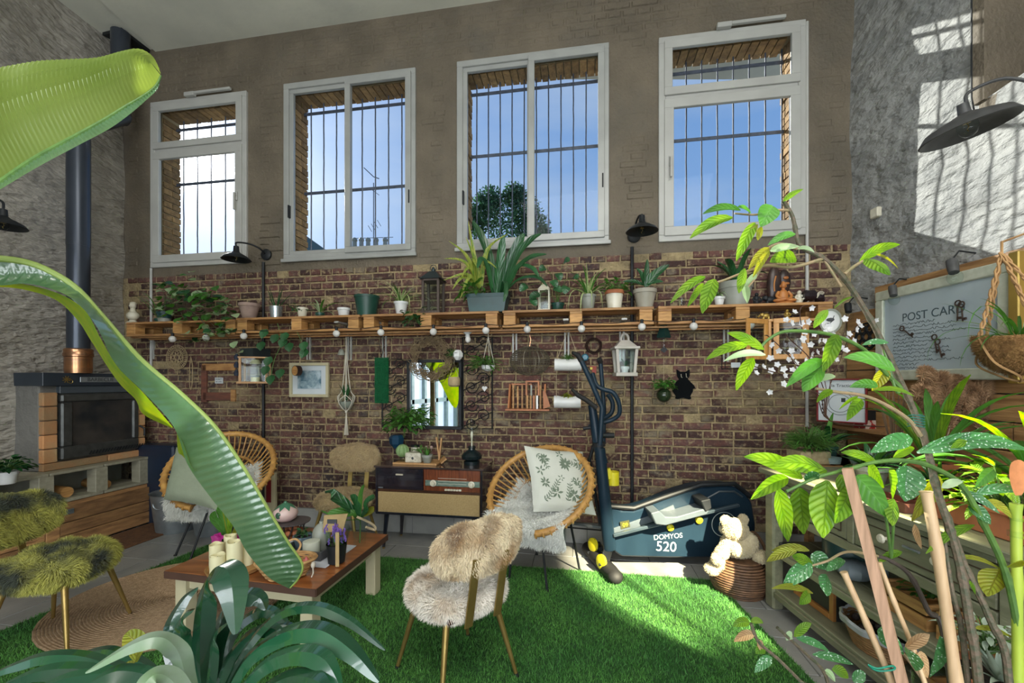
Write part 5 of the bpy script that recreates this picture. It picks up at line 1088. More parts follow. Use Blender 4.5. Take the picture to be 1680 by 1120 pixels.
# fireplace
S1 = .06; S0 = -.79
o = thing('fireplace', 'grey plastered barbecue fireplace with glass door, fire bricks and black hood', 'fireplace', B0-BD*.5+V((-.3, 0, .668)))
zf = .669; FO = .12       # front set back from bench edge
GRP = mat('grey_render', (.17, .165, .15), (.12, .118, .11), r=.85, sc=3, bump=.7, bs=14, dist=.006)
m = MB(TB); m.box(S0-.02, S1-.03, FO+.03, .60, zf, 1.45); m.out('body', GRP, o, smooth=False, bev=.01)
bx('hood', mat('blue_black_metal', (.018, .025, .036), (.025, .034, .046), r=.4, sc=6), S0-.03, S1-.02, FO-.03, .62, 1.375, 1.485, o)
bx('hood_apron', mat('grey_blue_steel', (.06, .075, .09), r=.4), S0+.10, S1-.03, FO-.01, FO+.04, 1.31, 1.375, o)
m = MB(TB); m.box(-.56, -.235, FO-.035, FO-.03, 1.405, 1.452); m.out('name_plate', STEEL, o, smooth=False, bev=.008)
text('BARBECUE', .045, INK, TB @ Matrix.Translation((-.398, FO-.0362, 1.4285)) @ STAND, o)
m = MB(TB); c = V((S0+.13, FO-.035, 1.43))
for a in np.linspace(0, PI, 5)[:-1]: d = V((math.cos(a+.3), 0, math.sin(a+.3)))*.03; m.bar(c-d, c+d, .003, .006)
m.tube([c+V((.028+.016*math.cos(t), 0, -.018+.016*math.sin(t))) for t in np.linspace(-2.5, 2.2, 9)], .003, 4); m.out('emblem', BRASS, o)
for i in range(5):
    z = .735+i*.118; bx('brick', FIREB, S0-.015, S0+.085, FO-.01, FO+.12, z, z+.112, o, .006)
    if i < 5: bx('brick', FIREB, S1-.10, S1-.035, FO-.01, FO+.12, z, z+.112, o, .006)
for a, b in ((S0-.015, S0+.47), (S0+.475, S1-.035)): bx('brick', FIREB, a, b, FO-.01, FO+.12, zf, zf+.062, o, .006)
IRON = mat('cast_iron_grey', (.10, .105, .10), (.07, .072, .07), r=.45, m=.6, sc=20); d0, d1, z0, z1 = S0+.10, S1-.11, .745, 1.305
m = MB(TB); m.box(d0, d1, FO-.03, FO+.03, z1-.07, z1); m.box(d0, d1, FO-.03, FO+.03, z0, z0+.11); m.box(d0, d0+.085, FO-.03, FO+.03, z0+.11, z1-.07); m.box(d1-.06, d1, FO-.03, FO+.03, z0+.11, z1-.07); df = m.out('door', IRON, o, smooth=False, bev=.012)
m = MB(TB); m.box(d0+.08, d1-.055, FO-.012, FO-.004, z0+.105, z1-.065); m.out('pane', mat('sooty_glass', (.012, .016, .02), (.05, .045, .04), r=.12, sc=5), df, smooth=False)
m = MB(TB)
for i in range(22): x = d0+.20+i*.025; m.bar((x, FO-.033, z0+.02), (x+.02, FO-.033, z0+.05), .006, .008)
m.out('vent_slots', BLACKM, df, smooth=False); m = MB(TB); m.tube([(d1-.0, FO-.03, z0+.23), (d1+.015, FO-.07, z0+.20), (d1+.015, FO-.07, z0+.13)], .009, 6); m.out('handle', BLACKM, df)
# flue
FX, FY = -3.81, 3.75; o = thing('flue_pipe', 'tall blue-black stove flue pipe with copper collar, bending to the ceiling behind the big leaf', 'flue', (FX, FY, 1.486))
FL = mat('blue_black_flue', (.045, .055, .075), (.06, .07, .09), r=.28, m=.5, sc=3)
m = MB(); m.tube([(FX, FY, 1.70), (FX, FY, 2.6)], .078, 28); m.out('pipe', FL, o); m = MB(); m.tube([(FX, FY, 2.6), (FX, FY, 3.60)], .080, 28); m.out('pipe', FL, o)
m = MB(); m.tube(spl([(FX, FY, 3.58), (FX, FY+.02, 3.66), (FX-.03, FY+.42, 4.0), (FX-.05, FY+.46, 4.1), (FX-.06, FY+.47, 4.86)]), .078, 24); m.out('pipe', FL, o)
m = MB(); m.lathe([(.090, 0), (.092, .03), (.092, .14), (.099, .145), (.099, .17), (.095, .18), (.097, .205), (.086, .215)], (FX, FY, 1.486), 30); m.out('collar', COPPER, o)
m = MB(); m.prism([F(168, 58, 4.845), F(199, 50, 4.845), F(246, 86, 4.845), F(225, 88, 4.845)], (0, 0, .03)); m.out('dark_opening_sheet', BLACKM, o, smooth=False)  # dark sheet stands in for the shade of the ceiling opening by the flue
# small plant on the bench
T = at(TB @ V((-1.03-.12, .10, .669))); T = at(P(10, 778, 3.02)); T = at(V((P(12, 778, 3.1).x, P(12, 778, 3.1).y, .669)))
o = pt('potted_plant', 'small white pot with glossy green leaves on the bench at the left edge', T); pot(o, POTW, T, .045, .055, .09); bush(o, T @ Matrix.Translation((0, 0, .09)), .12, 90, .045, .06, LD, .1, 1.2)
m = MB(); q = [F(151, 889), F(250, 859.5), F(310, 866), F(262, 890), F(190, 912)]
mq = [B0-BD*.05+V((.03, -.01, 0)), B0-BD*1.0+V((.03, -.01, 0))]
perp = V((BD.y, -BD.x, 0)); a_, b_ = B0-BD*.0+perp*.03, B0-BD*1.15+perp*.03
m.prism([a_, b_, b_+perp*.42, a_+perp*.42], (0, 0, .015)); tag(m.out('door_mat', COIR, smooth=False, bev=.004), 'reddish-brown coir mat on the tiles in front of the bench', 'mat')
# ---------------- turf rug
BL, BR_ = V((-2.62, 3.68, 0)), V((1.44, 3.02, 0)); poly = [BL, BR_, V((1.38, .75, 0)), V((-3.15, .75, 0)), V((-2.92, 2.2, 0))]
o = thing('turf_rug', 'large artificial grass rug covering the middle of the tiled floor', 'rug', (0, 2, 0)); m = MB(); m.prism(poly, (0, 0, .006)); m.out('backing', TURFB, o, smooth=False)
NB = 330000; gx_ = RN.uniform(-3.15, 1.45, NB*2); gy_ = 3.75-RN.random(NB*2)**.8*3.0
inside = np.ones(NB*2, bool); pl = [(p.x, p.y) for p in poly]
for i in range(len(pl)):
    (x0, y0), (x1, y1) = pl[i], pl[(i+1) % len(pl)]; inside &= ((x1-x0)*(gy_-y0)-(y1-y0)*(gx_-x0)) < 0
gx_, gy_ = gx_[inside][:NB], gy_[inside][:NB]; n = len(gx_); an = RN.uniform(0, 2*PI, n); h = RN.uniform(.010, .024, n); ln = RN.normal(0, .009, (n, 2)); wv = .0022
p = np.stack([gx_, gy_-2, np.full(n, .004)], 1); sd = np.stack([np.cos(an), np.sin(an), np.zeros(n)], 1)*wv; tp = p+np.stack([ln[:, 0], ln[:, 1], h], 1)
vs = np.stack([p-sd, p+sd, tp], 1).reshape(-1, 3).astype(np.float32); me = bpy.data.meshes.new('turf_pile'); me.vertices.add(len(vs)); me.vertices.foreach_set('co', vs.ravel()); me.loops.add(3*n); me.loops.foreach_set('vertex_index', np.arange(3*n, dtype=np.int32)); me.polygons.add(n); me.polygons.foreach_set('loop_start', np.arange(0, 3*n, 3, dtype=np.int32)); me.update(calc_edges=True); me.validate()
me.materials.append(TURF); g = bpy.data.objects.new('turf_pile', me); COL.objects.link(g); g.parent = o; g['kind'] = 'stuff'
# jute rug: an oval spiral braid
o = thing('jute_rug', 'round natural braided jute rug lying on the grass rug beside the fur chair', 'rug', (-2.17, 2.76, .007)); m = MB(); q = []; R0 = .66
for k in range(42*36):
    a = k*2*PI/36; rr = .012+R0*k/(42*36); q.append((-2.15+rr*math.cos(a)*1.0, 2.76+rr*math.sin(a)*.90, .022))
m.tube(q, .0085, 5); m.out('braid', JUTE, o); m = MB(); m.lathe([(0, 0), (R0, 0), (R0, .012), (0, .012)], (0, 0, 0), 40)
m.v = [(-2.15+x, 2.76+y*.9, .008+z) for x, y, z in m.v]; m.out('backing', JUTE, o)
# ---------------- fur chairs
def fur_chair(name, label, loc, rz, FM, n1=30000, n2=26000, ln=.034, group='fur-covered chairs with brass legs', back_h=.68, FB=None):
    o = thing(name, label, 'chair', (0, 0, 0), group); FB = FB or FM
    m = MB(); m.ell((0, 0, .412), (.215, .205, .072), 28, 12, pw=.8); st_ = m.out('seat', FM, o); f = fur(m, n1, ln, .0035, .55, .35); f.out('fur', FM, st_, kind='stuff', smooth=False)
    m = MB(); vs = m
    m.ell((0, 0, 0), (.225, .05, .115), 30, 14, pw=.72)
    def bend(p): x, y, z = p; y = y-.18*x*x/.215*1.2+.215-(.0); return (x, y+.02+z*.12, z+back_h)
    m.v = [bend(p) for p in m.v]
    b_ = m.out('backrest', FB, o); f = fur(m, n2, ln*.72, .0035, .6, .3); f.out('fur', FB, b_, kind='stuff', smooth=False)
    for s in (-1, 1): m = MB(); m.bar((s*.078, .222, .345), (s*.078, .285, back_h-.02), .040, .008, (0, 1, 0)); m.out('back_support', BRASS, o, smooth=False, bev=.001)
    m = MB(); m.box(-.15, .15, -.15, .18, .355, .375); m.out('seat_frame', DARKW, o, smooth=False, bev=.004)
    for sx_ in (-1, 1):
        for sy_ in (-1, 1):
            m = MB(); a, b = V((sx_*.13, sy_*.13, .37)), V((sx_*.205, sy_*.205, .018)); m.tube([a, b], [.016, .009], 12); lg = m.out('leg', BRASS, o); m = MB(); m.tube([b, b+(b-a).normalized()*.018], .011, 10); m.out('foot', RUBBER, lg)
    o.location = loc; o.rotation_euler = (0, 0, rz); return o
fur_chair('fur_chair', 'cream and tan fur chair on brass legs in the foreground, its back to the camera', (-.27, 2.06, .006), math.atan2(.64, .77)+PI, FURC, FB=mat('tan_blotched_fur', (.80, .68, .46), (.36, .20, .07), r=.9, sc=7, lo=.44, hi=.66, sheen=.3))
fur_chair('fur_chair', 'moss-green and black fur chair at the left edge, standing on the grass and jute rugs', (-2.46, 2.32, .012), PI/2+.12, FURM, ln=.045, n1=34000, back_h=.66)
fur_chair('fur_chair', 'tan fur chair against the brick wall left of the radio cabinet', (-1.42, 3.62, 0), PI+PI-.1, FURK, 14000, 10000, ln=.03, back_h=.73)
# ---------------- round rattan chairs
def rattan_chair(label, C, f, Rr, tilt, gap, spk=44):
    o = thing('rattan_chair', label, 'chair', (C[0], C[1], 0), 'round rattan chairs with black legs'); C = V(C); f = V((f[0], f[1], 0)).normalized(); s = V((-f.y, f.x, 0)); b = -f*math.cos(tilt)+V((0, 0, math.sin(tilt))); nn = s.cross(b); nn = nn if nn.z > 0 else -nn
    A0 = gap
    def rim(a, r, d): return C+(s*math.cos(a)+b*math.sin(a))*r-nn*d
    aa = np.linspace(-PI/2+A0, 1.5*PI-A0, 60)
    m = MB(); m.tube([rim(a, Rr, 0) for a in aa], .024, 10); m.out('rim', RAFFIA, o)
    ai = np.linspace(0, 2*PI, 49)[:-1]; m = MB(); m.tube([rim(a, Rr*.60, .13) for a in ai], .013, 8, closed=True); m.out('inner_ring', RAFFIA, o)
    for a in np.linspace(-PI/2+A0, 1.5*PI-A0, spk):
        p = rim(a, Rr+.018, -.018); p2 = rim(a, Rr-.02, .0); q = rim(a, Rr*.60, .13); m = MB(); m.tube([rim(a, Rr+.02, .02), rim(a, Rr+.029, .0), p, p2, (p2+q)/2-nn*.01, q], .0065, 6); m.out('cane_rod', RAFFIA, o)
    m = MB()
    for a in np.linspace(0, 2*PI, 30)[:-1]: m.tube([rim(a, Rr*.60, .13), rim(a, Rr*.3, .16), rim(a, 0.02, .165)], .006, 5)
    m.out('seat_weave', RAFFIA, o, kind='stuff')
    return o, C, f, s, b, nn, rim
def wire_legs(o, feet, top, ringz):
    m = MB(); c = sum((V(p) for p in top), V())/len(top); m.tube([V((p[0], p[1], p[2])) for p in top], .008, 6, closed=True); m.out('leg_frame', BLACKM, o)
    for a, b in zip(feet, top): m = MB(); m.tube([V(a), V(b)], .0085, 8); l_ = m.out('leg', BLACKM, o); m = MB(); m.lathe([(.013, 0), (.013, .008)], a, 8); m.out('foot', RUBBER, l_)
def fleece(name, label, pts_, sag, N_=22000, ln=.035, par=None, th=.03):
    """a sheepskin sheet over a grid of points, rows of equal length"""
    m = MB(); R_, Cn = len(pts_), len(pts_[0]); G = [spl(r, 4) for r in pts_]; G2 = []
    cols_ = [spl([G[i][j] for i in range(R_)], 4) for j in range(len(G[0]))]; n, k = len(cols_), len(cols_[0]); vs = [p for c in cols_ for p in c]
    m.add(vs, [(i*k+j, i*k+j+1, (i+1)*k+j+1, (i+1)*k+j) for i in range(n-1) for j in range(k-1)])
    # outward normals up: flip when needed
    a, b, c = (V(vs[0]), V(vs[1]), V(vs[k])); 
    if (b-a).cross(c-a).z > 0: m.f = [tuple(reversed(q)) for q in m.f]
    nrm_ = -(b-a).cross(c-a).normalized() if (b-a).cross(c-a).z > 0 else (b-a).cross(c-a).normalized()
    m.f = [tuple(reversed(q)) for q in m.f]
    sk = m.out(name, FURW, par, vis=True); 
    if label: tag(sk, label, 'sheepskin', 'white sheepskins on the rattan chairs')
    f = fur(m, N_, ln, .004, .7, .35); h_ = f.out('fur', FURW, sk, kind='stuff', smooth=False); return sk
def pillow(name, label, c, ex, ez, w_, h, th, mt, group=None):
    T = frame(c, ex, ez); m = MB(T); n = 18; vs = []
    for sgn in (1, -1):
        for j in range(n+1):
            for i in range(n+1):
                u, v = i/n*2-1, j/n*2-1; k = (max(0, (1-u**4)*(1-v**4)))**.5; px_ = u*(1-.07*(1-abs(v))**1*abs(u)); pz = v*(1-.07*(1-abs(u))*abs(v))
                vs.append((px_*w_/2, sgn*th/2*k*(1+.12*math.sin(u*5+v*3)*.5), pz*h/2))
    N1 = (n+1)**2; fs = []
    for j in range(n):
        for i in range(n): a = j*(n+1)+i; fs.append((a, a+1, a+n+2, a+n+1)); b = a+N1; fs.append((b+n+1, b+n+2, b+1, b))
    m.add(vs, fs); p = m.out('cover', mt, None); p.name = name; tag(p, label, 'cushion', group); return p, T
# right chair
o, C, f, s, b, nn, rim = rattan_chair('round rattan chair on the right holding the botanical cushion, in front of the exercise machine', (.20, 3.14, .635), (-.50, -.87), .385, .70, .30)
tp = [rim(a, .2, .14) for a in (-.7, .7, 2.4, -2.4)]; tp = [V((p.x, p.y, min(p.z, .45))) for p in tp]
wire_legs(o, [(.236, 2.86, .006), (.506, 3.19, 0), (.20, 3.48, 0), (-.02, 3.05, .006)], [V((.20, 2.95, .40)), V((.42, 3.12, .42)), V((.20, 3.34, .43)), V((.02, 3.08, .40))], .4)
def chair_skin(lab, C, f, s, b, rim, Rr, z):
    G = []
    for rr, dz in ((.42, .175), (.1, .18), (-.25, .165), (-.65, .11), (-1.05, .045), (-1.22, .19)):
        row = []
        for t in (-.95, -.55, 0, .55, .95):
            p = C+s*(t*Rr*(.75 if rr > 0 else .82))+b*(rr*Rr*.78)-nn*(dz-.05*abs(t)**2-.02)
            row.append(p)
        G.append(row)
    return fleece('sheepskin', lab, G, 0, 26000, .04)
chair_skin('white sheepskin draped over the seat of the right rattan chair', C, f, s, b, rim, .385, 0)
BOT = mat('botanical_print', (.62, .63, .56), (.56, .575, .50), r=.85, sc=5, bump=.2, bs=200)
pc = C+b*.10+s*.10+nn*.10
ex = (s*.95-b*.12).normalized(); ez = (b*.80+nn*.62).normalized()
pw, T = pillow('cushion', 'white cushion with grey-green botanical print on the right rattan chair', W(918, 787, .62), V((.93, .30, -.14)), V((-.12, .50, .86)), .49, .49, .14, BOT)
# print: flowers and sprigs as thin raised patches following the pillow front
m = MB(T); PR = mat('print_green', (.17, .22, .155), r=.85)
def pilz(x, z): u, v = x/.245, z/.245; return -.070*max(0, (1-u**4)*(1-v**4))**.5*(1+.06*math.sin(u*5+v*3))-.0012
def pleaf(x, z, a, l, w_):
    q = [];
    for k in range(7): t = k/6; q.append((x+math.cos(a)*l*t, z+math.sin(a)*l*t, w_*math.sin(PI*min(t*.95+.03, 1))))
    vs = []; nx, nz = -math.sin(a), math.cos(a)
    for X, Z, ww in q:
        for sg in (-1, 1): xx, zz = X+nx*ww*sg/2, Z+nz*ww*sg/2; vs.append((xx, pilz(xx, zz), zz))
    m.add(vs, [(2*k, 2*k+1, 2*k+3, 2*k+2) for k in range(6)])
for (x, z, n_, l) in ((-.13, .13, 9, .045), (.03, .10, 11, .055), (.15, .13, 5, .05), (-.15, -.05, 8, .04), (.10, -.03, 6, .035), (-.07, -.12, 5, .05), (.06, -.13, 9, .05), (.17, -.10, 5, .045), (-.02, -.01, 5, .025), (-.17, .04, 5, .04), (.0, .17, 5, .035)):
    for k in range(n_): a = k*2*PI/n_+random.uniform(-.2, .2); pleaf(x+.006*math.cos(a), z+.006*math.sin(a), a, l*random.uniform(.7, 1), l*.32)
for (x0, z0, a, n_) in ((-.19, -.18, .5, 9), (.19, -.18, 2.2, 9), (.0, -.19, 1.2, 6), (-.19, .18, -.9, 6), (.19, .05, 2.4, 6)):
    for k in range(n_):
        x0 += math.cos(a)*.022; z0 += math.sin(a)*.022; a += random.uniform(-.3, .3)
        if abs(x0) < .22 and abs(z0) < .2: pleaf(x0, z0, a, .026, .005); pleaf(x0, z0, a+1.0, .028, .009); pleaf(x0, z0, a-1.0, .028, .009)
g = m.out('botanical_print', PR, None, kind='stuff', smooth=False); g.parent = pw; g.data.transform(Matrix.Translation(-pw.location)); 
# left chair
o, C, f, s, b, nn, rim = rattan_chair('round rattan chair on the left behind the big banana leaf, with a sage cushion', (-2.52, 3.70, .66), (.30, -.95), .40, .72, .30)
wire_legs(o, [(-2.73, 3.46, 0), (-2.53, 3.35, .006), (-2.30, 3.50, .006), (-2.5, 3.95, 0)], [V((-2.62, 3.58, .42)), V((-2.47, 3.50, .42)), V((-2.36, 3.66, .43)), V((-2.5, 3.85, .45))], .4)
chair_skin('white sheepskin on the left rattan chair, under the sage cushion', C, f, s, b, rim, .40, 0)
pillow('cushion', 'sage green linen cushion on the left rattan chair', W(322, 783, .80), V((.95, -.10, -.15)), V((-.22, .55, .80)), .47, .46, .13, SAGEC)
# zinc tubs and other things behind the left chair
for (x, y, r, h, lab) in ((290, 868, .20, .36, 'zinc tub on the floor behind the left rattan chair, nearer the bench'), (352, 872, .19, .30, 'zinc tub on the floor behind the left rattan chair, nearer the wall pole')):
    p = F(x, y); T = at(p); o = pt('zinc_tub', lab, T, 'tub', 'zinc tubs'); m = MB(T); m.lathe([(r*.78, 0), (r*.8, .01), (r, h), (r+.01, h+.008), (r-.004, h), (r*.78, .02)], n=28, cap=False); m.lathe([(0, .015), (r*.78, .015)], n=28, cap=False); m.out('tub_body', STEEL, o)
    m = MB(T); m.tube([(.05*math.cos(t), -r-.012, h-.06+.05*math.sin(t)) for t in np.linspace(PI, 2*PI, 8)], .006, 6); m.out('handle', STEEL, o)
m = MB(TW); s0, _ = WS(252, 700); s1, _ = WS(292, 700); m.box(s0-.03, s1+.16, -.20, -.03, 0, .78); tag(m.out('storage_box', mat('navy_plastic', (.012, .022, .045), r=.4), smooth=False, bev=.015), 'dark navy tall box standing between the fireplace and the left rattan chair', 'box')
T = TWp(441, 798, .12); o = thing('crate_picture', 'upright cream frame with a red panel behind the left rattan chair', 'frame', T.translation); m = MB(T); m.box(-.08, .09, -.03, 0, -.22, .14); m.out('frame', CREAM, o, smooth=False, bev=.003); m = MB(T); m.box(.0, .05, -.034, -.030, -.14, .11); m.out('panel', mat('deep_red', (.22, .01, .015), r=.4), o, smooth=False); m = MB(T); m.box(-.05, -.02, -.034, -.030, -.14, .11); m.out('panel', INK, o, smooth=False)
m = MB(T); m.box(-.08, .09, -.03, 0, -.62, -.2201); m.out('stand', CREAM, o, smooth=False)
# ---------------- coffee table
z = .38; A, B_, Cc = F(270, 936, z), F(518, 966, z), F(636, 876, z); D = A+(Cc-B_)
exT = (B_-A).normalized(); T = frame(V((A.x, A.y, 0)), exT); tw = (B_-A).length; td = (Cc-B_).length
eyT = (Cc-B_).normalized()
o = thing('coffee_table', 'low coffee table with varnished plank top and cream legs', 'table', (A+Cc)/2*1.0-V((0, 0, z-.006)))
n = 5
for i in range(n):
    a0, a1 = A+(D-A)*(i/n+.001), A+(D-A)*((i+1)/n-.001); m = MB(); q = [a0, a0+(B_-A), a1+(B_-A), a1]; m.prism([V((p.x, p.y, z-.038)) for p in q], (0, 0, .038)); m.out('top_plank', TABLEW, o, smooth=False, bev=.0015)
m = MB(); ed = .004
for p, q in ((A, B_), (B_, Cc)): d = (q-p).normalized(); n_ = V((d.y, -d.x, 0))*ed; m.prism([V((p.x, p.y, z-.039)), V((q.x, q.y, z-.039)), V((q.x, q.y, z-.001)), V((p.x, p.y, z-.001))], n_)
m.out('edge_band', TABLEE, o, smooth=False)
CTR = (A+Cc)/2
for p in (A, B_, Cc, D):
    c = p+(CTR-p)*.16; m = MB(frame(V((c.x, c.y, .007)), exT)); m.box(-.035, .035, -.035, .035, 0, z-.048); m.out('leg', CREAM, o, smooth=False, bev=.003)
m = MB(); 
for p, q in ((A, B_), (B_, Cc), (Cc, D), (D, A)):
    a = p+(CTR-p)*.16; b2 = q+(CTR-q)*.16; m.bar(V((a.x, a.y, z-.075)), V((b2.x, b2.y, z-.075)), .022, .065)
m.out('apron', CREAM, o, smooth=False)
TT = lambda x, y: at(F(x, y, z+.0005))
def tabq(u, v, dz=0): return A+(B_-A)*u+(D-A)*v+V((0, 0, dz))
m = MB(); vs = []; 
for i in range(15):
    for j in range(9): u, v = .10+.80*i/14, .28+.42*j/8; p = tabq(u, v, .003+.0015*math.sin(i*1.3)*math.cos(j)); vs.append(p)
m.add(vs, [(i*9+j, (i+1)*9+j, (i+1)*9+j+1, i*9+j+1) for i in range(14) for j in range(8)]); vs2 = len(m.v); tag(m.out('table_runner', mat('white_linen', (.66, .68, .74), r=.9, sc=20)), 'white cloth runner on the coffee table', 'cloth')
ZT = z+.0055
def TA(x, y, dz=0): return at(F(x, y, ZT)+V((0, 0, dz)))
# candle tray
T = TA(388, 932); o = pt('tray', 'round wooden tray carrying the ivory candles', T, 'tray'); m = MB(T); m.lathe([(0, 0), (.135, 0), (.145, .022), (.138, .022), (.130, .010), (0, .009)], n=32, cap=False); m.out('tray_body', PINEV, o)
for (x, y, r, h, lab) in ((355, 930, .034, .125, 'tall ivory pillar candle at the left of the round tray'), (357, 940, .036, .095, 'short ivory pillar candle in front at the left of the tray'), (385, 935, .038, .155, 'tallest ivory pillar candle in the middle of the tray'), (404, 925, .034, .125, 'ivory pillar candle at the right of the tray'), (378, 920, .032, .145, 'ivory pillar candle at the back of the tray')):
    p = F(x, y, ZT+.010); T = at(p); o = pt('candle', lab, T, 'candle', 'ivory pillar candles on the round tray'); m = MB(T); n_ = 24
    prof = [(0, 0), (r, 0), (r, h-.004)]; m.lathe(prof, n=n_, cap=False); vs = []
    for rr, dz in ((r, 0), (r-.004, .003), (r-.007, -.014), (0.001, -.018)):
        for k in range(n_): a = 2*PI*k/n_; vs.append((rr*math.cos(a), rr*math.sin(a), h+dz+.006*math.sin(a*2+x)*(1 if rr > r-.005 else 0)))
    for i in range(3): pass
    m.add(vs, [(i*n_+k, i*n_+(k+1) % n_, (i+1)*n_+(k+1) % n_, (i+1)*n_+k) for i in range(3) for k in range(n_)]); m.lathe([(r, h-.004), (r, h+.001)], n=n_, cap=False); m.out('wax', WAX, o); m = MB(T); m.tube([(0, 0, h-.02), (0, 0, h-.006)], .0015, 5); m.out('wick', INK, o)
# orchid-like plant behind candles
T = TA(372, 903); o = pt('potted_plant', 'yellow-green leafy plant with magenta petals behind the candles', T); pot(o, TEALP, T, .035, .045, .07)
for px_, w_ in ((((372, 890), (366, 850), (358, 830)), .04), (((374, 888), (378, 860), (384, 838)), .035), (((372, 888), (362, 865), (352, 850), (353, 838)), .045), (((376, 888), (370, 840), (364, 815)), .03), (((376, 888), (392, 860), (398, 848)), .03)):
    Yd = T.translation.y; pts = spl([P(a, b, Yd-.02*i) for i, (a, b) in enumerate(px_)], 5); m = MB(); m.blade(pts, w_, V((.3, -.9, .3)), .2, 'spat'); m.out('leaf', random.choice([LY, LB, LG]), o)
for x, y in ((356, 883), (391, 882), (361, 880)): m = MB(); c = P(x, y, T.translation.y-.06); [m.blade([c, c+V((.02*math.cos(a), -.01, .02*math.sin(a))), c+V((.035*math.cos(a), -.01, .03*math.sin(a)))], .028, V((0, -1, .2)), .1, 'ov', 2) for a in (0, 1.3, 2.6, 3.9, 5.1)]; m.out('petal', mat('magenta_petal%d' % x, (.42, .02, .22), tr=.3), o)
# bread basket with onions
T = TA(470, 945); T = T @ Matrix.Rotation(.25, 4, 'Z'); o = pt('bread_basket', 'small oval wicker basket with a loop handle at the front edge of the table', T, 'basket')
BSK = mat('straw_basket', (.56, .34, .14), (.36, .19, .07), r=.6, sc=30, rnd=.2); m = MB(T @ Matrix.Diagonal((1.45, 1, 1, 1)))
for i in range(9): t = i/8; rr = .062+.034*t; m.tube([(rr*math.cos(a)+0, rr*math.sin(a), .006+.075*t+.003*math.sin(a*9+i*PI)) for a in np.linspace(0, 2*PI, 41)[:-1]], .0055, 5, closed=True)
m.out('weave', BSK, o); m = MB(T @ Matrix.Diagonal((1.45, 1, 1, 1))); m.tube([(.098*math.cos(a), .098*math.sin(a), .088) for a in np.linspace(0, 2*PI, 33)[:-1]], .008, 7, closed=True); m.out('rim', BSK, o)
m = MB(T @ Matrix.Diagonal((1.45, 1, 1, 1))); m.lathe([(0, .004), (.062, .004)], n=24, cap=False); m.out('base', BSK, o); m = MB(T); m.tube(spl([(.03, .095, .085), (.045, .11, .12), (.02, .12, .15), (-.02, .115, .14), (-.03, .095, .09)]), .006, 7); m.out('handle', BSK, o)
m = MB(T); m.ell((.135, -.03, .06), (.012, .012, .02)); m.tube([(.135, -.035, .05), (.138, -.045, .02), (.13, -.045, .0)], .003, 4); m.out('cord_tassel', COTTON, o)
for i, (x, y) in enumerate(((.06, .0), (.0, .02), (-.06, -.01), (.03, -.04), (.09, .03))):
    Tq = T @ Matrix.Translation((x, y, .045+.012*(i % 2))); q = pt('onion', ['pink onion at the right in the wicker basket, catching the light', 'pink onion in the middle of the wicker basket', 'pink onion at the left in the wicker basket, under the leaf', 'pink onion at the front of the wicker basket', 'pink onion at the back right of the wicker basket'][i], Tq, 'onion', 'onions in the basket'); m = MB(Tq); m.lathe([(0, -.024), (.02, -.018), (.028, 0), (.022, .016), (.008, .026), (.003, .038)], n=16, cap=False); m.out('bulb_skin', mat('onion_skin%d' % i, (.50, .10, .10), (.62, .22, .18), r=.25, sc=20), q)
# grey tray with candle, cloche, tin bucket
T = TA(508, 915); Tr = frame(F(512, 905, ZT), exT); o = thing('tray', 'rectangular dark grey wooden tray holding the white candle and grey vase', 'tray', Tr.translation); DG = mat('dark_grey_wood', (.09, .095, .10), (.06, .06, .065), r=.6, sc=8)
m = MB(Tr); a, b = .14, .11; m.box(-a, a, -b, b, 0, .008); m.box(-a, a, -b, -b+.01, .008, .05); m.box(-a, a, b-.01, b, .008, .05); m.box(-a, -a+.01, -b+.01, b-.01, .008, .05); m.box(a-.01, a, -b+.01, b-.01, .008, .05); m.out('tray_body', DG, o, smooth=False, bev=.002)
T = Tr @ Matrix.Translation((.03, -.045, .009)); o = pt('candle', 'wide white candle with a leaf motif in the grey tray', T, 'candle'); m = MB(T); m.lathe([(.048, 0), (.048, .075), (.040, .078), (.0, .070)], n=26); m.out('wax', mat('white_wax', (.72, .74, .62), r=.4, tr=.1), o); m = MB(T); m.blade([(.01, -.047, .012), (.02, -.0455, .022), (.036, -.033, .026)], .018, V((0, -1, 0)), 0, 'ov', 2); m.out('leaf_motif', INK, o)
T = Tr @ Matrix.Translation((.03, .045, .009)); o = pt('vase', 'squat grey-green bottle-shaped vase behind the white candle', T, 'vase'); m = MB(T); m.lathe([(.048, 0), (.052, .02), (.052, .09), (.047, .115), (.03, .14), (.012, .152), (.012, .162), (.009, .164)], n=26); m.out('vase_body', GREYC, o)
T = Tr @ Matrix.Translation((-.075, .02, .009)); o = pt('tin_planter', 'small shiny blue-grey tin with a succulent at the left of the grey tray', T, 'planter'); pot(o, mat('blue_tin', (.16, .22, .26), r=.25, m=.5), T, .045, .055, .08); bush(o, T @ Matrix.Translation((0, -.0, .08)), .04, 24, .02, .03, LD, .2, 1.3)
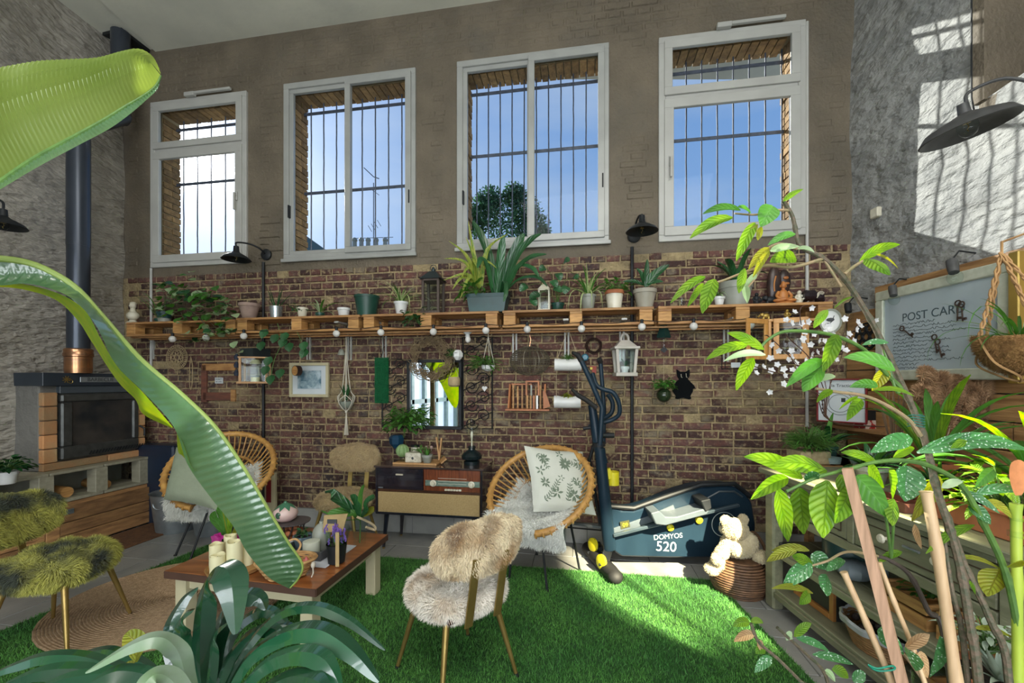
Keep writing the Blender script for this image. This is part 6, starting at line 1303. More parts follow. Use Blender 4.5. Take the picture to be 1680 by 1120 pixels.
# slate stand with pink tomato pot
T = TA(472, 885); Ts = at(V((tabq(.60, .88).x, tabq(.60, .88).y, ZT-.004))); p_ = P(480, 860, 2.88); T = at(V((p_.x, p_.y, ZT-.005)))
o = pt('cake_stand', 'dark slate disc on a wire stand at the back of the table', T, 'stand'); m = MB(T); m.lathe([(.11, .085), (.112, .092), (.0, .093)], n=30); m.out('disc', mat('slate', (.06, .05, .055), (.10, .085, .08), r=.4, sc=9), o)
m = MB(T); 
for k in range(9): a = k*2*PI/9; m.tube(spl([(.085*math.cos(a), .085*math.sin(a), .0), (.07*math.cos(a+.2), .07*math.sin(a+.2), .045), (.085*math.cos(a+.35), .085*math.sin(a+.35), .085)]), .004, 5)
m.out('wire_frame', BLACKM, o)
for k in range(8): a = k*PI/4; m = MB(T); m.ell((.05*math.cos(a), .05*math.sin(a), .022), .02, 10, 7); m.out('ball', TERRA, o)
T = T @ Matrix.Translation((-.045, -.005, .0935)); o = pt('ceramic_pot', 'pink tomato-shaped ceramic pot with a green leafy lid on the slate stand', T, 'pot'); m = MB(T); m.lathe([(.04, 0), (.068, .02), (.078, .05), (.07, .08), (.045, .10), (0, .10)], n=28); m.out('pot_body', mat('pink_ceramic', (.56, .36, .33), (.64, .46, .42), r=.25, sc=8), o)
m = MB(T)
for k in range(8): a = k*PI/4; m.blade([(0.006*math.cos(a), .006*math.sin(a), .125), (.035*math.cos(a), .035*math.sin(a), .112), (.075*math.cos(a), .075*math.sin(a), .082)], .045, V((0, 0, 1)), -.1, 'ov', 2)
m.out('leafy_lid', mat('glazed_green', (.06, .18, .10), r=.2), o); m = MB(T); m.ell((0, 0, .122), (.012, .012, .012)); m.out('knob', mat('glazed_green2', (.06, .18, .10), r=.2), o)
m = MB(T); m.ell((-.01, -.073, .055), (.018, .006, .022)); m.out('painted_leaf', mat('glazed_green3', (.04, .10, .06), r=.2), o)
# lavender in wrapped pot, glass vase with leaves
T = TA(552, 921); o = pt('lavender_pot', 'lavender in a dark printed carrying wrap at the right of the table', T); WRAP = mat('clear_dark_wrap', (.10, .13, .14), (.16, .19, .2), r=.2, sc=6)
m = MB(T); m.lathe([(.040, 0), (.050, .10)], n=4); m.lathe([(.045, 0), (.056, .105)], n=20, cap=False); m.out('pot', BLACKM, o); m = MB(T); m.lathe([(.048, 0), (.062, .115), (.082, .19), (.078, .19), (.058, .115), (.046, .01)], n=6, cap=False); m.out('wrap', CLEAR, o, smooth=False)
m = MB(T); KR = mat('kraft_card', (.46, .33, .15), (.30, .21, .09), r=.7, sc=9); m.prism([(-.085, .01, .165), (.03, .01, .165), (.06, .01, .27), (-.075, .01, .26)], (0, .006, 0)); m.out('card_handle', KR, o, smooth=False); m = MB(T); m.box(-.055, .0, .004, .009, .215, .238); m.out('handle_hole', INK, o, smooth=False); m = MB(T); m.box(.022, .042, -.068, -.062, .0, .19); m.out('label_strip', KR, o, smooth=False)
LAV = mat('lavender_flower', (.12, .06, .32), (.22, .12, .45), r=.8, rnd=.3); ml = MB(T); mg = MB(T)
for i in range(46):
    a = random.uniform(0, 2*PI); rr = random.uniform(.0, .062); h = random.uniform(.13, .21); x, y = rr*math.cos(a), rr*math.sin(a); mg.tube([(x*.5, y*.5, .08), (x, y, h)], .0012, 3)
    for k in range(5): ml.ell((x+random.uniform(-.004, .004), y, h-.018+k*.007), (.005, .005, .005), 5, 4)
mg.out('stems', LG, o, kind='stuff'); ml.out('flowers', LAV, o, kind='stuff')
T = TA(590, 893); o = pt('glass_vase', 'clear glass vase of broad orchid leaves beside the lavender', T, 'vase'); m = MB(T); m.lathe([(.035, 0), (.04, .06), (.055, .17), (.053, .17), (.038, .06), (.0, .01)], n=24, cap=False); m.out('vase_body', CLEAR, o)
Yd = T.translation.y
for px_, w_, mt in ((((588, 850), (570, 830), (545, 812), (542, 806)), .075, LD), (((588, 850), (572, 838), (550, 842), (538, 848)), .06, LG), (((590, 850), (585, 825), (575, 812)), .05, LD), (((590, 850), (592, 815), (598, 795)), .035, LG), (((592, 850), (600, 838), (606, 822), (614, 818)), .07, LD), (((592, 850), (602, 842), (613, 840)), .08, LY), (((590, 852), (580, 842), (560, 846)), .05, LG), (((588, 852), (560, 852), (532, 840), (526, 838)), .012, LG)):
    m = MB(); m.blade(spl([P(a, b, Yd-.03*i) for i, (a, b) in enumerate(px_)], 5), w_, V((.1, -.6, .8)), .15, 'spat'); m.out('leaf', mt, o)
m = MB(T); m.tube([(0, 0, .01), (.005, 0, .12), (0, 0, .2)], .004, 6); m.out('stem', CANEG, o); m = MB(T); m.tube(spl([(.0, -.05, .19), (.05, -.03, .16), (.09, .0, .12), (.095, .01, .09), (.07, -.0, .1), (.05, -.03, .12)]), .008, 7); m.out('rope', TWINE, o)
# ---------------- radio cabinet
Rl, Rr_ = WS(613, 843, .45)[0], WS(790, 850, .45)[0]; w_ = Rr_-Rl; T = TW @ Matrix.Translation((Rl, -.04, 0)); D_ = .38; zb, zt = .205, .63
pz0 = W(613, 840, D_+.04).z; pz1 = W(613, 763, D_+.04).z; zb, zt = pz0, pz1
o = thing('radio_cabinet', 'vintage dark lacquered radio cabinet with rosewood dial panel and woven speaker front', 'cabinet', (TW @ Matrix.Translation((Rl+w_/2, -.04-D_/2, 0))).translation)
LACQ = mat('black_lacquer', (.012, .014, .022), (.02, .016, .02), r=.1, coat=.6, sc=3); TEAKL = mat('dark_top_lacquer', (.03, .02, .02), (.055, .035, .03), r=.1, coat=.8, sc=4, st=(1, 6, 6))
def rb(name, mt, x0, x1, y0, y1, z0, z1, bev=.002, par=None): m = MB(T); m.box(x0, x1, y0, y1, z0, z1); return m.out(name, mt, par or o, smooth=False, bev=bev)
H_ = zt-zb
rb('top', TEAKL, -.01, w_+.01, -D_-.01, 0, zt-.016, zt); rb('side_panel', LACQ, 0, .018, -D_, 0, zb, zt-.016); rb('side_panel', LACQ, w_-.018, w_, -D_, 0, zb, zt-.016); rb('bottom', LACQ, 0, w_, -D_, 0, zb-.012, zb+.008); rb('back_panel', DARKW, .018, w_-.018, -.02, -.01, zb, zt-.016)
zm = zb+H_*.48
rb('shelf', DARKW, .018, w_-.018, -D_+.01, -.02, zm-.01, zm+.012)
fl = rb('flap_door', LACQ, .02, w_*.455, -D_-.004, -D_+.014, zm+.012, zt-.018, .003); rb('handle', mat('cream_bakelite', (.55, .50, .38), r=.4), w_*.20, w_*.27, -D_-.012, -D_-.004, zt-.075, zt-.062, .002, fl); rb('label_plate', STEEL, .03, .07, -D_-.007, -D_-.004, zm+.02, zm+.027, 0, fl)
rp_ = rb('dial_panel', REDW, w_*.46, w_-.02, -D_-.0, -D_+.014, zm+.012, zt-.018); dz0, dz1 = zm+.055, zt-.105
rb('dial_glass', mat('dial_glass', (.10, .15, .12), (.20, .26, .22), r=.12, sc=22, st=(1, 1, 6)), w_*.48, w_-.02, -D_-.010, -D_, dz0, dz1, .002, rp_)
for fx in (.555, .905): m = MB(T); m.lathe([(.027, 0), (.027, .006), (.019, .008), (.017, .028), (.0, .030)], (w_*fx, -D_-.010, (dz0+dz1)/2), 20, (0, -1, 0)); m.out('knob', IVORY, rp_)
for i in range(6): rb('push_button', IVORY, w_*.66+i*.024, w_*.66+i*.024+.021, -D_-.014, -D_, zm+.020, zm+.034, .002, rp_)
m = MB(T)
for k in range(3): m.box(w_*.60, w_*.86, -D_-.0115, -D_-.0105, dz0+.02+k*.022, dz0+.0225+k*.022)
m.out('dial_scale', IVORY, rp_, smooth=False)
rb('speaker_cloth', mat('speaker_cloth', (.46, .33, .15), (.36, .25, .11), r=.9, sc=120, rnd=0, bump=.4, bs=400), .024, w_-.024, -D_-.0, -D_+.012, zb+.008, zm-.012)
for x, y in ((.08, -D_+.05), (.10, -.05), (w_-.08, -D_+.05), (w_-.10, -.05)): m = MB(T); m.tube([(x, y, zb-.01), (x+(.02 if x > w_/2 else -.02), y+(-.02 if y < -.2 else .01), .012)], [.022, .012], 10); lg = m.out('leg', LACQ, o); m = MB(T); m.lathe([(.011, 0), (.012, .014)], (x+(.02 if x > w_/2 else -.02), y+(-.02 if y < -.2 else .01), 0), 10); m.out('foot', BRASS, lg)
Tc = lambda x, dy: T @ Matrix.Translation((WS(x, 755, .04+dy)[0]-Rl, -dy, zt+.0005))
# tray of little plants
Tt = Tc(686, .22); o = thing('tray', 'light wooden tray of cacti and ceramic pots on the radio cabinet', 'tray', Tt.translation); m = MB(Tt); m.box(-.19, .20, -.09, .09, 0, .012); m.box(-.19, .20, -.10, -.09, .0, .018); m.box(-.19, .20, .09, .10, .0, .018); m.out('tray_body', LW, o, smooth=False, bev=.002)
m = MB(Tt); m.bar((.20, .0, .012), (.24, .02, .05), .12, .012); m.bar((.18, .04, .03), (.15, .05, .22), .012, .02); m.bar((.19, .0, .03), (.21, .01, .22), .012, .02); m.out('tray_handle', LW, o, smooth=False)
Tq = Tt @ Matrix.Translation((-.13, -.03, .0125)); o = pt('cactus', 'round pale green cactus in a small glass on the radio cabinet tray', Tq); m = MB(Tq); m.lathe([(.022, 0), (.026, .05), (.024, .05), (.02, .004)], n=16, cap=False); m.out('glass', CLEAR, o); m = MB(Tq); 
vs = []; n_, k_ = 36, 14
for i in range(k_+1):
    for j in range(n_): a = 2*PI*j/n_; t = PI*i/k_-PI/2; r = .052*math.cos(t)*(1+.09*math.cos(a*12)); vs.append((r*math.cos(a), r*math.sin(a), .095+.056*math.sin(t)))
m.add(vs, [(i*n_+j, i*n_+(j+1) % n_, (i+1)*n_+(j+1) % n_, (i+1)*n_+j) for i in range(k_) for j in range(n_)]); m.out('cactus_body', mat('cactus_green', (.16, .28, .10), (.26, .36, .16), r=.6, sc=30), o)
Tq = Tt @ Matrix.Translation((-.02, -.035, .0125)); o = pt('ceramic_planter', 'square cream planter with a honeycomb pattern and dark dot in the middle of the tray', Tq, 'planter'); HC = mat('honeycomb_ceramic', (.60, .56, .46), (.46, .42, .33), r=.4, sc=28, lo=.47, hi=.53); m = MB(Tq); m.box(-.07, .07, -.04, .04, 0, .085); m.out('pot', HC, o, smooth=False, bev=.008); m = MB(Tq); m.ell((.0, -.041, .04), (.010, .004, .012)); m.out('dot', INK, o); bush(o, Tq @ Matrix.Translation((.04, 0, .09)), .06, 24, .018, .035, LG, .2, 1.3)
Tq = Tt @ Matrix.Translation((-.045, .045, .0125)); o = pt('ceramic_jar', 'small cream jar with a black lid at the back of the tray', Tq, 'jar'); m = MB(Tq); m.lathe([(.03, 0), (.036, .05), (.04, .10), (.036, .12)], n=18); m.out('jar_body', HC, o); m = MB(Tq); m.lathe([(.038, .12), (.038, .135), (0, .14)], n=18); m.out('lid', BLACKM, o)
Tq = Tt @ Matrix.Translation((.10, -.045, .0125)); o = pt('potted_plant', 'small grey-white pot with a spiky green succulent at the right of the tray', Tq); pot(o, GREYC, Tq, .032, .042, .07); straps(o, Tq @ Matrix.Translation((0, 0, .06)), .01, rs(13, .6, 1.5, .06, .10, .1, .5), LG, .014, 'grass')
for x, y, c in ((.055, .05, 0), (.10, .055, 1)): Tq = Tt @ Matrix.Translation((x, y, .0125)); o = pt('glass_jar', ['amber-topped little jar at the back left of the spiky succulent', 'amber-topped little jar at the back right of the spiky succulent'][c], Tq, 'jar', 'little jars at the back of the tray'); m = MB(Tq); m.lathe([(.014, 0), (.014, .08), (.008, .10)], n=12); m.out('jar_body', CLEAR, o); m = MB(Tq); m.ell((0, 0, .115), .016, 10, 7); m.out('stopper', TERRAP, o)
# oil lamp
Tq = Tc(774, .2); o = pt('oil_lamp', 'black oil lamp with a clear glass chimney on the right end of the radio cabinet', Tq, 'lamp'); m = MB(Tq); m.lathe([(.065, 0), (.068, .03), (.05, .035), (.085, .05), (.088, .075), (.07, .10), (.03, .125), (.028, .14), (.035, .145), (.03, .155)], n=28); m.out('base', mat('black_enamel', (.008, .016, .018), r=.2), o)
m = MB(Tq); m.lathe([(.026, .155), (.028, .20), (.04, .25), (.055, .29), (.05, .33), (.032, .36), (.032, .40), (.038, .41)], n=22, cap=False); m.out('chimney', CLEAR, o); m = MB(Tq); m.tube([(0, 0, .15), (0, 0, .24)], .006, 8); m.ell((0, 0, .25), (.012, .012, .03)); m.out('wick', IVORY, o)
# leafy plant hanging at mirror corner, blue pot
o, Tm = wthing('wall_plant', 'bright leafy plant in a deep blue pot on the wall below the left mirror corner', 'plant', 651, 722, .12)
m = MB(Tm); m.lathe([(.03, -.07), (.062, -.03), (.07, .02), (.05, .05)], n=7, cap=True); m.out('pot', mat('deep_blue', (.008, .05, .10), r=.3), o, smooth=False); m = MB(Tm); m.tube(spl([(0, 0, .04), (.06, 0, .02), (.09, -.02, .12)]), .004, 5); m.out('stem', CANEG, o)
bush(o, Tm @ Matrix.Translation((.095, -.03, .15)), .19, 200, .035, .07, LG, -.35, 1.2)
# cable from radio along wall
m = MB(); m.tube(spl([W(800, 765, .05), W(803, 800, .02), W(806, 850, .02), W(860, 858, .03), W(990, 870, .04)]), .006, 5); tag(m.out('cable', BLACKM), 'black electric cable running from the radio cabinet along the wall skirting', 'cable')
# glass demijohn-like jar under the right chair
T = at(F(917, 893)); o = pt('glass_jar', 'big clear glass jar on the tiles behind the legs of the right rattan chair', T, 'jar'); m = MB(T); m.lathe([(.05, 0), (.06, .02), (.062, .16), (.04, .2), (.035, .22), (.032, .2), (.055, .15), (.05, .01)], n=22, cap=False); m.out('jar_body', CLEAR, o)
# ---------------- elliptical machine
YE = 3.22
o = thing('elliptical_trainer', 'dark blue-black elliptical exercise machine with yellow knobs against the brick wall', 'exercise machine', F(1120, 915)); E = lambda x, y, dy=0: P(x, y, YE+dy)
prof = [(998, 826), (1006, 832), (1020, 838), (1040, 838), (1062, 832), (1090, 820), (1120, 808), (1150, 800), (1180, 797), (1205, 798), (1222, 806), (1234, 825), (1240, 860), (1238, 905), (1228, 914), (1100, 915), (1020, 913), (1008, 905), (1002, 880)]
m = MB(); m.prism([E(x, y) for x, y in prof], (0, .20, 0)); m.out('housing', ELB, o, smooth=False, bev=.012)
m = MB(); m.prism([E(x, y, -.012) for x, y in ((1003, 868), (1060, 848), (1105, 828), (1108, 836), (1075, 854), (1006, 880))], (0, .02, 0)); m.out('step_panel', ELG, o, smooth=False, bev=.003)
m = MB(); m.tube([E(x, y, .0) for x, y in ((1000, 830), (1040, 833), (1090, 815), (1150, 795), (1205, 793), (1236, 818))], .018, 8); m.out('upper_rail', BLACKM, o)
m = MB(); m.bar(E(1006, 878, -.06), E(1085, 858, -.06), .03, .022); m.bar(E(1085, 858, -.06), E(1212, 828, -.06), .03, .022); m.out('pedal_arm', mat('blued_steel', (.10, .14, .17), r=.3, m=.6), o, smooth=False, bev=.003)
m = MB(); m.prism([E(x, y, -.16) for x, y in ((1068, 842), (1082, 838), (1092, 848), (1110, 848), (1158, 834), (1164, 838), (1160, 844), (1092, 862), (1076, 860))], (0, .16, 0)); m.out('pedal', ELG, o, smooth=False, bev=.006)
m = MB(); m.prism([E(x, y, -.17) for x, y in ((1150, 822), (1166, 818), (1168, 834), (1158, 840))], (0, .17, 0)); m.out('pedal_toe_guard', BLACKM, o, smooth=False, bev=.006)
m = MB(); m.tube([E(1155, 838, -.0), E(1158, 818, -.0), E(1180, 806, -.0), E(1205, 806, -.0), E(1218, 815, 0)], .008, 6); m.out('flywheel_arc', mat('lighter_plastic', (.05, .065, .075), r=.3), o)
for x, y in ((1099, 864), (1146, 852)): m = MB(); m.lathe([(.026, 0), (.026, .018), (.012, .026)], E(x, y, -.005), 16, (0, -1, -.1)); m.out('adjustment_knob', YEL, o)
for rr in (.092, .034): m = MB(); c = E(1188, 860, -.002); m.tube([c+V((rr*math.cos(a), 0, rr*math.sin(a))) for a in np.linspace(0, 2*PI, 33)[:-1]], .003, 5, closed=True); m.out('ring_marking', LETW, o)
for i in range(9): pass
TE = Matrix.Translation(E(1096, 880, -.002)); text('DOMYOS', .052, LETW, TE @ Matrix.Rotation(-.08, 4, 'Y') @ STAND, o); TE = Matrix.Translation(E(1092, 895, -.002)); 
text('520', .105, LETW, Matrix.Translation(E(1093, 897, -.002)) @ Matrix.Rotation(.05, 4, 'Y') @ STAND, o)
m = MB(); m.prism([E(x, y, -.016) for x, y in ((1017, 856), (1032, 853), (1034, 864), (1019, 868))], (0, .004, 0)); st_ = m.out('sticker', mat('sticker_dark', (.05, .05, .01), r=.5), o, smooth=False); text('09', .042, YEL, Matrix.Translation(E(1026, 861, -.018)) @ Matrix.Rotation(-.15, 4, 'Y') @ STAND, st_)
m = MB(); m.tube([E(1000, 900, -.02), E(992, 820, -.02), E(984, 735, -.02)], [.048, .045, .04], 14); m.out('mast', ELB, o); m = MB(); m.tube([E(990, 760, -.02), E(981, 731, -.02), E(976, 698, -.01), E(971, 664, 0)], [.035, .04, .035, .03], 12); m.out('console_post', ELB, o)
m = MB(); m.tube([E(984, 730, -.08), E(986, 700, -.08), E(988, 668, -.08), E(982, 655, -.08), E(968, 622, -.08), E(953, 590, -.08)], .019, 12); m.out('handlebar', ELB, o)
m = MB(); m.tube([E(954, 592, -.08), E(948, 582, -.08), E(939, 578, -.10)], [.021, .020, .012], 10); m.out('grip', RUBBER, o); m = MB(); m.tube([E(990, 728, .15), E(991, 670, .15), E(988, 630, .15), E(985, 592, .15)], .017, 10); m.out('handlebar', ELB, o); m = MB(); m.tube([E(985, 594, .15), E(983, 589, .13)], .022, 8); m.out('grip', RUBBER, o)
m = MB(); m.tube(spl([E(972, 612, .02), E(979, 632, 0), E(992, 639, -.02), E(1006, 644, -.03), (E(1015, 660, -.03)), E(1016, 678, -.02), E(1005, 688, 0), E(985, 694, .02), E(966, 700, .02)], 4), .017, 10); m.out('fixed_handle', ELB, o); m = MB(); m.tube(spl([E(997, 646, .12), E(1005, 660, .12), E(1003, 677, .12), E(990, 687, .1)], 4), .018, 10); m.out('fixed_handle', ELB, o)
m = MB(); m.tube([E(979, 669, -.1), E(962, 656, -.1), E(948, 648, -.1), E(938, 638, -.11)], [.018, .018, .018, .010], 10); m.out('grip_lever', RUBBER, o)
m = MB(); m.lathe([(.045, 0), (.045, .03)], E(983, 732, -.05), 16, (-.1, 0, 1)); m.lathe([(.02, -.08), (.02, .08)], E(990, 714, 0), 10, (1, 0, 0)); m.lathe([(.014, -.07), (.014, .05)], E(972, 701, 0), 10, (1, 0, .1)); m.out('clamp', BLACKM, o); m = MB(); m.tube([E(974, 730, .1), E(967, 755, .12), E(985, 860, .1)], .014, 8); m.out('lever_arm', BLACKM, o)
m = MB(); a, b = F(1006, 938), F(985, 893); a = V((.72, 2.98, .05)); b = V((.62, 3.50, .05)); m.tube([a, a+(b-a)*.12, b], [.05, .055, .05], 14); m.ell(a, (.055, .06, .048)); m.out('front_stabiliser', RUBBER, o); m = MB(); m.tube([V((1.80, 3.12, .04)), V((1.85, 3.45, .04))], .04, 12); m.out('rear_stabiliser', RUBBER, o)
for p in (E(989, 921, -.10), E(975, 893, .12)): 
    m = MB(); m.lathe([(.035, 0), (.052, .004), (.052, .022), (.035, .026)], V((p.x, p.y, max(p.z, .053))), 20, (-.9, -.45, .1)); m.out('transport_wheel', YEL, o); m = MB(); m.lathe([(.02, .02), (.02, .05)], V((p.x, p.y, max(p.z, .053))), 12, (.9, .45, -.1)); m.out('wheel_hub', RUBBER, o)
m = MB(); m.bar(V((.66, 3.1, .06)), E(1000, 895, 0), .05, .05); m.bar(V((.60, 3.36, .06)), E(1000, 895, .1), .03, .03); m.out('front_fork', BLACKM, o, smooth=False)
m = MB(); m.lathe([(.045, -.05), (.045, .05)], E(1006, 784, .02), 18, cap=False); m.lathe([(0, -.05), (.045, -.05)], E(1006, 784, .02), 18, cap=False); m.bar(E(993, 770, 0), E(999, 785, .0), .03, .07); m.out('bottle_holder', YEL, o)
m = MB(); m.bar(E(942, 858, .15), E(998, 866, .05), .025, .02); m.out('support_tube', mat('steel_tube', (.2, .22, .23), r=.3, m=.7), o, smooth=False)
# ---------------- teddy and round basket
T = at(F(1212, 968)); o = pt('wicker_basket', 'low round brown wicker basket on the tiles under the teddy bear', T, 'basket'); m = MB(T)
for i in range(15): t = i/14; rr = .14+.055*math.sin(t*PI*.8+.2)-.03*t; m.tube([(rr*math.cos(a)*1.0+.0015*math.sin(a*24+i*PI), rr*math.sin(a), .008+.215*t) for a in np.linspace(0, 2*PI, 49)[:-1]], .0085, 5, closed=True)
m.out('weave', WICKER, o); m = MB(T); m.lathe([(0, .01), (.14, .01), (.175, .1), (.135, .215)], n=28, cap=False); m.lathe([(.135, .215), (.14, .23), (.0, .236)], n=28, cap=False); m.out('lid', WICKER, o)
m = MB(T); m.tube(spl([(.05, .10, .22), (.11, .10, .32), (.15, .08, .36), (.17, .0, .3), (.16, -.05, .22)]), .012, 6); m.out('handle', WICKER, o)
PL = mat('cream_plush', (.60, .52, .34), (.48, .40, .24), r=.9, sc=20, sheen=.5); T = T @ Matrix.Translation((-.03, -.02, .236)); T = T @ Matrix.Scale(.92, 4)
o = pt('teddy_bear', 'cream plush teddy bear slumped on the round wicker basket', T, 'soft toy')
def fb(name, segs, par=None, N_=5000):
    m = MB(T)
    for c, r, M in segs: m.ell(c, r, 16, 10, M)
    q = m.out(name, PL, par or o); f = fur(m, N_, .013, .0025, .3, .5); f.out('fur', PL, q, kind='stuff', smooth=False); return q
rx = Matrix.Rotation(.5, 3, 'Y')
fb('body', [((.02, 0, .085), (.125, .10, .09), None), ((.06, 0, .10), (.09, .09, .09), None)]); hd_ = fb('head', [((-.02, -.03, .21), (.085, .075, .07), None), ((-.06, .04, .185), (.035, .035, .03), None)])
fb('ear', [((-.085, -.02, .27), (.032, .02, .032), None)], hd_, 1200); fb('ear', [((.05, -.01, .275), (.032, .02, .032), None)], hd_, 1200); m = MB(T); m.ell((-.065, .078, .19), (.010, .008, .008)); m.ell((-.09, .045, .215), (.005, .005, .006)); m.ell((-.04, .052, .215), (.005, .005, .006)); m.out('face', INK, hd_)
fb('arm', [((-.12, -.06, .07), (.04, .05, .085), Matrix.Rotation(.6, 3, 'Y')), ((-.165, -.07, .01), (.04, .04, .04), None)], None, 2500); fb('arm', [((-.04, -.11, .09), (.05, .04, .04), rx)], None, 1500); fb('leg', [((-.14, -.02, -.04), (.05, .05, .06), None), ((-.19, -.03, -.075), (.045, .05, .035), None)], None, 2500); fb('leg', [((.14, -.08, .03), (.06, .05, .04), None)], None, 1500)
# ---------------- sage dresser on the right
DX0 = 1.61; DY1 = 2.72; DY0 = 1.33; DD = .52; zt = .862; o = thing('dresser', 'long distressed sage-green open dresser with drawers and two slatted shelves along the right side', 'dresser', (DX0+DD/2, (DY0+DY1)/2, 0))
def db(name, x0, x1, y0, y1, z0, z1, mt=SAGE, bev=.004, par=None): m = MB(); m.box(x0, x1, y0, y1, z0, z1); return m.out(name, mt, par or o, smooth=False, bev=bev)
pw_ = .09
for y0, y1 in ((DY1-pw_, DY1), (DY0, DY0+pw_)):
    for x0 in (DX0, DX0+DD-.07): db('post', x0, x0+.07, y0, y1, 0, zt-.03, bev=.012)
yy = DY0-.02; k = 0
for i in range(3): db('top_plank', DX0-.025+i*(DD+.04)/3, DX0-.025+(i+1)*(DD+.04)/3-.003, DY0-.03, DY1+.03, zt-.03, zt)
for x0 in (DX0+.005, DX0+DD-.03): db('rail', x0, x0+.025, DY0+pw_, DY1-pw_, .595, .64); 
db('divider', DX0+.005, DX0+.06, 2.02, 2.06, .64, zt-.03); db('rail', DX0+.005, DX0+.03, DY0+pw_, DY1-pw_, zt-.06, zt-.03)
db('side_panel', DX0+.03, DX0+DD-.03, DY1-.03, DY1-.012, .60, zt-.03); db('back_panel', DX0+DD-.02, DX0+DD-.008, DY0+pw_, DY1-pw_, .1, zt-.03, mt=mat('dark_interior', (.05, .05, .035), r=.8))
for y0, y1 in ((DY0+pw_+.005, 2.015), (2.065, DY1-pw_-.005)):
    d_ = db('drawer', DX0+.008, DX0+.03, y0, y1, .645, zt-.065); m = MB(); xx = DX0+.004
    for (a0, a1, b0, b1) in ((y0+.03, y1-.03, zt-.10, zt-.096), (y0+.03, y1-.03, .676, .680), (y0+.03, y0+.034, .68, zt-.10), (y1-.034, y1-.03, .68, zt-.10)): m.box(xx, xx+.006, a0, a1, b0, b1)
    m.out('groove_moulding', mat('worn_brown%d' % int(y0*10), (.06, .04, .02), r=.8), d_, smooth=False)
    for yk in ([(y0+y1)/2] if y1-y0 < .5 else [y0+(y1-y0)*.3, y0+(y1-y0)*.7]): m = MB(); m.lathe([(.008, 0), (.008, .018), (.02, .028), (.016, .036), (0, .038)], (DX0+.008, yk, .735), 14, (-1, 0, 0)); m.out('knob', IVORY, d_)
    m = MB(); xk = (y0+y1)/2; m.tube([V((DX0-.002, y, .735)) for y in (xk-.035, xk, xk+.035)], .006, 6); m.out('drawer_pull', STEEL, d_)
for zs in (.135, .40):
    for i in range(4): db('shelf_slat', DX0+.012+i*.125, DX0+.012+i*.125+.12, DY0+.02, DY1-.02, zs-.02, zs)
    db('shelf_rail', DX0, DX0+.025, DY0+pw_, DY1-pw_, zs-.055, zs-.018)
def dthing(name, label, cat, x, y, z, group=None): T = at(V((x, y, z+.001))); return pt(name, label, T, cat, group), T
# crates etc. on dresser shelves
def slat_box(o, T, L_, W_, H_, mt, gap=.012, n=3):
    m = MB(T); m.box(-L_/2, L_/2, -W_/2, W_/2, 0, .01); m.out('base', mt, o, smooth=False)
    for i in range(n):
        z0 = .01+i*(H_-.01)/n; z1 = z0+(H_-.01)/n-gap
        for (x0, x1, y0, y1) in ((-L_/2, L_/2, -W_/2, -W_/2+.01), (-L_/2, L_/2, W_/2-.01, W_/2), (-L_/2, -L_/2+.01, -W_/2+.01, W_/2-.01), (L_/2-.01, L_/2, -W_/2+.01, W_/2-.01)): m = MB(T); m.box(x0, x1, y0, y1, z0, z1); m.out('slat', mt, o, smooth=False)
OWD = mat('orange_crate_wood', (.46, .21, .06), (.34, .14, .035), r=.5, sc=6)
o2, T = dthing('wooden_frame_box', 'orange wooden glazed box on the lower dresser shelf at the far end', 'box', 1.80, 2.42, .135); m = MB(T)
for (y0, y1) in ((-.16, -.13), (.13, .16)): m.box(-.10, -.08, y0, y1, 0, .24)
m.box(-.10, -.08, -.13, .13, 0, .03); m.box(-.10, -.08, -.13, .13, .21, .24); m.out('front_frame', OWD, o2, smooth=False, bev=.003); m = MB(T); m.box(-.08, .12, -.155, .155, 0, .24); m.out('box_body', mat('dark_box_inside', (.03, .03, .03), r=.6), o2, smooth=False)
o2, T = dthing('wicker_basket', 'oval wicker basket lined with cloth and full of walnuts on the lower dresser shelf', 'basket', 1.74, 2.03, .135); Tb = T @ Matrix.Diagonal((.8, 1.15, 1, 1)); m = MB(Tb)
for i in range(9): t = i/8; rr = .10+.04*t; m.tube([(rr*math.cos(a), rr*math.sin(a), .006+.105*t+.002*math.sin(a*16+i*PI)) for a in np.linspace(0, 2*PI, 45)[:-1]], .0068, 5, closed=True)
m.lathe([(0, .004), (.1, .004)], n=20, cap=False); m.out('weave', mat('golden_wicker', (.34, .18, .07), (.2, .1, .04), r=.6, sc=30), o2); m = MB(Tb); n_ = 60; vs = []
for rr, zz in ((.13, .09), (.145, .128), (.155, .118), (.152, .095)):
    for k in range(n_): a = 2*PI*k/n_; vs.append(((rr+.004*math.sin(a*13))*math.cos(a), (rr+.004*math.sin(a*13))*math.sin(a), zz+.004*math.sin(a*9)))
m.add(vs, [(i*n_+k, i*n_+(k+1) % n_, (i+1)*n_+(k+1) % n_, (i+1)*n_+k) for i in range(3) for k in range(n_)]); m.out('cloth_liner', mat('grey_cloth', (.38, .40, .40), r=.9), o2)
NUT = mat('walnut', (.075, .05, .045), (.04, .03, .028), r=.7, sc=60, bump=.8); wal = None
for i in range(26):
    a = random.uniform(0, 2*PI); rr = .115*math.sqrt(random.random()); p = Tb @ V((rr*math.cos(a), rr*math.sin(a), 0)); p.z = .135+.085+random.uniform(0, .016)
    if wal is None: m = MB(); m.ell((0, 0, .016), (.017, .015, .016), 10, 7); m.lathe([(.0165, .0155), (.0165, .0175)], n=12); wal = m.out('walnut', NUT); wal.location = p; wal['label'] = 'walnut among the heap in the cloth-lined wicker basket'; wal['category'] = 'walnut'; wal['group'] = 'walnuts in the basket'
    else: c = wal.copy(); COL.objects.link(c); c.location = p; c.rotation_euler = (random.random()*3, random.random()*3, 0)
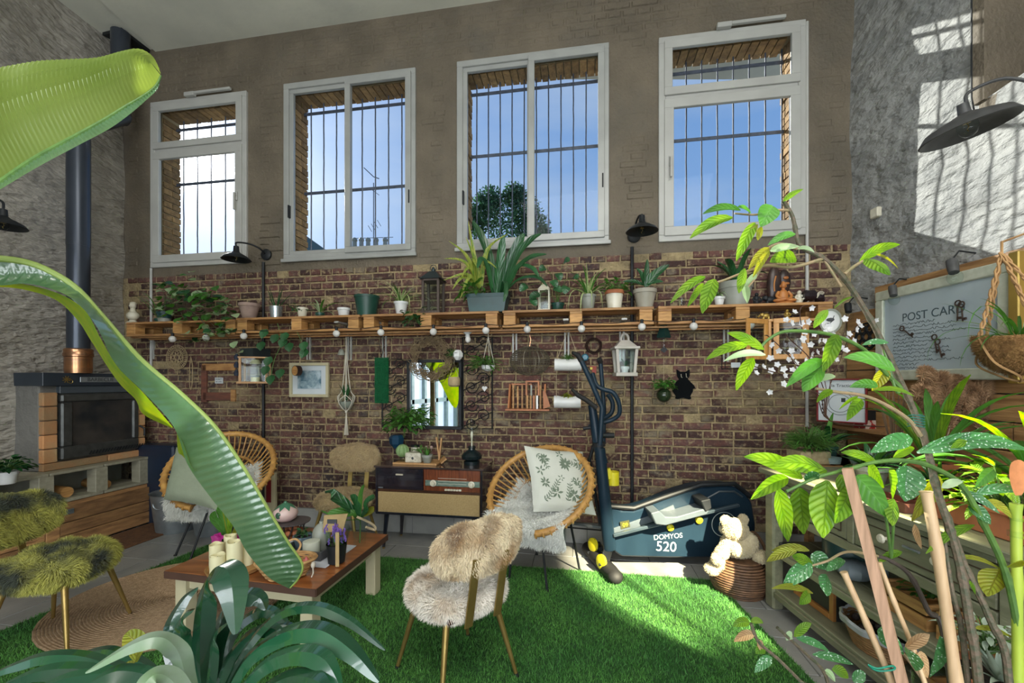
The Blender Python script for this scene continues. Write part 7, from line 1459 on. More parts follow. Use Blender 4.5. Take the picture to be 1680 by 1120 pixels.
o2, T = dthing('pumpkin', 'grey ribbed pumpkin-shaped ornament on the upper dresser shelf', 'ornament', 1.75, 2.18, .40); m = MB(T); vs = []
for i in range(13):
    for j in range(40): a = 2*PI*j/40; t = PI*i/12-PI/2; r = .075*math.cos(t)**.8*(1+.06*math.cos(a*10)) if abs(math.cos(t)) > .01 else .004; vs.append((r*math.cos(a), r*math.sin(a), .048+.048*math.sin(t)))
m.add(vs, [(i*40+j, i*40+(j+1) % 40, (i+1)*40+(j+1) % 40, (i+1)*40+j) for i in range(12) for j in range(40)]); m.out('pumpkin_body', mat('grey_ribbed', (.19, .23, .25), r=.5), o2)
o2, T = dthing('bottle', 'pale blue-grey slender bottle on the upper dresser shelf', 'bottle', 1.78, 2.06, .40); m = MB(T); m.lathe([(.022, 0), (.03, .08), (.028, .14), (.013, .18), (.012, .19)], n=18); m.out('bottle_body', mat('blue_grey_glass', (.22, .30, .33), r=.2), o2)
o2, T = dthing('storage_tin', 'dark teal round container on the upper dresser shelf at the far end', 'box', 1.84, 2.34, .40); m = MB(T); m.lathe([(.11, 0), (.115, .02), (.115, .15), (.10, .17)], n=28); m.out('body', TEALP, o2); 
m = MB(); m.box(1.64, 1.72, 2.36, 2.62, .401, .425); tag(m.out('book', mat('dark_cover', (.02, .03, .035), r=.4), smooth=False, bev=.002), 'dark flat book lying at the far front corner of the upper dresser shelf', 'book')
for i, (yc, lab, zz, mt) in enumerate(((1.84, 'pine crate of seedlings on the upper dresser shelf, farther one', .40, PINEV), (1.56, 'pine crate holding an orange pumpkin on the upper dresser shelf, nearer one', .40, PINEV), (1.60, 'slatted pine tray on the lower dresser shelf near the camera', .135, OWD))):
    o2, T = dthing('crate', lab, 'crate', 1.82, yc, zz, 'crates on the dresser shelves'); slat_box(o2, T, .30, .24, .12 if zz > .3 else .10, mt, n=2)
    if i == 0: 
        o3 = pt('seedlings', 'low green seedlings growing in the farther pine crate', T, 'plant'); bush(o3, T @ Matrix.Translation((0, 0, .08)), .11, 60, .02, .04, LG, .1, 1)
o2, T = dthing('pumpkin', 'small orange-red pumpkin in the nearer pine crate', 'pumpkin', 1.74, 1.62, .412); m = MB(T); m.lathe([(.02, 0), (.055, .02), (.06, .045), (.05, .075), (.015, .085), (.008, .1)], n=24); m.out('pumpkin_body', mat('orange_gourd', (.50, .09, .02), r=.4), o2)
# dresser-top things
for (x, y, n_, lab) in ((1.98, 2.62, 0, ''),): pass
o2, T = dthing('planter_box', 'square woven sand-coloured planter of feathery green moss on the dresser end by the bricks', 'plant', 2.0, 2.88, .862)
stt = thing('corner_shelf', 'plain dark wooden corner unit between the dresser and the brick wall', 'shelf', (2.32, 2.75, 0)); m = MB(); m.box(2.16, 2.62, 2.30, 3.20, .84, .861); m.out('shelf_board', OLDPINE, stt, smooth=False, bev=.003); m = MB(); m.box(1.90, 2.5, 2.76, 3.2, .84, .861); m.out('shelf_board', OLDPINE, stt, smooth=False, bev=.003)
for x, y in ((1.95, 3.16), (2.58, 3.16), (2.58, 2.33), (2.2, 2.33), (1.95, 2.80)): m = MB(); m.box(x-.02, x+.02, y-.02, y+.02, 0, .84); m.out('post', OLDPINE, stt, smooth=False)
m = MB(T); m.box(-.10, .10, -.08, .08, 0, .085); m.out('planter', mat('woven_sand', (.42, .34, .20), (.30, .24, .13), r=.9, sc=50), o2, smooth=False, bev=.008)
bush(o2, T @ Matrix.Translation((0, 0, .10)), .17, 500, .006, .05, LG, .0, 1.2)
for (x, y, lab, r) in ((2.12, 2.84, 'wide clear glass bowl with green stems on the corner unit, the left of two', .07), (2.22, 2.70, 'wide clear glass bowl on the corner unit, the right of two', .075)):
    o2, T = dthing('glass_bowl', lab, 'bowl', x, y, .862, 'glass bowls on the corner unit'); m = MB(T); m.lathe([(.05, 0), (r, .04), (r, .09), (r+.008, .095), (r-.005, .09), (r-.006, .04), (0, .006)], n=26, cap=False); m.out('bowl_body', CLEAR, o2)
    m = MB(T); m.lathe([(0, .008), (.055, .008), (r-.01, .045), (0, .05)], n=20, cap=False); m.out('pebbles', mat('pale_blue_pebbles%d' % int(x*100), (.28, .36, .38), r=.5, sc=60), o2)
o2, T = dthing('potted_plant', 'dark green leafy plant behind the two glass bowls', 'plant', 2.20, 2.98, .862); pot(o2, TEALP, T, .05, .06, .10); straps(o2, T @ Matrix.Translation((0, 0, .1)), .01, rs(14, .5, 1.4, .15, .26, .6, 1.8), [LD, LG], .035, 'ov')
for (x, y, r, h, lab) in ((2.20, 2.48, .055, .17, 'clear glass bottle with a narrow neck on the dresser corner'), (2.12, 2.28, .07, .16, 'squat clear glass jug beside the narrow-necked bottle')):
    o2, T = dthing('glass_bottle', lab, 'bottle', x, y, .862, 'clear glass vessels on the dresser'); m = MB(T); m.lathe([(r*.8, 0), (r, .02), (r, h*.5), (r*.45, h*.78), (r*.42, h), (r*.38, h), (r*.4, h*.78), (r*.93, h*.5), (0, .006)], n=24, cap=False); m.out('glass_body', CLEAR, o2)
# ---------------- plants standing on and behind the dresser top
def strap_plant(name, label, x, y, z, potm, r, h, specs, mt, w, prof='strap', cat='plant', pr=.8):
    o, T = dthing(name, label, cat, x, y, z); pot(o, potm, T, r*pr, r, h, .008, rimh=.025); straps(o, T @ Matrix.Translation((0, 0, h-.02)), r*.2, specs, mt, w, prof); return o, T
strap_plant('strap_leaf_plant', 'tall strap-leaved plant in a terracotta pot on the dresser, arching under the postcard frame', 2.05, 2.08, .862, TERRA, .09, .16, rs(18, .6, 1.4, .35, .6, .7, 1.8), [LB, LG, LG], .035)
strap_plant('strap_leaf_plant', 'fresh green strap-leaved plant nearest the camera on the dresser', 2.02, 1.62, .862, TERRA, .10, .14, rs(20, .4, 1.4, .3, .5, .8, 2.0), [LG, LG, LB], .045)
strap_plant('fern', 'low dark green fern with long narrow leaves in the middle of the dresser top', 1.86, 1.86, .862, TERRA, .09, .10, rs(26, .2, 1.2, .18, .34, .8, 2.4), [LD, LG], .022, 'grass')
strap_plant('succulent', 'dark green bushy rosette plant beside the main begonia cane on the dresser', 1.92, 2.28, .862, GREYC, .07, .10, rs(26, .1, 1.4, .10, .2, .3, 1.0), [LD, LG], .035, 'ov')
o, T = dthing('terracotta_trough', 'long terracotta trough with low yellow-green leaves at the near end of the dresser', 'plant', 1.80, 1.55, .862); m = MB(T); m.box(-.10, .10, -.20, .20, 0, .10); m.box(-.11, .11, -.21, .21, .085, .10); m.out('trough', TERRA, o, smooth=False, bev=.004); bush(o, T @ Matrix.Translation((0, .02, .09)), .17, 120, .03, .08, [LB, LY][0], .0, 1.2)
o, T = dthing('terracotta_tray', 'empty reddish-brown plant tray lying on the front edge of the dresser', 'tray', 1.68, 1.95, .862); m = MB(T); m.box(-.05, .05, -.18, .18, 0, .008); m.box(-.05, -.042, -.18, .18, .008, .04); m.box(.042, .05, -.18, .18, .008, .04); m.box(-.042, .042, -.18, -.172, .008, .04); m.box(-.042, .042, .172, .18, .008, .04); m.out('tray_body', mat('red_brown_plastic', (.15, .055, .035), r=.5), o, smooth=False)
# pampas grass
o, T = dthing('pampas_grass', 'bunch of fluffy brown dried pampas plumes in a dark vase below the postcard frame', 'dried grass', 2.40, 2.40, .862); m = MB(T); m.lathe([(.05, 0), (.08, .06), (.05, .2), (.06, .22)], n=20); m.out('vase', DK, o)
PAMP = mat('pampas_plume', (.50, .31, .17), (.33, .19, .10), r=.9, sc=20, rnd=.3)
for (x, y, x1, y1) in ((1512, 640, 1530, 690), (1545, 620, 1548, 690), (1570, 625, 1556, 690), (1590, 640, 1565, 695), (1520, 610, 1538, 690), (1615, 635, 1600, 690), (1640, 640, 1610, 695), (1625, 615, 1606, 690), (1655, 655, 1618, 695)):
    a = P(x1, y1+20, 2.38); b = P(x, y, 2.34); mid = (a+b)/2+V((0, 0, .03)); pts = spl([T @ V((0, 0, .2)), a, mid, b, b+V((-.04 if x < 1560 else .04, -.02, -.03))], 5)
    m = MB(); m.tube(pts, .003, 4); st_ = m.out('plume', TWINE, o); m = MB(); q = pts[6:]
    m.tube(q, [.021*math.sin(PI*(i+.6)/(len(q)+.2))+.002 for i in range(len(q))], 8); f = fur(m, 4000, .03, .003, .25, .3, comb=(0, 0, .6)); f.out('fluff', PAMP, st_, kind='stuff', smooth=False)
# dry stalks
o, T = dthing('dry_stalks', 'bundle of thin dry brown stalks in a jar, behind the begonia cane', 'dried grass', 2.35, 2.62, .862); m = MB(T); m.lathe([(.04, 0), (.05, .05), (.045, .14)], n=16); m.out('jar', DK, o); m = MB(T)
for i in range(26): a = random.uniform(0, 2*PI); m.tube([(0, 0, .05), (.06*math.cos(a), .06*math.sin(a), .42+random.uniform(-.1, .1))], .003, 4)
m.out('stalks', mat('dry_stalk', (.22, .14, .08), r=.9, rnd=.4), o, kind='stuff')
# hanging coconut basket
c = P(1674, 572, 1.95); o = thing('hanging_basket', 'coconut-fibre bowl hanging from rope macrame at the right edge, planted with a spider plant', 'planter', c+V((0, 0, -.1)))
COCO = mat('coconut_fibre', (.40, .22, .08), (.20, .10, .035), r=.95, sc=30, bump=1, bs=90); m = MB(); n_ = 36; vs = []
for i in range(13):
    t = i/12; z = -.11+.17*t; r = .150*math.sqrt(max(.02, 1-((.06-z)/.175)**2))
    for k in range(n_): a = 2*PI*k/n_; rr = r*(1+.03*mn.noise(V((math.cos(a)*3, math.sin(a)*3, z*20)))); vs.append((c.x+rr*math.cos(a), c.y+rr*math.sin(a), c.z+z+.006*math.sin(a*3)*t))
m.add(vs, [(i*n_+k, i*n_+(k+1) % n_, (i+1)*n_+(k+1) % n_, (i+1)*n_+k) for i in range(12) for k in range(n_)]); m.lathe([(0, -.11), (.05, -.11)], c, 20, cap=False); b_ = m.out('coconut_bowl', COCO, o); f = fur(m, 9000, .022, .0015, .2, .9); f.out('fibres', COCO, b_, kind='stuff', smooth=False)
m = MB(); m.lathe([(0, .04), (.142, .04)], c, 24, cap=False); m.out('soil', SOIL, o); m = MB(); top = c+V((.03, .10, .47))
for a in (.3, 1.5, 2.9, 4.2, 5.4):
    e = c+V((.153*math.cos(a), .153*math.sin(a), .05)); mid = (e+top)/2; sd = V((random.uniform(-.02, .02),)*3)
    q = [top]; 
    for k in range(1, 18): t = k/18; p = top+(e-top)*t; q.append(p+V((.006*math.cos(k*1.4), .006*math.sin(k*1.4), 0)))
    m.tube(q+[e], .005, 5); q2 = [p-V((.012*math.cos(i*1.4), .012*math.sin(i*1.4), 0)) for i, p in enumerate(q)]; m.tube(q2+[e], .005, 5)
    b2 = a+.9; m.tube(spl([e, c+V((.15*math.cos(a+.4), .15*math.sin(a+.4), -.06)), c+V((.06*math.cos(b2), .06*math.sin(b2), -.125)), c+V((0, 0, -.15))]), .005, 5)
m.tube([top-V((0, 0, .02)), top+V((0, 0, .05)), R(1690, 380, .02)], .006, 6); m.out('rope', mat('sisal_rope', (.48, .28, .12), (.34, .19, .08), r=.9), o)
Tc_ = at(c+V((0, 0, .05))); straps(o, Tc_, .03, rs(26, .2, 1.4, .14, .26, .8, 2.6), [LG, LG, LP], .016, 'grass'); straps(o, Tc_, .06, [(3.0, .5, .42, 2.6), (3.5, .9, .50, 3.0), (2.7, 1.0, .30, 1.0), (3.3, .2, .35, 2.0)], [LG], .012, 'grass')
# ---------------- white blossom branches
o = thing('blossom_branches', 'spray of dark twigs with white artificial blossom under the right end of the shelf', 'branches', P(1440, 660, 2.45)); m = MB(); root = P(1452, 700, 2.45)
fl = [(1331, 505), (1303, 512), (1290, 525), (1314, 530), (1325, 528), (1298, 530), (1318, 555), (1320, 545), (1345, 525), (1265, 565), (1277, 575), (1264, 588), (1298, 576), (1293, 590), (1316, 560), (1312, 572), (1330, 565), (1343, 558), (1252, 602), (1265, 608), (1285, 605), (1300, 607), (1287, 616), (1285, 630), (1325, 600), (1331, 580), (1340, 578), (1330, 590), (1352, 560), (1358, 535), (1353, 545), (1380, 570), (1388, 555), (1371, 590), (1387, 575), (1400, 560), (1404, 540), (1411, 535), (1385, 523), (1263, 643), (1308, 606), (1320, 590), (1238, 600), (1240, 612), (1298, 585), (1335, 548), (1350, 575), (1275, 598), (1312, 615), (1406, 528), (1436, 525), (1345, 608), (1305, 595), (1392, 548), (1365, 548)]
tw = [((1340, 650), (1310, 600), (1265, 555), (1255, 550)), ((1352, 640), (1330, 590), (1300, 560), (1285, 545)), ((1356, 640), (1345, 600), (1322, 560), (1312, 510), (1325, 500)), ((1360, 640), (1375, 600), (1390, 560), (1410, 530), (1436, 522)), ((1345, 650), (1300, 620), (1250, 605), (1236, 600)), ((1362, 640), (1365, 590), (1385, 545), (1388, 515)), ((1350, 650), (1320, 640), (1280, 640), (1262, 645))]
for q in tw: m.tube(spl([root, P(1362, 690, 2.46)]+[P(a, b, 2.45+.04*math.sin(a)) for a, b in q], 4), .0028, 4)
m.out('twigs', mat('dark_twig', (.07, .03, .02), r=.7), o, kind='stuff')
PN = 0
for x, y in fl:
    c = P(x, y, 2.42+random.uniform(-.05, .05)); m = MB(); nn = V((random.uniform(-.7, .7), -1, random.uniform(-.4, .6))).normalized(); s_ = nn.cross(V((0, 0, 1))).normalized(); u_ = s_.cross(nn); r = random.uniform(.017, .023)
    for k in range(5):
        a = k*2*PI/5+x; d = s_*math.cos(a)+u_*math.sin(a); m.blade([c, c+d*r*.35+nn*.002, c+d*r*.7+nn*.005, c+d*r+nn*.008], r*.85, nn, .12, 'ov', 2)
    m.ell(c+nn*.003, .004, 6, 4); m.out('flower', BLOOM, o)
# ---------------- banana plant: pot and trunk left of the camera, two long leaves reaching into the picture
o = thing('banana_plant', 'big banana plant whose two long ribbed leaves arch in from the left edge', 'plant', (-2.75, .35, 0))
m = MB(); m.lathe([(.18, 0), (.26, .40), (.27, .42), (.25, .41), (.24, .38), (0, .37)], (-2.75, .35, 0), 28); m.out('pot', GREYC, o)
m = MB(); m.tube(spl([(-2.75, .35, .35), (-2.73, .36, 1.0), (-2.72, .40, 1.7)]), [.055]*6+[.045]*6+[.03], 14); m.out('trunk', mat('banana_trunk', (.30, .30, .12), (.24, .15, .08), r=.6, sc=8), o)
def ribbed(name, e1, e2, mt, depth=.004, nr=110, cols=10, sag=.02, nrmv=V((0, -1, .3)), par=None):
    """leaf blade between two edge curves with raised parallel ribs"""
    a = spl(e1, 12); b = spl(e2, 12); 
    def res(c, n): 
        L_ = [0]; 
        for i in range(1, len(c)): L_.append(L_[-1]+(c[i]-c[i-1]).length)
        o_ = []; j = 0
        for k in range(n+1):
            s = L_[-1]*k/n
            while j < len(c)-2 and L_[j+1] < s: j += 1
            t = (s-L_[j])/max(L_[j+1]-L_[j], 1e-9); o_.append(c[j]+(c[j+1]-c[j])*min(t, 1))
        return o_
    n = nr*4; a = res(a, n); b = res(b, n); vs = []
    for i in range(n+1):
        for c in range(cols+1):
            u = c/cols; k = min(i+int(0), n); p = a[i]+(b[i]-a[i])*u; vs.append(p+nrmv*(depth*math.cos(2*PI*(i/4+u*1.2))*math.sin(PI*min(1, u*1.0+.02))**.5+sag*math.sin(PI*u)))
    m = MB(); m.add(vs, [(i*(cols+1)+c, i*(cols+1)+c+1, (i+1)*(cols+1)+c+1, (i+1)*(cols+1)+c) for i in range(n) for c in range(cols)]); return m.out(name, mt, par or o)
def px3(L_): return [P(*q) for q in L_]
# lower long leaf
rt = px3([(-150, 460, 1.25), (-40, 428, 1.32), (0, 424, 1.35), (60, 435, 1.40), (120, 468, 1.45), (165, 515, 1.49), (230, 588, 1.53), (300, 648, 1.57), (355, 702, 1.60), (402, 770, 1.64), (440, 835, 1.67), (472, 888, 1.70), (496, 925, 1.72), (490, 948, 1.73), (476, 964, 1.74)])
lf = px3([(-150, 480, 1.250), (-40, 462, 1.320), (0, 468, 1.340), (50, 466, 1.370), (110, 485, 1.390), (155, 530, 1.400), (190, 598, 1.420), (232, 640, 1.450), (285, 700, 1.470), (308, 762, 1.510), (345, 815, 1.550), (382, 862, 1.590), (405, 905, 1.630), (440, 946, 1.680), (474, 965, 1.740)])
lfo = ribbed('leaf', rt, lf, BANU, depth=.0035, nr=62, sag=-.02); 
m = MB(); m.tube(spl(rt, 5), [.012-.009*i/70 for i in range(len(spl(rt, 5)))], 8); m.out('midrib', mat('midrib_yellow', (.36, .48, .12), r=.4, tr=.2), lfo)
fl1 = px3([(-20, 462, 1.335), (40, 466, 1.37), (100, 483, 1.39), (140, 510, 1.395), (165, 555, 1.40), (192, 600, 1.42), (232, 641, 1.45), (262, 675, 1.46), (284, 701, 1.47)]); fl2 = px3([(-20, 470, 1.40), (35, 474, 1.46), (92, 492, 1.52), (128, 526, 1.57), (150, 560, 1.62), (192, 624, 1.66), (222, 655, 1.69), (236, 680, 1.70), (284, 703, 1.70)])
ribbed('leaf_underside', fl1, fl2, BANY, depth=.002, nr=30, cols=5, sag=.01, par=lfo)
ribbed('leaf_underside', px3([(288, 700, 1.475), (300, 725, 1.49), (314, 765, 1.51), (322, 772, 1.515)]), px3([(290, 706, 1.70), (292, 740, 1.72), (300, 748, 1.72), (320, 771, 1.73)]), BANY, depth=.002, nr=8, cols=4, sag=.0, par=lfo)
m = MB(); m.tube(spl([(-2.72, .40, 1.68), (-2.45, .7, 2.0), P(-300, 470, 1.15), rt[0]], 6), .02, 10); m.out('leaf_stalk', CANEG, lfo)
# upper leaf
up = px3([(-260, 190, 1.0), (-120, 130, 1.1), (0, 110, 1.20), (60, 100, 1.24), (110, 97, 1.28), (160, 94, 1.32), (200, 84, 1.35), (228, 80, 1.37), (248, 90, 1.40), (258, 105, 1.42), (264, 122, 1.43)])
mdl = px3([(-260, 400, 1.05), (-120, 345, 1.13), (-30, 318, 1.2), (0, 300, 1.22), (55, 262, 1.26), (120, 226, 1.30), (170, 198, 1.34), (205, 176, 1.37), (235, 158, 1.40), (255, 142, 1.42), (264, 124, 1.43)])
lo_ = px3([(-260, 430, 1.02), (-120, 365, 1.10), (-30, 330, 1.17), (0, 311, 1.19), (60, 275, 1.23), (125, 240, 1.27), (178, 212, 1.31), (212, 188, 1.35), (240, 164, 1.39), (258, 146, 1.42), (264, 125, 1.43)])
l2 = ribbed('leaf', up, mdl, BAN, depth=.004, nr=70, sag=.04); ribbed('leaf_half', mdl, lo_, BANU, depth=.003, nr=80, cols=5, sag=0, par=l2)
m = MB(); m.tube(spl(mdl, 5), [.011-.008*i/50 for i in range(len(spl(mdl, 5)))], 8); m.out('midrib', CANEG, l2); m = MB(); m.tube(spl([(-2.72, .40, 1.68), (-2.4, .6, 2.1), (-2.0, .9, 2.1), mdl[0]], 6), .02, 10); m.out('leaf_stalk', CANEG, l2)
# two more leaves of the same plant, out of frame, seen in the mirror
for base, az, el, ln, w_ in (((-2.72, .4, 1.65), -1.2, 1.2, 1.1, .38), ((-2.72, .4, 1.6), .3+PI, .9, .9, .34), ((-2.72, .4, 1.55), -.2, .5, .9, .32)):
    m = MB(); m.blade(arc(base, az, el, ln, 2.2, 16), w_, V((0, 0, 1)), .15, 'ov', 8); m.out('leaf', BAN, o)
m = MB(); m.blade(spl([(-2.72, .40, 1.6), (-2.45, .50, 1.72), (-2.28, .56, 1.45), (-2.15, .58, .95)], 6), .42, V((.3, .9, .4)), .12, 'ov', 8); m.out('leaf', BANY, o)
# ---------------- clivia in the foreground
o = thing('clivia', 'big dark glossy strap-leaved plant in the bottom left foreground', 'plant', (-.70, 1.02, 0))
m = MB(); m.lathe([(.13, 0), (.14, .02), (.10, .30), (.0, .30)], (-.70, 1.02, 0), 24); m.out('plant_stand', DARKW, o); m = MB(); m.lathe([(.10, .30), (.135, .54), (.145, .55), (.13, .545), (.12, .50), (0, .49)], (-.70, 1.02, 0), 26); m.out('pot', TERRAP, o)
CLV = mat('clivia_leaf', (.005, .042, .020), (.010, .075, .028), r=.25, sc=3, rnd=.35, coat=1, spec=.8, tr=.1); CLP = mat('clivia_leaf_pale', (.30, .36, .30), (.16, .28, .12), r=.3, sc=9, tr=.2)
CV = [([(335, 1180), (328, 1090), (330, 1010), (338, 955), (354, 930), (372, 934), (380, 960), (384, 1000), (386, 1040)], 50, 1.06, .90, CLV), ([(345, 1180), (395, 1075), (450, 1010), (510, 993), (570, 1015), (632, 1066)], 24, 1.05, .98, CLV),
      ([(350, 1180), (400, 1085), (460, 1040), (520, 1032), (575, 1065), (622, 1118)], 40, 1.0, .9, CLV), ([(340, 1180), (352, 1060), (372, 1000), (398, 975), (425, 980), (436, 1000)], 40, 1.10, 1.1, CLV),
      ([(320, 1180), (285, 1090), (278, 1030), (300, 985), (325, 963)], 26, 1.12, 1.2, CLV), ([(325, 1180), (305, 1110), (290, 1065), (262, 1045), (215, 1058), (140, 1103)], 30, .98, .86, CLP),
      ([(310, 1190), (230, 1115), (150, 1080), (80, 1075), (20, 1092), (-30, 1115)], 26, 1.05, 1.0, CLV), ([(310, 1190), (220, 1130), (150, 1100), (70, 1100), (0, 1125)], 30, 1.0, .9, CLV), ([(320, 1180), (250, 1100), (190, 1068), (150, 1068), (110, 1082)], 22, 1.12, 1.15, CLV),
      ([(345, 1180), (390, 1060), (430, 1030), (470, 1025), (500, 1040)], 24, 1.15, 1.2, CLV), ([(355, 1190), (420, 1100), (480, 1070), (530, 1080), (560, 1130)], 34, .95, .85, CLV), ([(330, 1190), (290, 1125), (262, 1105), (238, 1120), (220, 1160)], 36, .88, .8, CLP),
      ([(340, 1190), (372, 1085), (410, 1040), (445, 1030), (470, 1050)], 30, 1.08, 1.05, CLV), ([(345, 1190), (360, 1090), (385, 1030), (430, 1000), (460, 1012), (480, 1040)], 28, 1.16, 1.2, CLV), ([(350, 1190), (450, 1120), (500, 1110), (540, 1128)], 36, .9, .82, CLV),
      ([(325, 1190), (265, 1120), (200, 1100), (150, 1118)], 30, .92, .85, CLV), ([(338, 1190), (310, 1080), (296, 1040), (300, 1010), (318, 1000)], 28, 1.05, 1.0, CLV), ([(320, 1190), (240, 1110), (120, 1110), (40, 1140)], 28, .95, .88, CLV), ([(335, 1190), (345, 1100), (352, 1040), (375, 1020)], 24, 1.0, .92, CLV)]
for q, w_, Y0, Y1, mt in CV:
    n = len(q); pts = spl([P(a, b, Y0+(Y1-Y0)*i/(n-1)) for i, (a, b) in enumerate(q)], 7); m = MB(); m.blade(pts, w_/700*.95, V((.1, -.45, .85)), -.2, 'strap', 6); m.out('leaf', mt, o)
for q in (((222, 1085), (226, 1060), (215, 1045), (205, 1040)), ((220, 1120), (215, 1100), (222, 1085))): m = MB(); m.blade(spl([P(a, b, 1.0) for a, b in q], 4), .045, V((0, -.6, .8)), .2, 'ov'); m.out('leaf', LY, o)
# ---------------- begonias on canes, right foreground
o = thing('cane_begonia', 'tall spotted cane begonia tied to stakes, filling the right foreground', 'plant', (1.0, .85, 0))
m = MB(); m.lathe([(.13, 0), (.18, .30), (.19, .31), (.175, .305), (.165, .27), (0, .26)], (1.02, .84, 0), 28); m.out('pot', GREYC, o); m = MB(); m.lathe([(0, .265), (.165, .265)], (1.02, .84, 0), 24, cap=False); m.out('soil', SOIL, o)
ST = [([(1640, 1500, .84), (1605, 1116, .88), (1591, 1023, .9), (1576, 934, .92), (1559, 870, .94), (1537, 802, .96), (1520, 731, .98), (1499, 673, 1.0), (1480, 631, 1.0), (1447, 561, 1.0), (1423, 515, 1.0), (1386, 458, 1.0), (1350, 423, 1.0), (1318, 408, 1.0), (1308, 392, 1.0), (1300, 355, 1.0), (1285, 330, 1.0)], .0085, .004, CANE),
      ([(1660, 1500, .84), (1655, 1116, .9), (1623, 1013, .92), (1583, 927, .95), (1556, 850, .97), (1530, 790, .98)], .0075, .005, CANE),
      ([(1690, 1500, .84), (1680, 1113, .95), (1669, 1024, .95), (1648, 934, .95), (1612, 856, .95), (1576, 795, .95), (1530, 766, .95), (1490, 756, .95), (1440, 757, .95), (1390, 770, .95), (1340, 783, .95), (1290, 806, .95)], .008, .003, CANEG),
      ([(1600, 1500, .84), (1551, 1056, .98), (1523, 1002, 1.0), (1494, 945, 1.0), (1462, 920, 1.0), (1440, 912, 1.0)], .0065, .004, mat('dark_stem', (.06, .045, .035), r=.6)),
      ([(1620, 1500, .84), (1587, 1116, .9), (1576, 1023, .92), (1562, 970, .92), (1548, 880, .94)], .006, .004, CANE), ([(1480, 637, 1.0), (1453, 612, 1.0), (1417, 573, .98), (1374, 552, .97), (1332, 544, .96), (1286, 544, .96), (1259, 558, .96), (1244, 576, .96)], .005, .003, CANEG),
      ([(1510, 715, .98), (1490, 688, .98), (1453, 664, .98), (1417, 649, .98), (1374, 643, .97), (1338, 637, .97)], .005, .003, TWIG), ([(1350, 424, 1.0), (1301, 438, 1.0), (1250, 437, 1.0), (1180, 462, .98), (1155, 462, .98)], .004, .002, TWIG), ([(1262, 408, 1.0), (1253, 430, 1.0), (1240, 455, 1.0), (1219, 481, 1.0)], .0035, .002, TWIG),
      ([(1308, 408, 1.0), (1280, 400, 1.0), (1262, 406, 1.0)], .004, .003, TWIG), ([(1386, 450, 1.0), (1400, 438, 1.0), (1415, 428, 1.0)], .004, .003, TWIG), ([(1295, 345, 1.0), (1270, 345, 1.0), (1240, 352, 1.0), (1205, 350, 1.0)], .0035, .002, TWIG),
      ([(1285, 330, 1.0), (1298, 320, 1.0)], .003, .002, TWIG), ([(1440, 912, 1.0), (1390, 905, .98), (1357, 920, .97), (1330, 928, .97)], .0035, .002, TWIG), ([(1350, 423, 1.0), (1380, 470, 1.0)], .003, .003, TWIG), ([(1447, 561, 1.0), (1470, 640, 1.0), (1478, 635, 1.0)], .003, .003, CANEG),
      ([(1560, 1180, .95), (1500, 1095, .97), (1482, 1072, .97)], .004, .003, TWIG), ([(1462, 820, .97), (1466, 850, .97), (1462, 915, 1.0)], .003, .003, CANEG), ([(1448, 822, .97), (1455, 860, .97), (1462, 915, 1.0)], .003, .003, CANEG)]
for q, r0, r1, mt in ST:
    pts = spl([P(*p) for p in q], 6); n = len(pts); m = MB(); m.tube(pts, [(r0+(r1-r0)*i/n)*(1.25 if i % 7 == 3 and r0 > .005 else 1) for i in range(n)], 8); m.out('stem', mt, o)
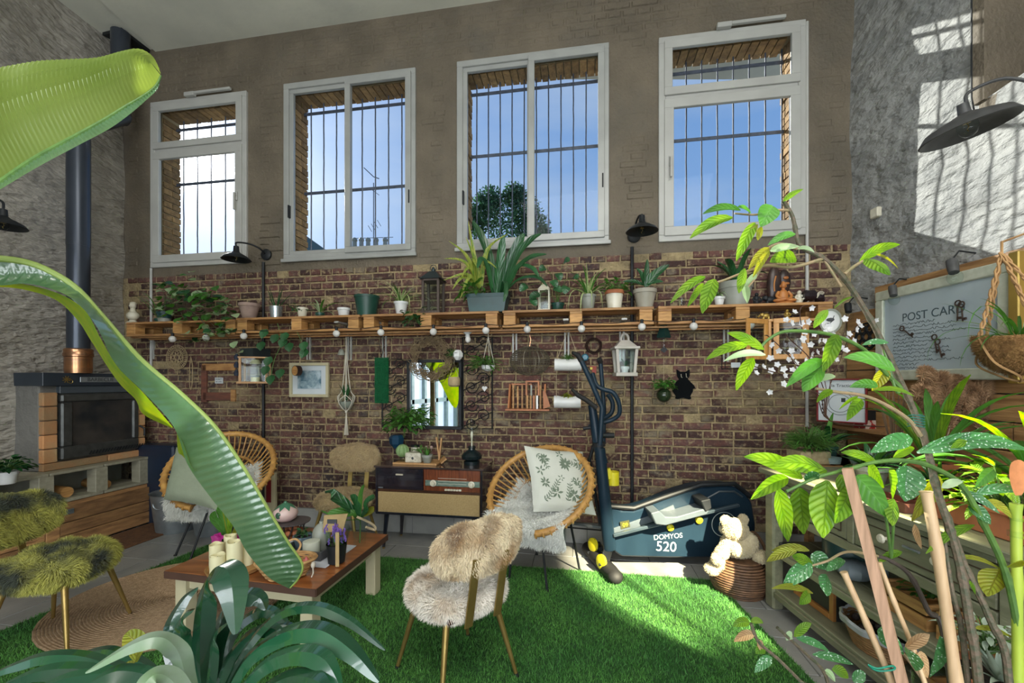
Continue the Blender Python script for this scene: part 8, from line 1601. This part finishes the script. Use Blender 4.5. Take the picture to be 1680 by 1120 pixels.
LVS = '''1215 345 1153 351 14 g;1202 357 1132 391 20 b;1238 365 1208 428 17 b;1243 368 1214 414 12 y;1250 372 1243 394 10 y;1268 338 1248 372 30 g;1285 330 1318 310 9 b;1305 384 1260 402 13 g;1262 406 1228 442 13 y;1264 412 1312 404 14 p;1306 424 1263 430 24 b;1308 408 1336 414 9 p;1222 440 1212 481 13 b;1240 447 1222 472 12 p;1222 468 1226 497 11 p;1157 454 1100 497 14 b;1154 465 1128 503 10 b;1172 458 1152 514 22 b;1262 412 1235 455 10 y;1232 350 1210 340 12 g;
1410 428 1476 401 15 b;1420 424 1460 451 24 b;1438 418 1474 441 9 y;1399 487 1368 506 5 b;1358 508 1335 538 13 b;1254 573 1193 546 17 b;1226 566 1158 590 15 b;1256 582 1188 592 12 p;1236 587 1208 640 20 b;1374 549 1350 610 21 b;1350 590 1290 634 18 g;1350 600 1318 642 24 g;1458 562 1414 566 9 s;1468 608 1385 586 22 g;1456 604 1431 641 19 y;
1366 640 1340 660 12 b;1370 617 1332 631 10 p;1440 634 1394 635 15 g;1413 655 1389 690 15 b;1408 650 1376 672 5 b;1435 640 1500 650 8 b;1504 742 1686 738 25 s;1497 722 1428 742 25 s;1600 811 1684 807 15 s;1541 781 1496 854 28 y;
1316 785 1221 749 25 b;1357 773 1270 762 28 b;1293 784 1232 819 21 b;1276 800 1293 888 26 b;1312 800 1319 876 32 b;1358 788 1350 882 42 b;1396 803 1370 858 28 b;1405 780 1460 850 36 g;1458 770 1464 818 26 b;1488 764 1484 822 40 s;1466 818 1464 862 22 b;1322 790 1345 778 16 s;1425 762 1450 800 24 b;1378 778 1400 830 22 b;1440 760 1380 742 14 b;
1328 903 1266 903 11 y;1307 904 1258 921 15 y;1332 926 1284 963 24 s;1330 910 1358 934 26 s;1387 920 1356 936 15 s;1356 942 1356 977 22 s;1334 973 1266 965 10 y;1328 973 1311 991 16 b;1335 930 1300 912 16 b;1440 1033 1483 1073 26 s;1541 1043 1525 1110 33 s;1485 1064 1525 1040 20 t;1492 1066 1502 1100 24 s;1510 1068 1522 1112 18 t;1599 861 1519 908 13 b;1568 913 1645 935 7 y;1641 934 1620 978 36 y;1652 930 1684 922 13 y;1598 1030 1662 1046 8 y;1500 860 1512 900 12 t;1560 985 1540 1010 8 t;1465 750 1500 735 14 b;1620 820 1660 850 14 y;1576 806 1640 842 12 s;1570 820 1605 842 9 b;1545 800 1580 790 12 p;1590 935 1600 975 10 b;1620 720 1560 735 16 b;1630 770 1600 800 16 g;1480 905 1440 925 12 b;1588 830 1625 860 20 s;1655 960 1675 985 14 y'''
MM = {'g': LG, 'b': LB, 'y': LY, 'p': LP, 's': LS, 't': LT}
for row in LVS.replace('\n', '').split(';'):
    x0, y0, x1, y1, w_, k = row.split(); x0, y0, x1, y1, w_ = map(float, (x0, y0, x1, y1, w_)); Y0 = .97+random.uniform(-.03, .03)
    if y0 > 1000: Y0 = .92
    L_ = math.hypot(x1-x0, y1-y0); Y1 = Y0+random.uniform(-.06, .05); n = 8; q = []; up = (abs(x1-x0)/L_)*.10*L_
    for i in range(n+1): t = i/n; q.append(P(x0+(x1-x0)*t, y0+(y1-y0)*t-up*math.sin(PI*t), Y0+(Y1-Y0)*t))
    nv = V((random.uniform(-.35, .15), -.9, random.uniform(.15, .55))); m = MB(); m.blade(q, w_/700*Y0*1.08, nv, random.choice((.18, .25, -.12)), 'ov', 6, wav=.015); m.out('leaf', MM[k], o)
# stakes
for q, r, mt, nm, lab in (([(1390, 768, .93), (1426, 905, .91), (1480, 1118, .88), (1530, 1330, .86)], .013, STAKE, 'wooden_stake', 'square pine stake supporting the begonia, its top under the leaf cluster'), ([(1384, 938, .94), (1424, 1027, .92), (1464, 1122, .90), (1540, 1320, .86)], .0065, BAMBOO, 'bamboo_cane', 'short bamboo cane with a green tie, left of the pine stake'),
                     ([(1442, 922, .97), (1466, 985, .95), (1500, 1070, .93), (1560, 1250, .86)], .005, BAMBOO, 'bamboo_cane', 'thin bamboo cane just right of the pine stake'), ([(1519, 806, .93), (1537, 900, .92), (1569, 1118, .90), (1595, 1330, .86)], .0105, BAMBOO, 'bamboo_cane', 'thick pinkish bamboo cane crossing in front of the drawers'),
                     ([(1667, 826, .95), (1668, 960, .95), (1670, 1118, .95), (1672, 1400, .92)], .0095, YBAM, 'bamboo_cane', 'bright yellow-green bamboo cane at the right edge')):
    t_ = thing(nm, lab, 'cane', P(*q[-1])); m = MB()
    if nm == 'wooden_stake': m.tube([P(*p) for p in q], r, 4); 
    else:
        pts = spl([P(*p) for p in q], 6); m.tube(pts, [r*(1.18 if i % 6 == 0 else 1) for i in range(len(pts))], 12)
    m.out('cane_body', mt, t_, smooth=nm != 'wooden_stake')
    if 'yellow' in lab:
        m = MB(); m.tube([P(1669, 826, .93), P(1669, 812, .93)], .008, 10); m.out('clear_tie', CLEAR, t_); m = MB(); m.tube([P(1668, 872, .945), P(1668, 880, .945)], .015, 12); m.out('clear_tie', CLEAR, t_); m = MB(); m.tube([P(1668, 850, .945), P(1668, 853, .945)], .013, 12); m.out('clear_tie', CLEAR, t_); m = MB(); m.blade(spl([P(1670, 812, .93), P(1668, 780, .93), P(1672, 754, .93)]), .045, V((0, -1, 0)), .1, 'spat'); m.out('orange_tag', mat('orange_tag', (.58, .22, .08), (.46, .17, .06), r=.7, sc=60), t_)
    if 'green tie' in lab: m = MB(); m.tube(spl([P(1424, 1090, .89), P(1440, 1096, .88), P(1464, 1092, .88), P(1466, 1098, .88), P(1440, 1100, .89), P(1426, 1092, .89)]), .002, 5); m.out('green_tie', mat('green_wire', (.0, .2, .12)), t_)
m = MB(); c = P(1503, 690, .985)
for i in range(5): m.tube([c+V((.017*math.cos(t), .012*math.sin(t), (i-2)*.006+.002*math.sin(t*2))) for t in np.linspace(0, 2*PI, 13)[:-1]], .0012, 4, closed=True)
tag(m.out('wire_tie', mat('teal_wire', (.03, .16, .12))), 'coil of green garden wire tying the begonia canes together', 'wire')
# low begonia sprigs in the lower middle right
o = thing('begonia_sprigs', 'sparse low begonia twigs with few leaves above the rug edge, bottom right of centre', 'plant', (.66, 1.0, 0)); m = MB(); m.lathe([(.09, 0), (.12, .22), (.125, .23), (.11, .2), (0, .19)], (.68, 1.0, 0), 22); m.out('pot', TERRA, o)
for q in ([(1330, 1300, 1.0), (1360, 1180, 1.0), (1355, 1109, 1.0), (1323, 1073, 1.0), (1298, 1050, 1.0), (1275, 1029, 1.0)], [(1320, 1300, 1.0), (1340, 1150, 1.0), (1312, 1116, 1.0), (1276, 1080, 1.0), (1244, 1052, 1.0), (1232, 1022, 1.0)]): m = MB(); m.tube(spl([P(*p) for p in q], 5), .004, 6); m.out('stem', CANE, o)
for row in '1303 1044 1331 1022 11 b;1306 1046 1360 1068 10 s;1300 1042 1290 1050 10 p;1333 1073 1400 1090 11 s;1365 1098 1392 1112 14 b;1352 1100 1370 1118 9 p;1230 1021 1202 1027 12 b;1232 1020 1252 1022 8 b;1266 1078 1238 1103 13 s;1238 1040 1204 1052 12 t;1242 1050 1250 1070 9 t;1256 1064 1240 1072 12 b;1400 1118 1420 1105 14 s'.split(';'):
    x0, y0, x1, y1, w_, k = row.split(); x0, y0, x1, y1, w_ = map(float, (x0, y0, x1, y1, w_)); m = MB(); m.blade([P(x0+(x1-x0)*t, y0+(y1-y0)*t-4*math.sin(PI*t), 1.0) for t in np.linspace(0, 1, 7)], w_/700*1.25, V((-.1, -.8, .5)), .2, 'ov'); m.out('leaf', MM[k], o)
# pots at the bottom right
T = at(P(1650, 1150, .98)); zz = T.translation.z; 
stn = thing('plant_stool', 'low dark stool carrying pots at the bottom right corner', 'stool', (1.20, 1.0, 0)); m = MB(); m.box(1.0, 1.45, .85, 1.18, .52, .55); m.out('seat', DARKW, stn, smooth=False)
for x, y in ((1.03, .88), (1.42, .88), (1.03, 1.15), (1.42, 1.15)): m = MB(); m.box(x-.015, x+.015, y-.015, y+.015, 0, .52); m.out('leg', DARKW, stn, smooth=False)
o, T = dthing('succulent', 'white-dusted spiky succulent in an orange terracotta pot at the bottom right corner', 'plant', 1.18, 1.03, .55); pot(o, TERRA, T, .07, .09, .15); WSU = mat('dusty_white_succulent', (.36, .42, .34), (.24, .30, .22), r=.6, rnd=.2, sc=20); straps(o, T @ Matrix.Translation((0, 0, .14)), .01, rs(24, .1, 1.3, .06, .11, .0, .6), [WSU], .02, 'grass')
bush(o, T @ Matrix.Translation((-.0, .03, .18)), .10, 60, .014, .03, WSU, .6, 1.5)
o, T = dthing('glass_jar', 'pale glass jar standing left of the orange terracotta pot at the bottom right', 'jar', 1.06, 1.07, .55); m = MB(T); m.lathe([(.04, 0), (.045, .12), (.042, .12), (.036, .01)], n=20, cap=False); m.out('jar_body', CLEAR, o)

# unseen leafy basket added in the spot beam to cast streaks on the rug
o = thing('hanging_basket', 'unseen leafy basket added behind the camera on the right to cast shadow streaks', 'planter', (1.95, -.1, 2.28)); m = MB(); m.lathe([(.03, -.12), (.12, -.04), (.15, .04), (0, .03)], (1.95, -.1, 2.36), 20); m.out('bowl', COCO, o); m = MB(); m.tube([(1.80, -.1, 2.40), (1.80, -.1, 4.85)], .004, 5); m.out('rope', TWINE, o)
straps(o, at(V((1.95, -.1, 2.40))), .03, rs(38, .7, 1.5, .3, .7, .2, 1.2), [LG], .024, 'grass')
